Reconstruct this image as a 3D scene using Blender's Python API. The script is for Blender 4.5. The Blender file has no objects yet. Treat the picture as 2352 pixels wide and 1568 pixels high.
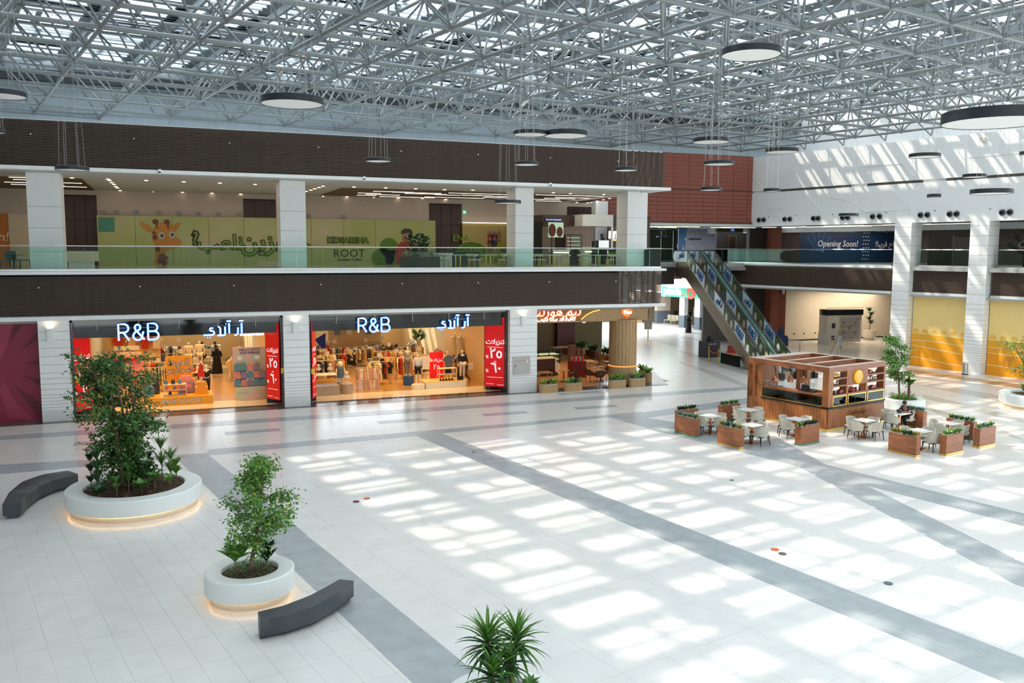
import bpy, math, random
from mathutils import Vector as V, Matrix as Mx
from math import sin, cos, pi, radians as R
random.seed(7)
SKY,SUN,AR1,AR2=6.4,4.7,620,800
SC=bpy.context.scene
# ---------------- camera, sky, sun, exposure ----------------
FPX,CX,CY,EYE=2006.0,1176.0,784.0,7.6
yaw,pit,rol=R(21.85),R(6.049),R(-0.229)
_f=V((sin(yaw)*cos(pit),cos(yaw)*cos(pit),-sin(pit))); _r=V((cos(yaw),-sin(yaw),0)); _d=_f.cross(_r)
_r2=_r*cos(rol)+_d*sin(rol); _d2=_d*cos(rol)-_r*sin(rol)
cd=bpy.data.cameras.new('camera'); cam=bpy.data.objects.new('camera',cd); SC.collection.objects.link(cam); SC.camera=cam
cd.sensor_width=36; cd.lens=36*FPX/2352; cd.clip_end=400; cd.clip_start=0.1
m3=Mx((( _r2.x,-_d2.x,-_f.x),(_r2.y,-_d2.y,-_f.y),(_r2.z,-_d2.z,-_f.z)))
cam.matrix_world=Mx.Translation((0,0,EYE))@m3.to_4x4()
ga=R(11.65); GA=V((cos(ga),sin(ga),0)); GB=V((-sin(ga),cos(ga),0)); UP=V((0,0,1))
SC.view_settings.view_transform='Standard'; SC.view_settings.look='None'; SC.view_settings.gamma=1
SC.view_settings.use_curve_mapping=False; SC.view_settings.exposure=0.0
try:
    SC.cycles.use_denoising=True; SC.cycles.max_bounces=8; SC.cycles.diffuse_bounces=4; SC.cycles.sample_clamp_indirect=4; SC.cycles.caustics_reflective=False; SC.cycles.caustics_refractive=False
except Exception: pass
w=bpy.data.worlds.new('sky'); SC.world=w; w.use_nodes=True
bg=w.node_tree.nodes['Background']; bg.inputs[0].default_value=(.86,.945,1,1); bg.inputs[1].default_value=SKY
sd=bpy.data.lights.new('sun','SUN'); sd.energy=SUN; sd.angle=R(.9); sd.color=(1,.90,.76)
sun=bpy.data.objects.new('sun',sd); SC.collection.objects.link(sun)
_t=GA*.53+GB*(-.74)-UP
sun.rotation_euler=_t.to_track_quat('-Z','Y').to_euler(); sun.location=(0,0,60)
def area(name,loc,sx,sy,e,col,rot=(0,0,0)):
    l=bpy.data.lights.new(name,'AREA'); l.shape='RECTANGLE'; l.size=sx; l.size_y=sy; l.energy=e; l.color=col; l.spread=R(105) if name=='shop_light' else R(180)
    o=bpy.data.objects.new(name,l); o.location=loc; o.rotation_euler=rot; SC.collection.objects.link(o); return o
WARM=(1,.58,.20)
area('shop_light',(.8,49,4.15),8,10,AR1,WARM); area('shop_light',(11.9,49,4.15),9,10,AR1,WARM)
area('shop_light',(22.5,48.5,3.5),6,8,150,(1,.66,.36))
area('lounge_light',(10,50,10.8),34,8,AR2,(1,.87,.7))
area('corridor_light',(57,40,9.2),4,20,420,(1,.9,.8),(0,0,ga))
area('corridor_light',(54,56,9.3),8,4,260,(1,.95,.9))  # added fill, brightens the navy hoarding and its lettering
area('corridor_light',(54,57,4.3),8,3,420,(1,.85,.66),(0,0,ga))
area('corridor_light',(43,62,9.1),12,5,160,(.95,.95,1),(0,0,0))
area('market_light',(49,75,4.0),10,5,420,(1,.85,.62),(0,0,-.9))
area('entrance_daylight_fill',(37,74,5.6),16,10,4000,(.9,.95,1),(0,0,0))  # added overhead fill standing in for daylight from the far windows
# ---------------- helpers ----------------
def ray(x,y): return _r2*((x-CX)/FPX)+_d2*((y-CY)/FPX)+_f
def at(x,y,z=0.0):
    d=ray(x,y); t=(z-EYE)/d.z; return V((0,0,EYE))+d*t
def onp(x,y,P,n):
    d=ray(x,y); c=V((0,0,EYE)); return c+d*(n.dot(V(P)-c)/n.dot(d))
def ony(x,y,Y): return onp(x,y,(0,Y,0),V((0,1,0)))
def pxy(p):
    q=V(p)-V((0,0,EYE)); z=q.dot(_f)
    if z<=.2: return (-9999,-9999,z)
    return (CX+FPX*q.dot(_r2)/z,CY+FPX*q.dot(_d2)/z,z)
def G(a,b,z=0.0): return GA*a+GB*b+UP*z
def Mo(o,x,y,n=None):
    x=V(x).normalized(); y=V(y).normalized(); z=x.cross(y) if n is None else V(n).normalized(); o=V(o)
    return Mx(((x.x,y.x,z.x,o.x),(x.y,y.y,z.y,o.y),(x.z,y.z,z.z,o.z),(0,0,0,1)))
def MX(x,Y,z): return Mo((x,Y,z),(1,0,0),(0,0,1))       # upright plane facing the hall (-Y)
def MG(a,b,z): return Mo(G(a,b,z),-GB,UP)               # upright plane on the right wall, facing -A
class MB:
    def __init__(s): s.v=[]; s.f=[]; s.m=[]; s.k=0
    def add(s,vs,fs,M=None):
        n=len(s.v)
        s.v.extend([tuple(M@V(p)) for p in vs] if M is not None else [tuple(p) for p in vs])
        s.f.extend([tuple(i+n for i in f) for f in fs]); s.m.extend([s.k]*len(fs)); return s
    def box(s,x0,x1,y0,y1,z0,z1,M=None):
        return s.add([(x0,y0,z0),(x1,y0,z0),(x1,y1,z0),(x0,y1,z0),(x0,y0,z1),(x1,y0,z1),(x1,y1,z1),(x0,y1,z1)],
          [(0,3,2,1),(4,5,6,7),(0,1,5,4),(1,2,6,5),(2,3,7,6),(3,0,4,7)],M)
    def prism(s,P,z0,z1,M=None):
        n=len(P); a=sum(P[i][0]*P[(i+1)%n][1]-P[(i+1)%n][0]*P[i][1] for i in range(n))
        if a<0: P=P[::-1]
        return s.add([(p[0],p[1],z0) for p in P]+[(p[0],p[1],z1) for p in P],
          [tuple(range(n-1,-1,-1)),tuple(range(n,2*n))]+[(i,(i+1)%n,n+(i+1)%n,n+i) for i in range(n)],M)
    def cyl(s,p0,p1,r,n=8,r2=None,cap=True,M=None):
        p0,p1=V(p0),V(p1); r2=r if r2 is None else r2; d=(p1-p0).normalized()
        u=d.cross(V((0,0,1)) if abs(d.z)<.9 else V((1,0,0))).normalized(); w=d.cross(u)
        a=[p0+(u*cos(2*pi*i/n)+w*sin(2*pi*i/n))*r for i in range(n)]; b=[p1+(u*cos(2*pi*i/n)+w*sin(2*pi*i/n))*r2 for i in range(n)]
        return s.add(a+b,[(i,(i+1)%n,n+(i+1)%n,n+i) for i in range(n)]+([tuple(range(n-1,-1,-1)),tuple(range(n,2*n))] if cap else []),M)
    def tube(s,P,r,n=6,M=None):
        P=[V(p) for p in P]; rs=r if isinstance(r,(list,tuple)) else [r]*len(P); vs=[]; fs=[]; L=len(P); u=None
        for i,p in enumerate(P):
            d=(P[min(i+1,L-1)]-P[max(i-1,0)]).normalized()
            if u is None: u=d.cross(V((0,0,1)) if abs(d.z)<.9 else V((1,0,0))).normalized()
            u=(u-d*u.dot(d)).normalized(); w=d.cross(u)
            vs+=[p+(u*cos(2*pi*k/n)+w*sin(2*pi*k/n))*rs[i] for k in range(n)]
            if i: fs+=[((i-1)*n+k,(i-1)*n+(k+1)%n,i*n+(k+1)%n,i*n+k) for k in range(n)]
        fs+=[tuple(range(n-1,-1,-1)),tuple(range((L-1)*n,L*n))]
        return s.add(vs,fs,M)
    def lathe(s,pr,n=24,sx=1,sy=1,M=None,close=True):
        vs=[]; fs=[]
        for i,(r,z) in enumerate(pr):
            vs+=[(r*sx*cos(2*pi*k/n),r*sy*sin(2*pi*k/n),z) for k in range(n)]
            if i: fs+=[((i-1)*n+k,(i-1)*n+(k+1)%n,i*n+(k+1)%n,i*n+k) for k in range(n)]
        if close: fs+=[tuple(range(n-1,-1,-1)),tuple(range((len(pr)-1)*n,len(pr)*n))]
        return s.add(vs,fs,M)
    def ball(s,c,r,n=8,sx=1,sy=1,sz=1,M=None):
        k=max(3,n//2); pr=[(max(.001,r*sin(pi*i/k)),-r*cos(pi*i/k)*sz) for i in range(k+1)]
        T=Mx.Translation(c); return s.lathe(pr,n,sx,sy,(M@T) if M is not None else T)
    def build(s,name,mat,parent=None,smooth=False,kind=None):
        me=bpy.data.meshes.new(name); me.from_pydata(s.v,[],s.f)
        for q in (mat if isinstance(mat,(list,tuple)) else [mat]): me.materials.append(q)
        if any(s.m): me.polygons.foreach_set('material_index',s.m)
        if smooth:
            me.polygons.foreach_set('use_smooth',[True]*len(me.polygons)); me.set_sharp_from_angle(angle=R(38))
        me.update(); o=bpy.data.objects.new(name,me); SC.collection.objects.link(o)
        if parent: o.parent=parent
        if kind: o['kind']=kind
        return o
def tag(o,label,cat,group=None,kind=None):
    o['label']=label; o['category']=cat
    if group: o['group']=group
    if kind: o['kind']=kind
    return o
def thing(name,label,cat,loc=(0,0,0),rz=0,group=None):
    o=bpy.data.objects.new(name,None); SC.collection.objects.link(o); o.empty_display_size=.1
    o.location=loc; o.rotation_euler=(0,0,rz); return tag(o,label,cat,group)
def struct(name,mb=None,mat=None,parent=None):
    o=mb.build(name,mat) if mb else bpy.data.objects.new(name,None)
    if not mb: SC.collection.objects.link(o)
    if parent: o.parent=parent
    else: o['kind']='structure'
    return o
KIDS={}
def dup(o,loc=None,rz=None,label=None,group=None,parent=None,name=None,scale=None):
    c=o.copy(); SC.collection.objects.link(c)
    if name: c.name=name
    if parent: c.parent=parent
    if loc is not None: c.location=loc
    if rz is not None: c.rotation_euler=(0,0,rz)
    if scale: c.scale=(scale,)*3
    if label: c['label']=label
    if group: c['group']=group
    for ch in kids(o): dup(ch,parent=c)
    return c
def kids(o):
    if o.name not in KIDS: KIDS[o.name]=[x for x in SC.collection.objects if x.parent==o]
    return KIDS[o.name]
def inst(src,name,parent,loc,rot=(0,0,0),sc=(1,1,1),mat=None):    # another piece sharing mesh data
    o=bpy.data.objects.new(name,src.data if hasattr(src,'data') else src); SC.collection.objects.link(o); o.parent=parent
    o.location=loc; o.rotation_euler=rot; o.scale=sc; return o
# ---------------- materials ----------------
MATS={}
def mat(name,c,rough=.5,metal=0,emis=None,es=0,noise=0,nscale=3,alpha=1,spec=.5,trans=0,bump=0,c2=None,stretch=None,ior=1.45):
    if name in MATS: return MATS[name]
    m=bpy.data.materials.new(name); m.use_nodes=True; nt=m.node_tree; b=nt.nodes['Principled BSDF']
    c=tuple(c)+(1,); b.inputs['Base Color'].default_value=c; b.inputs['Roughness'].default_value=rough; b.inputs['Metallic'].default_value=metal
    b.inputs['Specular IOR Level'].default_value=spec; b.inputs['IOR'].default_value=ior
    if trans: b.inputs['Transmission Weight'].default_value=trans
    if alpha<1: b.inputs['Alpha'].default_value=alpha
    if emis: b.inputs['Emission Color'].default_value=tuple(emis)+(1,); b.inputs['Emission Strength'].default_value=es
    if noise or bump or c2:
        tc=nt.nodes.new('ShaderNodeTexCoord'); src=tc.outputs['Object']
        if stretch:
            mp=nt.nodes.new('ShaderNodeMapping'); mp.inputs['Scale'].default_value=stretch; nt.links.new(src,mp.inputs[0]); src=mp.outputs[0]
        n=nt.nodes.new('ShaderNodeTexNoise'); n.inputs['Scale'].default_value=nscale; n.inputs['Detail'].default_value=5; nt.links.new(src,n.inputs['Vector'])
        rp=nt.nodes.new('ShaderNodeValToRGB'); nt.links.new(n.outputs[0],rp.inputs[0]); rp.color_ramp.elements[0].position=.3; rp.color_ramp.elements[1].position=.7
        k=noise or .1
        a=c2+(1,) if c2 else tuple(x*(1-k) for x in c[:3])+(1,)
        rp.color_ramp.elements[0].color=a; rp.color_ramp.elements[1].color=c if c2 else tuple(min(1,x*(1+k*.6)) for x in c[:3])+(1,)
        nt.links.new(rp.outputs[0],b.inputs['Base Color'])
        if bump:
            bp=nt.nodes.new('ShaderNodeBump'); bp.inputs['Strength'].default_value=bump; bp.inputs['Distance'].default_value=.02; nt.links.new(n.outputs[0],bp.inputs['Height']); nt.links.new(bp.outputs[0],b.inputs['Normal'])
    MATS[name]=m; return m
def em(name,c,s=1.0): return mat(name,c,.6,0,c,s)
WHITE=mat('white_paint',(.82,.84,.84),.5,noise=.02); WCOL=mat('white_cladding',(.88,.89,.88),.45,noise=.02)
TILE=mat('porcelain_pale',(.75,.745,.72),.22,noise=.05,nscale=1.6,bump=0,spec=.5); TILE2=mat('porcelain_beige',(.71,.69,.65),.22,noise=.05,nscale=1.6)
GREY=mat('porcelain_grey',(.385,.425,.44),.24,noise=.10,nscale=2.2); DARKT=mat('porcelain_dark',(.085,.085,.09),.22,noise=.15)
JOINT=mat('joint_grey',(.57,.58,.57),.7,noise=.05)
DSLAT=mat('dark_bronze_slat',(.11,.075,.055),.5,noise=.15,nscale=6); DBACK=mat('slat_backing',(.008,.007,.007),.8,noise=.1)
TERRA=mat('terracotta_panel',(.27,.078,.05),.5,noise=.08); DWOOD=mat('dark_wood',(.05,.018,.012),.45,noise=.25,nscale=4,stretch=(1,1,6))
BEIGE=mat('beige_wall',(.56,.45,.36),.7,noise=.04); CREAM=mat('cream_wall',(.68,.60,.48),.7,noise=.04)
STEEL=mat('grey_painted_steel',(.225,.255,.26),.38,.15,noise=.08); ALU2=mat('louvre_shade_lift',(.36,.42,.46),.5,.05,noise=.06); ALU=mat('louvre_aluminium',(.20,.235,.26),.5,.1,noise=.08)
BLACK=mat('black_metal',(.012,.014,.016),.45,noise=.1); DISC=mat('disc_shell',(.016,.022,.028),.4,noise=.1); DIFF=mat('white_diffuser',(.86,.87,.86),.6,noise=.01)
CHROME=mat('brushed_steel',(.55,.55,.54),.28,.9,noise=.08,nscale=8,stretch=(1,1,20)); BRONZE=mat('bronze_steel',(.30,.22,.15),.32,.85,noise=.15,nscale=2)
GOLD=mat('gold_metal',(.80,.55,.14),.25,.9,noise=.08); COPPER=mat('copper',(.62,.28,.14),.22,.9,noise=.08)
LWHITE=em('light_strip',(1,.93,.80),1.9); DLIGHT=em('downlight_glow',(1,.86,.66),4.0)
WALNUT=mat('walnut',(.45,.17,.05),.42,noise=.3,nscale=5,stretch=(3,3,.35),c2=(.23,.078,.028)); WALNUTH=mat('walnut_horizontal',(.40,.145,.058),.42,nscale=5,stretch=(.5,.5,7),c2=(.20,.066,.028))
OAK=mat('light_oak',(.50,.33,.16),.5,nscale=5,stretch=(4,4,.4),c2=(.38,.23,.10)); OFLOOR=mat('oak_floor',(.62,.30,.11),.35,nscale=3,stretch=(.5,5,1),c2=(.45,.20,.07))
PLASTER=mat('planter_white',(.80,.83,.81),.4,noise=.02); SOIL=mat('soil',(.09,.055,.03),.95,noise=.5,nscale=18,bump=.6); LEAF=mat('leaf_green',(.10,.24,.045),.45,noise=.5,nscale=9)
LEAFD=mat('leaf_dark',(.035,.11,.035),.4,noise=.45,nscale=9); LEAFL=mat('leaf_light',(.19,.40,.07),.45,noise=.4,nscale=9); LEAFB=mat('leaf_bluish',(.22,.36,.28),.5,noise=.4,nscale=9); LEAFR=mat('leaf_red',(.11,.045,.04),.45,noise=.5,nscale=9); LEAFY=mat('leaf_yellow',(.55,.38,.03),.45,c2=(.12,.22,.03),nscale=7)
BARK=mat('bark',(.20,.12,.075),.85,noise=.35,nscale=14); STONE=mat('white_pebbles',(.75,.75,.72),.7,noise=.2,nscale=30)
BENCH=mat('charcoal_bench',(.050,.060,.068),.42,noise=.12); LEATH=mat('cream_leather',(.55,.52,.44),.45,noise=.05,nscale=8)
TOP=mat('white_tabletop',(.85,.86,.85),.2,noise=.02); ICE=mat('aqua_glass_edge',(.25,.52,.46),.12,noise=.05)
def glass(name='clear_glass',c=(.80,.93,.88),a=.16):
    if name in MATS: return MATS[name]
    m=bpy.data.materials.new(name); m.use_nodes=True; nt=m.node_tree; nt.nodes.remove(nt.nodes['Principled BSDF']); out=nt.nodes['Material Output']
    t=nt.nodes.new('ShaderNodeBsdfTransparent'); t.inputs[0].default_value=tuple(c)+(1,); g=nt.nodes.new('ShaderNodeBsdfGlossy'); g.inputs['Roughness'].default_value=.02; g.inputs[0].default_value=(.9,1,.97,1)
    lw=nt.nodes.new('ShaderNodeLayerWeight'); lw.inputs[0].default_value=a; mx=nt.nodes.new('ShaderNodeMixShader'); nt.links.new(lw.outputs['Fresnel'],mx.inputs[0]); nt.links.new(t.outputs[0],mx.inputs[1]); nt.links.new(g.outputs[0],mx.inputs[2]); nt.links.new(mx.outputs[0],out.inputs[0])
    MATS[name]=m; return m
GLASS=glass(); GLASSD=glass('tinted_glass',(.35,.40,.40),.3)
# ---------------- lettering ----------------
AF={'ا':'\ufe8d\ufe8e','آ':'\ufe81\ufe82','أ':'\ufe83\ufe84','ب':'\ufe8f\ufe90\ufe91\ufe92','ة':'\ufe93\ufe94','ت':'\ufe95\ufe96\ufe97\ufe98','د':'\ufea9\ufeaa','ر':'\ufead\ufeae','ز':'\ufeaf\ufeb0','س':'\ufeb1\ufeb2\ufeb3\ufeb4','ش':'\ufeb5\ufeb6\ufeb7\ufeb8','ض':'\ufebd\ufebe\ufebf\ufec0','ع':'\ufec9\ufeca\ufecb\ufecc','ف':'\ufed1\ufed2\ufed3\ufed4','ق':'\ufed5\ufed6\ufed7\ufed8','ك':'\ufed9\ufeda\ufedb\ufedc','ل':'\ufedd\ufede\ufedf\ufee0','م':'\ufee1\ufee2\ufee3\ufee4','ن':'\ufee5\ufee6\ufee7\ufee8','ه':'\ufee9\ufeea\ufeeb\ufeec','و':'\ufeed\ufeee','ي':'\ufef1\ufef2\ufef3\ufef4','ج':'\ufe9d\ufe9e\ufe9f\ufea0','ح':'\ufea1\ufea2\ufea3\ufea4','\u0001':'\ufefb\ufefc'}
def ar(s):
    s=s.replace('لا','\u0001'); out=[]
    for i,ch in enumerate(s):
        if ch not in AF: out.append(ch); continue
        fm=AF[ch]; pj=i>0 and s[i-1] in AF and len(AF[s[i-1]])==4; nj=len(fm)==4 and i+1<len(s) and s[i+1] in AF
        out.append(fm[3] if pj and nj else fm[2] if nj else fm[1] if pj else fm[0])
    return ''.join(reversed(out))
def text(mb,s,size,M,ext=.01,align='CENTER',res=2,shear=0,off=0,space=1):
    c=bpy.data.curves.new('t','FONT'); c.body=s; c.size=size; c.extrude=ext; c.align_x=align; c.align_y='CENTER'; c.resolution_u=res; c.shear=shear; c.offset=off; c.space_character=space
    o=bpy.data.objects.new('t',c); me=o.to_mesh()
    mb.add([v.co.copy() for v in me.vertices],[tuple(p.vertices) for p in me.polygons],M); w_=max([v.co.x for v in me.vertices] or [0])-min([v.co.x for v in me.vertices] or [0])
    o.to_mesh_clear(); bpy.data.objects.remove(o); bpy.data.curves.remove(c); return w_
# ---------------- floor ----------------
fb=MB(); fb.box(-30,85,-8,100,-.3,-.006); floor=struct('floor',fb,JOINT)
def clip(P,Q):      # convex clip of polygon P by convex Q (counter-clockwise)
    for i in range(len(Q)):
        a=Q[i]; b=Q[(i+1)%len(Q)]; ex,ey=b[0]-a[0],b[1]-a[1]; out=[]
        for j in range(len(P)):
            p=P[j]; q=P[(j+1)%len(P)]; dp=ex*(p[1]-a[1])-ey*(p[0]-a[0]); dq=ex*(q[1]-a[1])-ey*(q[0]-a[0])
            if dp>=0: out.append(p)
            if dp*dq<0: t=dp/(dp-dq); out.append((p[0]+(q[0]-p[0])*t,p[1]+(q[1]-p[1])*t))
        P=out
        if len(P)<3: return []
    return P
def ccw(P):
    P=[(p[0],p[1]) for p in P]; a=sum(P[i][0]*P[(i+1)%len(P)][1]-P[(i+1)%len(P)][0]*P[i][1] for i in range(len(P)))
    return P if a>0 else P[::-1]
def parea(P): return abs(sum(P[i][0]*P[(i+1)%len(P)][1]-P[(i+1)%len(P)][0]*P[i][1] for i in range(len(P))))/2
def px(*L): return ccw([at(*p) for p in L])
def tiles(Q,ang,w,l,name,mt,z,nmax,gap=.005,org=(0,0)):
    ca,sa=cos(ang),sin(ang); Q=ccw(Q); us=[p[0]*ca+p[1]*sa for p in Q]; vs=[-p[0]*sa+p[1]*ca for p in Q]; L=[]
    i0,i1=int((min(us)-org[0])//w)-1,int((max(us)-org[0])//w)+2; j0,j1=int((min(vs)-org[1])//l)-1,int((max(vs)-org[1])//l)+2
    for i in range(i0,i1):
        for j in range(j0,j1):
            c=[(org[0]+i*w+gap/2,org[1]+j*l+gap/2),(org[0]+(i+1)*w-gap/2,org[1]+j*l+gap/2),(org[0]+(i+1)*w-gap/2,org[1]+(j+1)*l-gap/2),(org[0]+i*w+gap/2,org[1]+(j+1)*l-gap/2)]
            P=clip([(a*ca-b*sa,a*sa+b*ca) for a,b in c],Q)
            if len(P)<3 or parea(P)<.02: continue
            x,y,d=pxy((P[0][0],P[0][1],0)); vis=-60<x<2412 and 500<y<1650
            L.append((-parea(P)/d/d if vis else 0,P,vis))
    L.sort(key=lambda t:t[0]); st=MB()
    for k,(s_,P,vis) in enumerate(L):
        if k<nmax and vis: b=MB(); b.prism(P,-.006,z); b.build(name,mt,floor)
        else: st.prism(P,-.006,z)
    if st.v: st.build(name,mt,floor,kind='stuff')
T12=R(12.0)
zs=[]   # grey bands (convex polygons read off the floor plane)
edgeL=px((400,1060),(674.6,1308.6),(727,1358),(952,1568),(1122,1568),(954,1433),(480,1044.6))
tiles([(-30,-8),(6.2,-8),(.85,33.2),(-30,33.2)],T12,.56,1.13,'floor_tile',TILE,0,180,org=(-.13,.07))
tiles([(6.2,-8),(85,-8),(85,33.2),(.85,33.2)],T12,1.13,1.13,'large_floor_tile',TILE,0,300,org=(-.13,.07))
tiles([(-30,33.2),(85,33.2),(85,41.9),(-30,41.9)],0,1.13,1.13,'walkway_tile',TILE2,0,200,org=(0,33.2))
tiles([(26.4,41.9),(85,41.9),(85,100),(26.4,100)],T12,1.13,1.13,'hall_tile',TILE2,0,150)
tiles([(-30,41.9),(26.42,42.05),(26.42,43.1),(-30,43.1)],0,1.13,1.3,'dark_tile',DARKT,.001,60,org=(0,41.9))
zg=.0025
B1L=[at(560,1200),at(674.6,1308.6),at(952,1568)]
d1=(V(at(480,1044.6))-V(at(1122,1568))).normalized()
P0=at(480,1044.6); P1=at(1122,1568)-d1*12; wv=V((-d1.y,d1.x,0)).normalized(); wd=abs((at(727,1358)-P0).dot(wv)); sg=1 if (at(727,1358)-P0).dot(wv)>0 else -1
def band(P):
    global zg
    tiles(P,T12,.56,1.13,'grey_tile',GREY,zg,90,org=(.2,.3)); zg+=.0004
band([P0+V((0,.0,0)),P1,P1+wv*sg*wd,P0+wv*sg*wd])
a,b=at(954,1000),at(2310,1568); c,d=at(1014,995),at(2352,1506); e1=(b-a).normalized()*14; band([a,b+e1,d+e1,c])
def zp(x,y): return at(1150+x/1.957,880+y/1.957)
J1,J2=zp(1340,375),zp(1460,365)
band([zp(490,152),zp(700,214),J1,J2,zp(1240,240),zp(575,144)])
k1=(zp(2352,925)-J1).normalized()*14; k2=(zp(2352,805)-zp(1645,460)).normalized()*14
band([J1,zp(2352,925)+k1,zp(2352,810)+k2,zp(1645,460)])
band([J1,zp(1645,460),J2])
k3=(zp(2352,585)-J2).normalized()*12; band([J2,zp(1645,460),zp(2352,640)+k3,zp(2352,585)+k3])
for q in ([(0,1067),(480,1040),(480,1046),(0,1089)],[(470,1046),(954,1001),(1175,972),(480,1032)],[(954,1001),(1390,959),(1480,945),(1175,972)],[(1390,959),(1480,960),(1735,925),(1735,911)]): band(px(*q))
def bar(x0,x1,y0,y1): tiles([(x0,y0),(x1,y0),(x1,y1),(x0,y1)],0,1.13,.93,'grey_tile',GREY,zg,40,org=(0,y0))
bar(-30,30.5,38.98,39.9)
for x in (-3.4,2.2,8.6,13.5,18.2): bar(x,x+2.2,36.9,37.5)
bar(19.2,21.6,41.0,41.5)
tiles(px((1535,884),(1370,884),(1395,870),(1500,852)),0,1.13,1.13,'dark_tile',DARKT,zg+.004,20)
far=[[(1650,827),(1735,862),(1735,875),(1650,842),(1560,815),(1560,804)],[(1735,897),(1718,884),(1650,856),(1560,830),(1560,838),(1640,865),(1700,890)],
 [(1500,775),(1560,790),(1560,796),(1500,781)],[(1563,771),(1620,780),(1620,784),(1563,776)],[(2080,846),(2352,884),(2352,893),(2080,853)],[(2090,872),(2280,905),(2352,925),(2352,933),(2090,880)],[(2120,905),(2352,960),(2352,972),(2120,914)],[(2100,925),(2300,985),(2352,1010),(2200,972)]]
for i,q in enumerate(far): tiles(px(*q),T12,1.13,1.13,'brown_tile' if i==4 else 'grey_tile',mat('porcelain_brown',(.36,.25,.16),.25,noise=.1) if i==4 else mat('porcelain_midgrey',(.52,.51,.48),.24,noise=.06),zg+.0004*(i+2),30,gap=.01)
# floor sockets
for x,y,c,l in ((842,1145,(.5,.12,.05),'orange round floor socket cover left of the long grey stripe'),(818,1152,(.12,.02,.02),'small dark red floor cap beside the orange cover, left area'),(1780,1262,(.6,.12,.03),'orange round floor cap right of the middle stripe'),(1797,1272,(.08,.08,.08),'small black floor cap beside the orange one, right area'),(1681,1103,(.06,.06,.07),'small dark floor cap on open floor below the left planters'),(1088,1038,(.08,.1,.1),'tiny grey floor cap on the long diagonal stripe'),(2040,1340,(.12,.14,.16),'grey rectangular floor hatch in the right foreground')):
    p=at(x,y); b=MB(); b.cyl((0,0,0),(0,0,.012),.10 if 'orange' in l or 'hatch' in l else .06,16); o=b.build('floor_socket',mat('cap%.2f%.2f'%c[:2],c,.5,noise=.1)); o.location=(p.x,p.y,zg); tag(o,l,'floor socket')
# ---------------- roof: space frame and louvres ----------------
ceil=struct('ceiling'); ZB,ZT,ZL=15.0,17.35,18.25; MOD=3.28
A0,B0=5.2-MOD*6,20.0-MOD*9; NA,NB=21,22
def nb(i,j): return G(A0+i*MOD,B0+j*MOD,ZB)
def ntp(i,j): return G(A0+(i+.5)*MOD,B0+(j+.5)*MOD,ZT)
def unit(r,n=7):
    b=MB(); b.cyl((0,0,0),(0,0,1),r,n,cap=False); me=bpy.data.meshes.new('tube'); me.from_pydata(b.v,[],b.f); me.materials.append(STEEL); me.polygons.foreach_set('use_smooth',[True]*len(me.polygons)); return me
def bars(L,r,name,nmax=300):
    def key(s):
        x,y,d=pxy((s[0]+s[1])/2); return (0 if (-100<x<2450 and -120<y<420) else 1,d)
    L=sorted(L,key=key); me=unit(r); st=MB()
    for k,(p,q) in enumerate(L):
        if k<nmax and key((p,q))[0]==0:
            o=bpy.data.objects.new(name,me); SC.collection.objects.link(o); o.parent=ceil; o.location=p; o.rotation_euler=(q-p).to_track_quat('Z','Y').to_euler(); o.scale=(1,1,(q-p).length)
        else: st.cyl(p,q,r,5,cap=False)
    if st.v: st.build(name,STEEL,ceil,True,'stuff')
inside=lambda p: p.y<57 and GA.dot(p)<57.5
Lb,Lc,Lt,Lw=[],[],[],[]
for i in range(NA):
    for j in range(NB):
        if i+1<NA and inside(nb(i+1,j)): Lb.append((nb(i,j),nb(i+1,j)))
        if j+1<NB and inside(nb(i,j+1)): Lc.append((nb(i,j),nb(i,j+1)))
        if inside(ntp(i,j)):
            if inside(ntp(i+1,j)): Lt.append((ntp(i,j),ntp(i+1,j)))
            if inside(ntp(i,j+1)): Lt.append((ntp(i,j),ntp(i,j+1)))
            for a in (0,1):
                for b in (0,1): Lw.append((nb(i+a,j+b),ntp(i,j)))
bars(Lb,.088,'lower_chord_tube'); bars(Lc,.076,'lower_cross_tube'); bars(Lt,.07,'upper_chord_tube'); bars(Lw,.048,'web_tube')
nodes=MB()
for i in range(NA):
    for j in range(NB):
        if inside(nb(i,j)): nodes.ball(nb(i,j),.13,6)
        if inside(ntp(i,j)): nodes.ball(ntp(i,j),.12,6)
nodes.build('frame_node',STEEL,ceil,True,'stuff')
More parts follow.
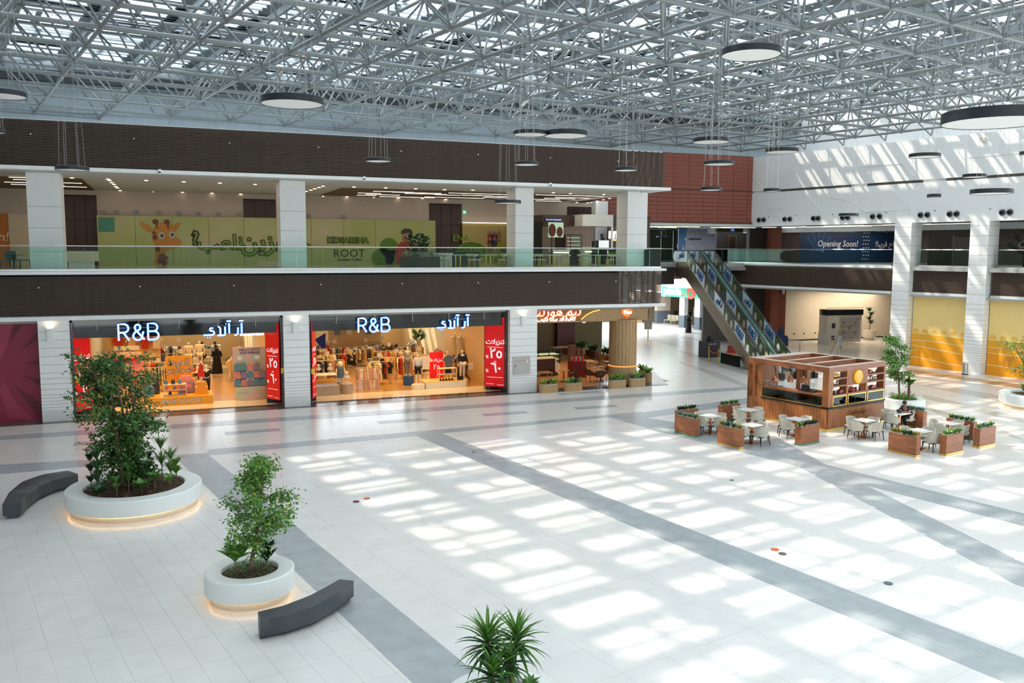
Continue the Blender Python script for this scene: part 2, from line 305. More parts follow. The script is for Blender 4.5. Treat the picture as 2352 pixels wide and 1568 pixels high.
# purlins along B with stools, then louvre blades along A in bays, closed grey panels between the bays
pur=MB(); AX=A0-2; AE=A0+NA*MOD; BX=B0-2; BE=B0+NB*MOD+6
MR=Mo((0,0,0),GA,GB,UP)
for i in range(NA+1):
    a=A0+(i+.5)*MOD; pur.box(a-.07,a+.07,BX,BE,ZL-.45,ZL-.18,MR)
    for j in range(NB+2): b_=B0+(j+.5)*MOD; pur.cyl(G(a,b_,ZT),G(a,b_,ZL-.4),.05,5)
pur.build('purlin',ALU,ceil,kind='stuff')
lv=[]; pan=MB(); sl=MB()
for j in range(NB+2):
    b_=B0+(j+.5)*MOD
    for i in range(NA+1):
        a=A0+(i+.5)*MOD
        # closed strip along B over each purlin, closed strips across, a thin middle bar
        pan.box(a-.42,a+.42,b_-MOD/2,b_+MOD/2,ZL+.02,ZL+.06,MR); w1,w2=.30+.10*((i*7+j*3)%3),.16+.07*((i*5+j*11)%4); a1=a+1.2+.25*((i*3+j*5)%4)
        pan.box(a+.42,a+MOD-.42,b_-w1,b_+w1,ZL+.05,ZL+.09,MR); pan.box(a+.42,a+MOD-.42,b_+MOD/2-w2,b_+MOD/2+w2,ZL+.05,ZL+.09,MR)
        if (i+j)%3: pan.box(a1-.13,a1+.13,b_-MOD/2,b_+MOD/2,ZL+.10,ZL+.13,MR)
    for k in range(4): lv.append(b_+.45+(k+.5)*(MOD-.9)/4)
ADENSE=1.2
def dense(a,b): return a<ADENSE or (a<40 and 43.3<G(a,b).y<46.6)
pan.build('roof_panel',ALU,ceil,kind='stuff')
lme=MB(); lme.box(0,1,-.10,.10,-.012,.012); bl=lme.build('louvre_blade',ALU,ceil); L=[]
for b_ in lv:
    for i in range(NA+1):
        a=A0+(i+.5)*MOD+.42
        if dense(a+1,b_): continue
        p=G(a+1.2,b_,ZL-.05); x,y,d=pxy(p); L.append((0 if (-50<x<2400 and -60<y<330) else 1,d,a,b_))
L.sort(); st=MB(); tl=R(50); first=True
for k,(o_,d,a,b_) in enumerate(L):
    p=G(a,b_,ZL-.05)
    if k<290 and o_==0:
        o=bl if first else inst(bl,'louvre_blade',ceil,p); first=False
        o.location=p; o.rotation_euler=(tl,0,ga); o.rotation_mode='XYZ'; o.scale=(MOD-.84,1,1)
        o.rotation_euler=(Mx.Rotation(ga,3,'Z')@Mx.Rotation(tl,3,'X')).to_euler()
    else: st.box(0,MOD-.84,-.13,.13,-.012,.012,Mx.Translation(p)@Mx.Rotation(ga,4,'Z')@Mx.Rotation(tl,4,'X'))
st.build('louvre_blade',ALU,ceil,kind='stuff'); st=MB(); b_=BX
while b_<BE:      # closer, wider blades shaped to block the sun over left and shop-side floor
    for i in range(NA+1):
        a=A0+(i+.5)*MOD-.42
        if not dense(a+1.4,b_): continue
        st.box(0,MOD,-.27,.27,-.012,.012,Mx.Translation(G(a,b_,ZL-.05))@Mx.Rotation(ga,4,'Z')@Mx.Rotation(R(14),4,'X'))
    b_+=.41
st.build('wide_louvre_blade',ALU2,ceil,kind='stuff')  # paler copy of the louvre colour, offsets the shade on these blades
# closed roof over the side ranges, parapet walls behind the space frame
PALE=mat('white_wall_shaded',(.38,.45,.50),.6,noise=.05)  # white wall, its bluish shade is put into the colour
b=MB(); b.box(-30,80,57.0,57.3,10,20); struct('wall_back_upper',b,PALE)
b=MB(); b.box(57.5,57.8,-15,58,9,20,MR); struct('wall_right_upper',b,WHITE)
b=MB(); b.box(-13.5,-13.2,-12,62,0,20,MR); struct('wall_left_side',b,WHITE)
b=MB(); b.box(-13.5,57.8,-13,-12.7,0,20,MR); struct('wall_rear',b,WHITE)
b=MB()
for i in range(30): b.tube([(-20+i*2.6,56.93,14),(-19.9+i*2.6,56.93,17.6)],.02,4)
for z in (15.3,16.6): b.box(-20,60,56.9,57,z,z+.05)
struct('trim_9',b,mat('seam_grey',(.45,.5,.54),.6,noise=.1))
b=MB(); b.box(-20,60,56.5,57,16.9,17.5); struct('trim_8',b,mat('dark_eave',(.05,.06,.07),.6,noise=.1))

b=MB(); b.box(72,72.3,14,49.5,-.01,10,MR); struct('wall_corridor_right',b,mat('corridor_wall',(.20,.17,.15),.6,noise=.05)); b=MB(); b.box(53.6,72,16.6,16.9,0,10,MR); struct('wall_corridor_near',b,mat('corridor_wall',(0,0,0)))
b=MB(); b.box(46,74,59.4,59.7,4.65,10); struct('wall_corridor_back',b,DARKT); b=MB(); b.box(78.3,78.6,45,100,0,10,MR); b.box(50,80,92,92.3,0,10); struct('wall_market_far',b,mat('corridor_wall',(0,0,0)))
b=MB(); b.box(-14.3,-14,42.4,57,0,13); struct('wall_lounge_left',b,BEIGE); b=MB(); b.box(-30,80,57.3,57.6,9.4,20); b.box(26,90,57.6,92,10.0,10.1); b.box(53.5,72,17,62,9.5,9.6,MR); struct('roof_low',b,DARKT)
# ---------------- left building: fascias, slabs, columns ----------------
def slats(trim,z0,z1,pitch,xr,h):
    b=MB(); b.box(-14,xr,42.38,42.43,0,h); b.box(xr-.05,xr,42.43,49,0,h); s0=b.build('slat',DSLAT,trim); s0.location=(0,0,z0); n=int((z1-z0)/pitch)
    for i in range(1,n): inst(s0,'slat',trim,(0,0,z0+i*pitch))
    b=MB(); b.box(-14,xr-2.6,42.55,42.6,z0,z1); 
    for k in range(8): x=xr-.45-k*.4; b.box(x,x+.05,42.43,42.5,z0,z1)
    for k in range(5): b.box(xr-.12,xr-.06,43.2+k*1.2,43.25+k*1.2,z0,z1)
    b.build('slat_backing',DBACK,trim)
    b=MB()
    for k in range(9): b.cyl((-8.9+k*4.0,42.37,(z0+z1)/2+.35),(-8.9+k*4.0,42.33,(z0+z1)/2+.35),.03,6)
    b.build('sprinkler',WHITE,trim)
b=MB(); b.box(-14,26.2,42.2,42.75,4.44,4.61); b.box(25.6,26.2,42.75,49,4.44,4.61); t=struct('trim_1',b,WHITE); slats(t,4.63,6.4,.066,26.0,.034)
b=MB(); b.box(-14,26.2,42.2,42.75,6.42,6.55); b.box(25.6,26.2,42.75,49,6.42,6.55); struct('trim_2',b,WHITE)
b=MB(); b.box(-14,26.2,42.75,57,6.2,6.549); b.box(-14,25.6,42.75,57,4.3,4.44); struct('floor_upper_left',b,mat('lounge_floor',(.30,.27,.22),.16,noise=.08,nscale=1))
b=MB(); b.box(-14,26.35,42.15,42.8,10.84,11.0); b.box(25.7,26.35,42.8,57,10.84,11.0); t=struct('trim_3',b,WHITE); slats(t,11.02,12.95,.066,26.1,.034)
b=MB(); b.box(-14,26.0,42.6,57,12.9,13.0); struct('trim_4',b,WHITE)
b=MB(); b.box(-14,26.3,42.8,57,10.9,11.02); ceilL=struct('ceiling_lounge',b,mat('lounge_ceiling',(.74,.72,.69),.6,noise=.02))
def column(name,x0,x1,y0,y1,z0,z1,cuts,M=None,mt=WCOL,sconce=None):
    """cladding panels with recessed joints around a core"""
    b=MB(); b.box(x0+.03,x1-.03,y0+.03,y1-.03,z0,z1,M); o=struct(name,b,mat('column_core_grey',(.35,.36,.36),.7,noise=.05)); zz=[z0]+cuts+[z1]  # grey core shows in the panel joints
    for a,c in zip(zz,zz[1:]):
        b=MB(); b.box(x0,x1,y0,y1,a+.008,c-.008,M); b.build('cladding_panel',mt,o)
    return o
gc=[.06*i for i in range(1,8)]; lc=[]; z=.0
for st_ in [.07]*7+[.14]*5+[.24]*4+[.36]*6:
    z+=st_; lc.append(z)
lc=[q for q in lc if q<4.2]
for x0,x1 in ((-5.03,-3.82),(5.3,6.5),(16.9,18.45)): column('column_ground',x0,x1,42.42,43.4,0,4.44,lc)
for x0,x1 in ((-5.42,-4.05),(5.52,6.76),(17.98,19.05),(24.9,26.2)): column('column_upper',x0,x1,44.4,45.7,6.55,10.9,[7.4,8.45,9.4])
# wall lamps and steel hatch
for x,l in ((-4.55,'white wall uplighter on the leftmost white column'),(5.85,'white wall uplighter on the column between the two clothes shops'),(17.62,'white wall speaker lamp on the column left of the coffee shop')):
    t=thing('wall_lamp',l,'wall lamp',(x,42.42,3.85)); b=MB(); b.prism([(-.16,.0),(.16,.0),(.12,-.22),(-.12,-.22)],-.28,.26); b.build('lamp_body',PLASTER,t); b=MB(); b.box(-.12,.12,-.2,-.02,.262,.27); b.build('lamp_glow',em('uplight',(1,.82,.6),3),t)
    l_=area('lamp_light',(x,42.22,4.16),.2,.15,1.2,(1,.75,.5),(pi,0,0))
t=thing('wall_cabinet','square brushed steel hatch on the white column by the coffee shop','cabinet',(17.55,42.42,1.0)); b=MB(); b.box(-.48,.48,-.05,0,0,.95); b.build('frame',CHROME,t); b=MB(); b.box(-.43,.43,-.065,-.05,.05,.9); d=b.build('door',CHROME,t); b=MB(); b.box(-.38,-.35,-.09,-.065,.4,.5); b.build('lock',BLACK,d); b=MB(); text(b,'FIRE HOSE CABINET',.07,Mo((-.02,-.068,.72),(1,0,0),(0,0,1)),.001); b.build('lettering',mat('red_print',(.5,.05,.04),.5,noise=.05),d); b=MB(); b.box(.25,.36,-.07,-.065,.6,.78); b.build('sticker',mat('sticker',(.8,.7,.72),.5,noise=.05),d)
# dome cameras under the fascia
for x in (.1,9.2,19.0):
    t=thing('security_camera','white dome camera under the upper slatted fascia, %s'%{.1:'leftmost',9.2:'middle',19.0:'rightmost'}[x],'camera',(x,42.1,10.92)); b=MB(); b.ball((0,0,0),.12,12); b.build('housing',WHITE,t,True); b=MB(); b.ball((0,-.08,-.02),.055,8); b.build('lens',BLACK,t,True)
# ---------------- upper lounge ----------------
def rail(P,Mlabel,z=6.55,h=1.1,step=1.25):
    """frameless glass balustrade along polyline P"""
    t=thing('glass_balustrade',Mlabel,'balustrade',(P[0][0],P[0][1],z)); o=V((P[0][0],P[0][1],0))
    for p,q in zip(P,P[1:]):
        p=V((p[0],p[1],0))-o; q=V((q[0],q[1],0))-o; L=(q-p).length; n=max(1,round(L/step)); d=(q-p)/L
        for i in range(n):
            a=p+d*(L*i/n+.012); c=p+d*(L*(i+1)/n-.012); m=Mo(a,d,UP); b=MB(); b.box(0,(c-a).length,.0,h-.06,-.006,.006,m); b.build('glass_panel',GLASS,t)
        b=MB(); b.tube([p+UP*h,q+UP*h],.028,6); b.build('handrail',CHROME,t); m=Mo(p,d,UP); b=MB(); b.box(0,L,0,.10,-.03,.03,m); b.build('base_channel',CHROME,t)
    return t
rail([(-14,42.5),(26.0,42.5),(26.0,55.2)],'long glass balustrade along the upper lounge edge, left side')
WY=56.8
b=MB(); b.box(-14,30,WY,57,6.4,10.9); struct('wall_lounge_back',b,BEIGE)
def xy_(x,Y): return ony(x,600,Y).x
DW=[]
for x0,x1 in ((150,228),(563,636),(987,1060),(1302,1356)):
    a=xy_(x0,WY); c=xy_(x1,WY); b=MB(); b.box(a,c,WY-.06,WY,6.55,10.6); o=struct('door_%d'%(len(DW)+1),b,DBACK); DW.append(o)
    n=3; wd=(c-a)/n
    for i in range(n):
        for z0,z1 in ((6.6,7.7),(7.7,9.2),(9.2,10.55)): b=MB(); b.box(a+i*wd+.012,a+(i+1)*wd-.012,WY-.10,WY-.05,z0+.01,z1-.01); b.build('wood_panel',DWOOD,o)
# wooden coffer with light lines, downlights
def coffer(x0,x1,y0,y1,lights,nm):
    t=thing('ceiling_raft',nm,'ceiling panel',(x0,y0,10.86)); n=int((y1-y0)/.5)
    for i in range(n): b=MB(); b.box(0,x1-x0,i*.5+.01,i*.5+.49,0,.03); b.build('wood_board',mat('ceiling_wood',(.20,.115,.06),.5,nscale=4,stretch=(.4,5,1),c2=(.12,.065,.035)),t)
    for x,y,L in lights: b=MB(); b.box(x-x0,x-x0+L,y-y0-.022,y-y0+.022,-.02,0); b.build('light_line',LWHITE,t)
    return t
random.seed(3)
LL=[]
for px_,py_,L in ((857,439,2.4),(900,441,3),(822,443,1.4),(840,446,2.1),(930,444,2.6),(820,448,1.2),(872,451,3.6),(975,452,4),(1000,447,1.6),(1030,443,4),(1060,448,2),(1110,453,3),(1115,450,2.4),(1230,447,2.6),(1250,455,2.2),(1275,453,3),(1320,449,2),(1170,456,3.6),(1230,461,2),(1340,450,1.6)):
    p=at(px_,py_,10.85); LL.append((p.x,p.y,L))
coffer(9.4,25.6,48.5,55.6,[q for q in LL if 9.5<q[0]<24 and 48.6<q[1]<55.5],'long dark timber ceiling raft with light lines in the upper lounge')
LL=[(at(x,y,10.85).x,at(x,y,10.85).y,L) for x,y,L in ((20,407,2.2),(30,412,2),(10,418,1.6),(25,423,2.5),(150,421,2),(160,431,2.4))]
coffer(-9.5,-3.4,47.5,56.6,[q for q in LL if q[0]+q[2]<-3.4] + [(-5.9,50.3,2.3),(-6.0,53.4,2.4)],'dark timber ceiling raft with light lines, far left of the upper lounge')
i=0; g='ceiling downlights in the upper lounge'; dl=None
for x,y in ((165,409),(248,412),(252,415),(257,420),(262,424),(266,429),(270,432),(276,438),(336,415),(422,418),(505,421),(586,424),(351,441),(419,442),(487,444),(553,446),(618,448),(742,428),(733,431),(723,434),(714,437),(703,440),(813,430),(886,432),(955,434),(1021,436),(1086,437),(742,451),(797,452),(858,454),(1271,443),(1310,445),(1387,447),(1400,456),(1386,459),(1372,462),(1358,465),(1350,466),(1325,465),(915,455),(970,456),(1024,458)):
    p=at(x,y,10.88)
    if dl is None:
        b=MB(); b.cyl((0,0,0),(0,0,.02),.09,10); dl=b.build('downlight',DLIGHT); o=dl
    else: o=dup(dl)
    o.location=p; tag(o,'small round recessed downlight in the upper lounge ceiling','downlight',g)
# printed hoarding (Kids arena)
HY=56.0; x0,x1=xy_(226,HY),xy_(1001,HY); HZ=9.44
t=thing('hoarding','long pale green printed hoarding with KIDSARENA lettering, upper lounge','hoarding',(x0,HY,6.55)); W_=x1-x0; n=10
HG=mat('hoarding_print',(.40,.37,.20),.5,nscale=.25,c2=(.27,.33,.07))
for i in range(n): b=MB(); b.box(W_*i/n+.01,W_*(i+1)/n-.01,0,.05,0,HZ-6.55); b.build('printed_panel',HG,t)
HM=MX(x0,HY-.01,6.55)
def hp(x,y,Y=None):
    p=ony(x,y,HY); return (p.x-x0,p.z-6.55)
def flat(name,pts,m,par,M,z0=0,z1=.012): b=MB(); b.prism(pts,z0,z1,M); return b.build(name,m,par)
LM=Mo((0,-.01,0),(1,0,0),(0,0,1))
def ell(cx,cy,rx,ry,n=20,a0=0): 
    return [(cx+rx*cos(2*pi*i/n)*cos(a0)-ry*sin(2*pi*i/n)*sin(a0),cy+rx*cos(2*pi*i/n)*sin(a0)+ry*sin(2*pi*i/n)*cos(a0)) for i in range(n)]
flat('teal_patch',[hp(226,499),hp(263,499),hp(263,532),hp(226,532)],mat('teal',(.05,.19,.13),.5,noise=.04),t,LM)
GN=mat('print_green',(.17,.27,.02),.5,noise=.04); GO=mat('print_outline',(.015,.02,.01),.5,noise=.05); BR=mat('print_orange',(.42,.17,.02),.5,noise=.06); BD=mat('print_brown',(.13,.03,.012),.5,noise=.05)
# generic giraffe figure: plain neck and head silhouette with spots
gp=[(330,606),(352,606),(358,560),(348,520),(366,507),(392,508),(402,520),(404,545),(414,560),(412,572),(398,584),(390,580),(384,590),(388,607)]
gp=[(353,607),(358,566),(350,548),(351,526),(364,511),(386,509),(400,520),(404,543),(416,552),(417,561),(405,570),(388,573),(380,578),(387,607)]
flat('printed_giraffe',[hp(*p) for p in gp],BR,t,LM,.012,.02)
for cx,cy,rx,ry,a in ((336,521,.16,.42,.9),(404,522,.14,.36,-.6)): p=hp(cx,cy); flat('printed_ear',ell(p[0],p[1],rx,ry,14,a),BR,t,LM,.02,.026)
for cx,cy in ((357,509),(383,510)): p=hp(cx,cy); flat('printed_horn',ell(p[0],p[1],.17,.16,12),BD,t,LM,.02,.026); q=hp(cx+3,cy+10); b=MB(); b.box(q[0]-.05,q[0]+.05,q[1]-.15,q[1]+.25,.02,.024,LM); b.build('printed_horn',BD,t)
for cx,cy,r in ((362,572,.16),(372,590,.2),(366,600,.14),(356,545,.14),(354,535,.1),(377,603,.16),(382,592,.1)): p=hp(cx,cy); flat('printed_spot',ell(p[0],p[1],r,r*1.1,10),BD,t,LM,.022,.028)
for cx,cy in ((371,541),(395,539)): p=hp(cx,cy); flat('printed_eye',ell(p[0],p[1],.19,.22,12),mat('print_white',(.34,.33,.29),.5,noise=.03),t,LM,.024,.03); flat('printed_eye',ell(p[0]+.02,p[1],.08,.10,10),GO,t,LM,.03,.035)
def outl(s,size,px_,py_,par,Mf,m1=GN,m2=GO,sp=1,sh=0):
    p=hp(px_,py_); 
    b=MB(); text(b,s,size,LM@Mx.Translation((p[0],p[1],.014)),.004,off=size*(.085 if s.isascii() else .05),space=sp,shear=sh); b.build('lettering',m2,par)
    b=MB(); text(b,s,size,LM@Mx.Translation((p[0],p[1],.022)),.004,space=sp,off=0 if s.isascii() else size*.008,shear=sh); b.build('lettering',m1,par)
def fit(s_,wpx): w0=text(MB(),s_,1,LM); return wpx/34.6/w0
outl(ar('نلعب'),fit(ar('نلعب'),88),507,558,t,LM); outl('?',1.15,449,549,t,LM); outl(ar('جاهزين'),fit(ar('جاهزين'),140),634,558,t,LM)
outl('KIDSARENA',fit('KIDSARENA',90),799,552,t,LM)
b=MB(); p=hp(802,583); text(b,'ROOT',.72,LM@Mx.Translation((p[0],p[1]+.02,.012)),.004); q=hp(803,596); text(b,'Specialty Coffee',.24,LM@Mx.Translation((q[0],q[1],.012)),.004); b.build('lettering',GO,t)
for cx,cy,rx,ry in ((893,568,.62,.62),(880,592,.75,.62),(905,595,.6,.6)): p=hp(cx,cy); flat('printed_leaf_shape',ell(p[0],p[1],rx,ry),mat('print_dkgreen',(.07,.16,.005),.5,noise=.04),t,LM,.012,.016)
def child(cx,cy,shirt,hair,s,lean):
    h=hp(cx,cy); k=LM
    flat('printed_child',[(h[0]-.75*s,h[1]-2.2*s),(h[0]-.8*s,h[1]-1.0*s),(h[0]-.35*s,h[1]-.5*s),(h[0]+.4*s,h[1]-.5*s),(h[0]+.7*s,h[1]-1.2*s),(h[0]+.5*s,h[1]-2.2*s)],shirt,t,k,.02,.026)
    flat('printed_child',ell(h[0]+lean,h[1]-.05,.36*s,.42*s),mat('print_skin',(.30,.15,.085),.5,noise=.05),t,k,.026,.032)
    flat('printed_child',hair_(h[0]+lean,h[1],s,hair),mat('print_hair',(.02,.012,.01),.5,noise=.05),t,k,.032,.036)
def hair_(x,y,s,long): return [(x-.42*s,y-(.5*s if long else -.05)),(x-.45*s,y+.3*s),(x-.2*s,y+.5*s),(x+.25*s,y+.5*s),(x+.45*s,y+.25*s),(x+(.5 if long else .42)*s,y-(.9*s if long else 0)),(x+.3*s,y+.05*s),(x+.1*s,y+.18*s),(x-.3*s,y+.1*s)]
child(931,540,mat('print_red',(.30,.02,.015),.5,noise=.05),False,.85,.1); child(966,550,mat('print_darkred',(.12,.03,.04),.5,noise=.05),True,.8,-.05)
for i,c in enumerate(((.5,.25,.02),(.4,.03,.02),(.03,.05,.3),(.5,.35,.03))): p=hp(949,557+i*4); b=MB(); b.box(p[0]-.2,p[0]+.2,p[1]-.09,p[1]+.09,.036,.042,LM); b.build('printed_toy_block',mat('toy%d'%i,c,.5,noise=.04),t)
for x,y in ((236,489),(268,489),(313,489),(366,490),(412,492),(456,493),(502,494),(549,495),(709,497),(790,500)):
    p=ony(x,y,56.4); b=MB(); b.box(-.14,.14,0,.02,-.17,.17); b.box(-.1,.1,-.02,0,-.05,-.02); o=b.build('wall_vent',mat('vent_grey',(.28,.25,.22),.6,noise=.1)); o.location=p; tag(o,'small grey wall vent just above the long green hoarding','vent','wall vents above the long hoarding')
# second print wall, further right
a,c=xy_(1062,56.5),xy_(1226,56.5); t=thing('hoarding','yellow printed hoarding with THE ULTIMATE DESTINATION lettering, behind the third upper column','hoarding',(a,56.5,6.55)); b=MB(); b.box(0,c-a,0,.05,0,2.75); b.build('printed_panel',mat('hoarding_yellow',(.42,.33,.11),.5,noise=.06),t)
b=MB(); text(b,'THE ULTIMATE',.62,Mo((2.35,-.015,.95),(1,0,0),(0,0,1)),.006,space=.9,off=.01); text(b,'DESTINATION',.75,Mo((2.45,-.015,.35),(1,0,0),(0,0,1)),.006,space=.9,off=.01); b.build('lettering',GN,t)
b=MB(); text(b,'ENA',.6,Mo((-.1,-.015,1.75),(1,0,0),(0,0,1)),.006,off=.01); b.build('lettering',GN,t)
flat('printed_shape',ell(.6,.9,1.1,.6),mat('print_dkgreen',(0,0,0)),t,LM,.0,.008)
for i in range(7): x,y=2.0+(i%3)*.32,2.15-(i//3)*.42; flat('printed_child',ell(x,y-.28,.2,.3,12),mat('shirt%d'%i,((.3,.03,.02),(.08,.06,.12),(.4,.15,.02),(.12,.03,.03),(.05,.05,.12),(.35,.3,.02),(.3,.1,.05))[i],.5,noise=.05),t,LM,.004,.01); flat('printed_child',ell(x,y,.11,.13,10),mat('print_skin',(0,0,0)),t,LM,.01,.014)
b=MB(); b.box(0,c-a,-.08,0,2.78,2.83); b.build('light_line',LWHITE,t)
# orange screen wall at far left
a=ony(2,500,56.5).x; t=thing('hoarding','orange printed hoarding at the far left edge of the upper lounge','hoarding',(a-3,56.5,6.55)); b=MB(); b.box(0,3.35,0,.05,0,2.9); b.build('printed_panel',mat('orange_print',(.55,.17,.02),.5,noise=.04),t); b=MB(); text(b,'Soon!',.7,Mo((2.5,-.015,1.6),(1,0,0),(0,0,1)),.006,shear=.2); b.build('lettering',WHITE,t)
b=MB(); b.box(a+.36,a+2.2,56.45,56.7,6.55,9.5); struct('wall_niche',b,mat('warm_plaster',(.62,.50,.34),.6,noise=.04))
# ---------------- lounge furniture ----------------
IVORY=mat('ivory_upholstery',(.66,.62,.53),.7,noise=.06,nscale=10)
def brass_chair(loc,rz,label,grp):
    t=thing('lounge_chair',label,'chair',loc,rz,grp)
    b=MB(); b.cyl((0,0,.42),(0,0,.48),.24,16); b.build('seat',IVORY,t,True)
    b=MB(); P=[(.27*cos(a),.27*sin(a),.70) for a in [R(q) for q in range(100,261,20)]]; b.tube(P,.065,8); b.build('backrest',IVORY,t,True)
    for a in (45,135,225,315): b=MB(); b.cyl((.2*cos(R(a)),.2*sin(R(a)),0),(.2*cos(R(a)),.2*sin(R(a)),.68 if a in (135,225) else .45),.016,6); b.build('leg',GOLD,t)
    return t
def dining(loc,rz,w,label,nleg=2):
    t=thing('lounge_table',label,'table',loc,rz); b=MB(); b.box(-w/2,w/2,-.35,.35,.70,.73); b.build('tabletop',TOP,t)
    for s in (-1,1): b=MB(); b.cyl((s*w*.12,0,.02),(s*w*.12,0,.7),.035,8); b.build('leg',GOLD,t)
    b=MB(); b.cyl((0,0,0),(0,0,.02),.25,16); b.build('base',GOLD,t)
    return t
first=None
for k,(px_,nm) in enumerate(((1052,'leftmost'),(1121,'second'),(1268,'third'),(1373,'rightmost'))):
    Y=44.6 if k<1 else 44.9; Y=45.4; x=xy_(px_,Y); dining((x,Y,6.55),0,1.1,'white lounge table on brass legs, %s of four behind the glass rail'%nm)
    for s,sd_ in ((-1,'left'),(1,'right')):
        for yo in (-.18,.2):
            lb='ivory bolster-back chair with brass legs, %s %s side of the %s lounge table'%('front' if yo<0 else 'rear',sd_,nm)
            p=(x+s*(.72+.16*(yo>0)),Y+yo,6.55); rz=(0 if s<0 else pi)
            first=brass_chair(p,rz,lb,'ivory lounge chairs') if first is None else (dup(first,p,rz,lb) and first)
def clump(par,n,r,h,mt,name='foliage',sd_=1,flat_=.6,ls=.10,c=(0,0,0)):
    """leafy mound"""
    rn=random.Random(sd_); b=MB()
    for i in range(n):
        a=rn.uniform(0,2*pi); q=r*rn.random()**.5; z=h*rn.random(); d=V((cos(a),sin(a),rn.uniform(-.2,1.1))).normalized(); s=V((-sin(a),cos(a),0)); p=V(c)+V((q*cos(a),q*sin(a),z)); l=ls*rn.uniform(.7,1.4); w=l*.32
        b.add([p,p+d*l*.5+s*w,p+d*l,p+d*l*.5-s*w],[(0,1,2,3)])
    return b.build(name,mt,par,kind='stuff')
t=thing('planter_box','dark timber trough with pale green bushes in the upper lounge','planter',(xy_(922,44.6)+1.15,44.9,6.55)); b=MB(); b.box(-.95,.95,-.3,.9,0,.62); b.build('trough',mat('smoked_wood',(.06,.05,.035),.5,nscale=4,stretch=(.5,1,6),c2=(.03,.025,.02)),t)
for i in range(4): clump(t,90,.28,.22,LEAFB if i%2 else mat('leaf_mint',(.30,.42,.26),.5,noise=.3),sd_=i,c=(-.7+i*.45,.1,.6))
t=thing('planter_box','grey trough of bushes behind the lounge tables','planter',(xy_(1060,49),49.5,6.55)); b=MB(); b.box(-1.2,1.2,-.25,.25,0,.85); b.build('trough',mat('slate',(.05,.055,.06),.6,noise=.1),t); clump(t,240,1.1,.3,LEAFD,sd_=9,c=(0,0,.85))
t=thing('serving_counter','white lounge counter behind the timber trough','counter',(xy_(975,47),47.3,6.55)); b=MB(); b.box(0,1.7,0,.6,0,.75); b.build('body',WHITE,t); b=MB(); b.box(-.05,1.75,-.05,.65,.75,.8); b.build('worktop',WHITE,t)
t=thing('serving_counter','white bench-like counter beside the first upper column','counter',(xy_(157,49),49.0,6.55)); b=MB(); b.box(0,1.15,0,.6,0,.34); b.build('base',WHITE,t); b=MB(); b.box(-.05,1.35,-.1,.7,.34,.85); b.build('body',CREAM,t)
b=MB(); b.box(0,1.1,0,.5,0,.32); b.box(.02,1.08,.02,.48,.32,.34); o=b.build('carton_box',mat('carton',(.50,.42,.30),.7,noise=.06)); o.location=(xy_(591,49),49,6.55); tag(o,'low tan carton box on the lounge floor left of the second upper column','box')
bt=MB(); bt.cyl((0,0,.68),(0,0,.70),.42,20); t=thing('lounge_table','round dark cafe table at the far left of the upper lounge','table',(xy_(32,45.6),45.6,6.55)); bt.build('tabletop',BLACK,t); b=MB(); b.cyl((0,0,0),(0,0,.68),.04,8); b.cyl((0,0,0),(0,0,.02),.28,16); b.build('pedestal',BLACK,t)
TEALF=mat('teal_fabric',(.10,.17,.19),.7,noise=.08)
for px_,yy,rz,nm in ((11,45.0,.3,'leftmost, nearest the rail'),(30,46.5,1.4,'behind the round dark table'),(58,45.7,pi,'right of the round dark table')):
    t=thing('lounge_chair','teal grey shell chair %s, upper lounge'%nm,'chair',(xy_(px_,yy),yy,6.55),rz,'teal chairs'); b=MB(); b.box(-.22,.24,-.23,.23,.42,.47); b.build('seat',TEALF,t); b=MB(); b.prism([(-.26,.42),(-.21,.42),(-.27,.86),(-.31,.86)],-.22,.22,Mo((0,0,0),(1,0,0),(0,0,1))); b.build('backrest',TEALF,t)
    for sx in (-.2,.2):
        for sy in (-.2,.2): b=MB(); b.cyl((sx*1.15,sy*1.15,0),(sx,sy,.43),.013,5); b.build('leg',BLACK,t)
# upper cafe kiosk
cy=52.0; ca=xy_(1262,cy); cb=xy_(1397,cy); t=thing('cafe_unit','upstairs cafe unit with cream back wall and white canopy','kiosk',(ca,cy,6.55)); w_=cb-ca
b=MB(); b.box(-1.6,w_,2.2,2.3,0,2.6); b.build('back_wall',mat('warm_wall',(.42,.30,.24),.6,noise=.05),t)
b=MB(); b.box(w_*.48,w_,-.6,2.3,2.55,3.3); b.build('canopy',mat('marble_white',(.62,.62,.57),.4,noise=.06,nscale=2),t)
b=MB(); b.box(-.2,w_*.48,.6,2.3,2.58,3.28); b.build('canopy',mat('bronze_fascia',(.05,.03,.022),.5,noise=.1),t)
b=MB(); b.box(w_-.1,w_,-.6,-.5,0,2.55); b.build('post',WHITE,t)
b=MB(); b.box(-1.6,-.3,.5,2.3,0,2.8); b.build('side_wall',DBACK,t)
b=MB(); b.box(w_*.33,w_*.5,2.1,2.21,0,2.0); b.build('doorway',mat('dim_door',(.035,.02,.015),.6,noise=.1),t)
t=thing('service_counter','white marble cafe counter upstairs with a warm light line','counter',(ca+w_*.47,cy-.9,6.55)); b=MB(); b.box(0,w_*.5,0,.7,0,.98); b.build('body',mat('marble_white',(0,0,0)),t); b=MB(); b.box(-.03,w_*.5+.03,-.05,.75,.98,1.08); b.build('worktop',mat('marble_white',(0,0,0)),t); b=MB(); b.box(.1,w_*.5-.1,-.02,0,.86,.92); b.build('light_line',em('warm_line',(1,.72,.35),3.5),t)
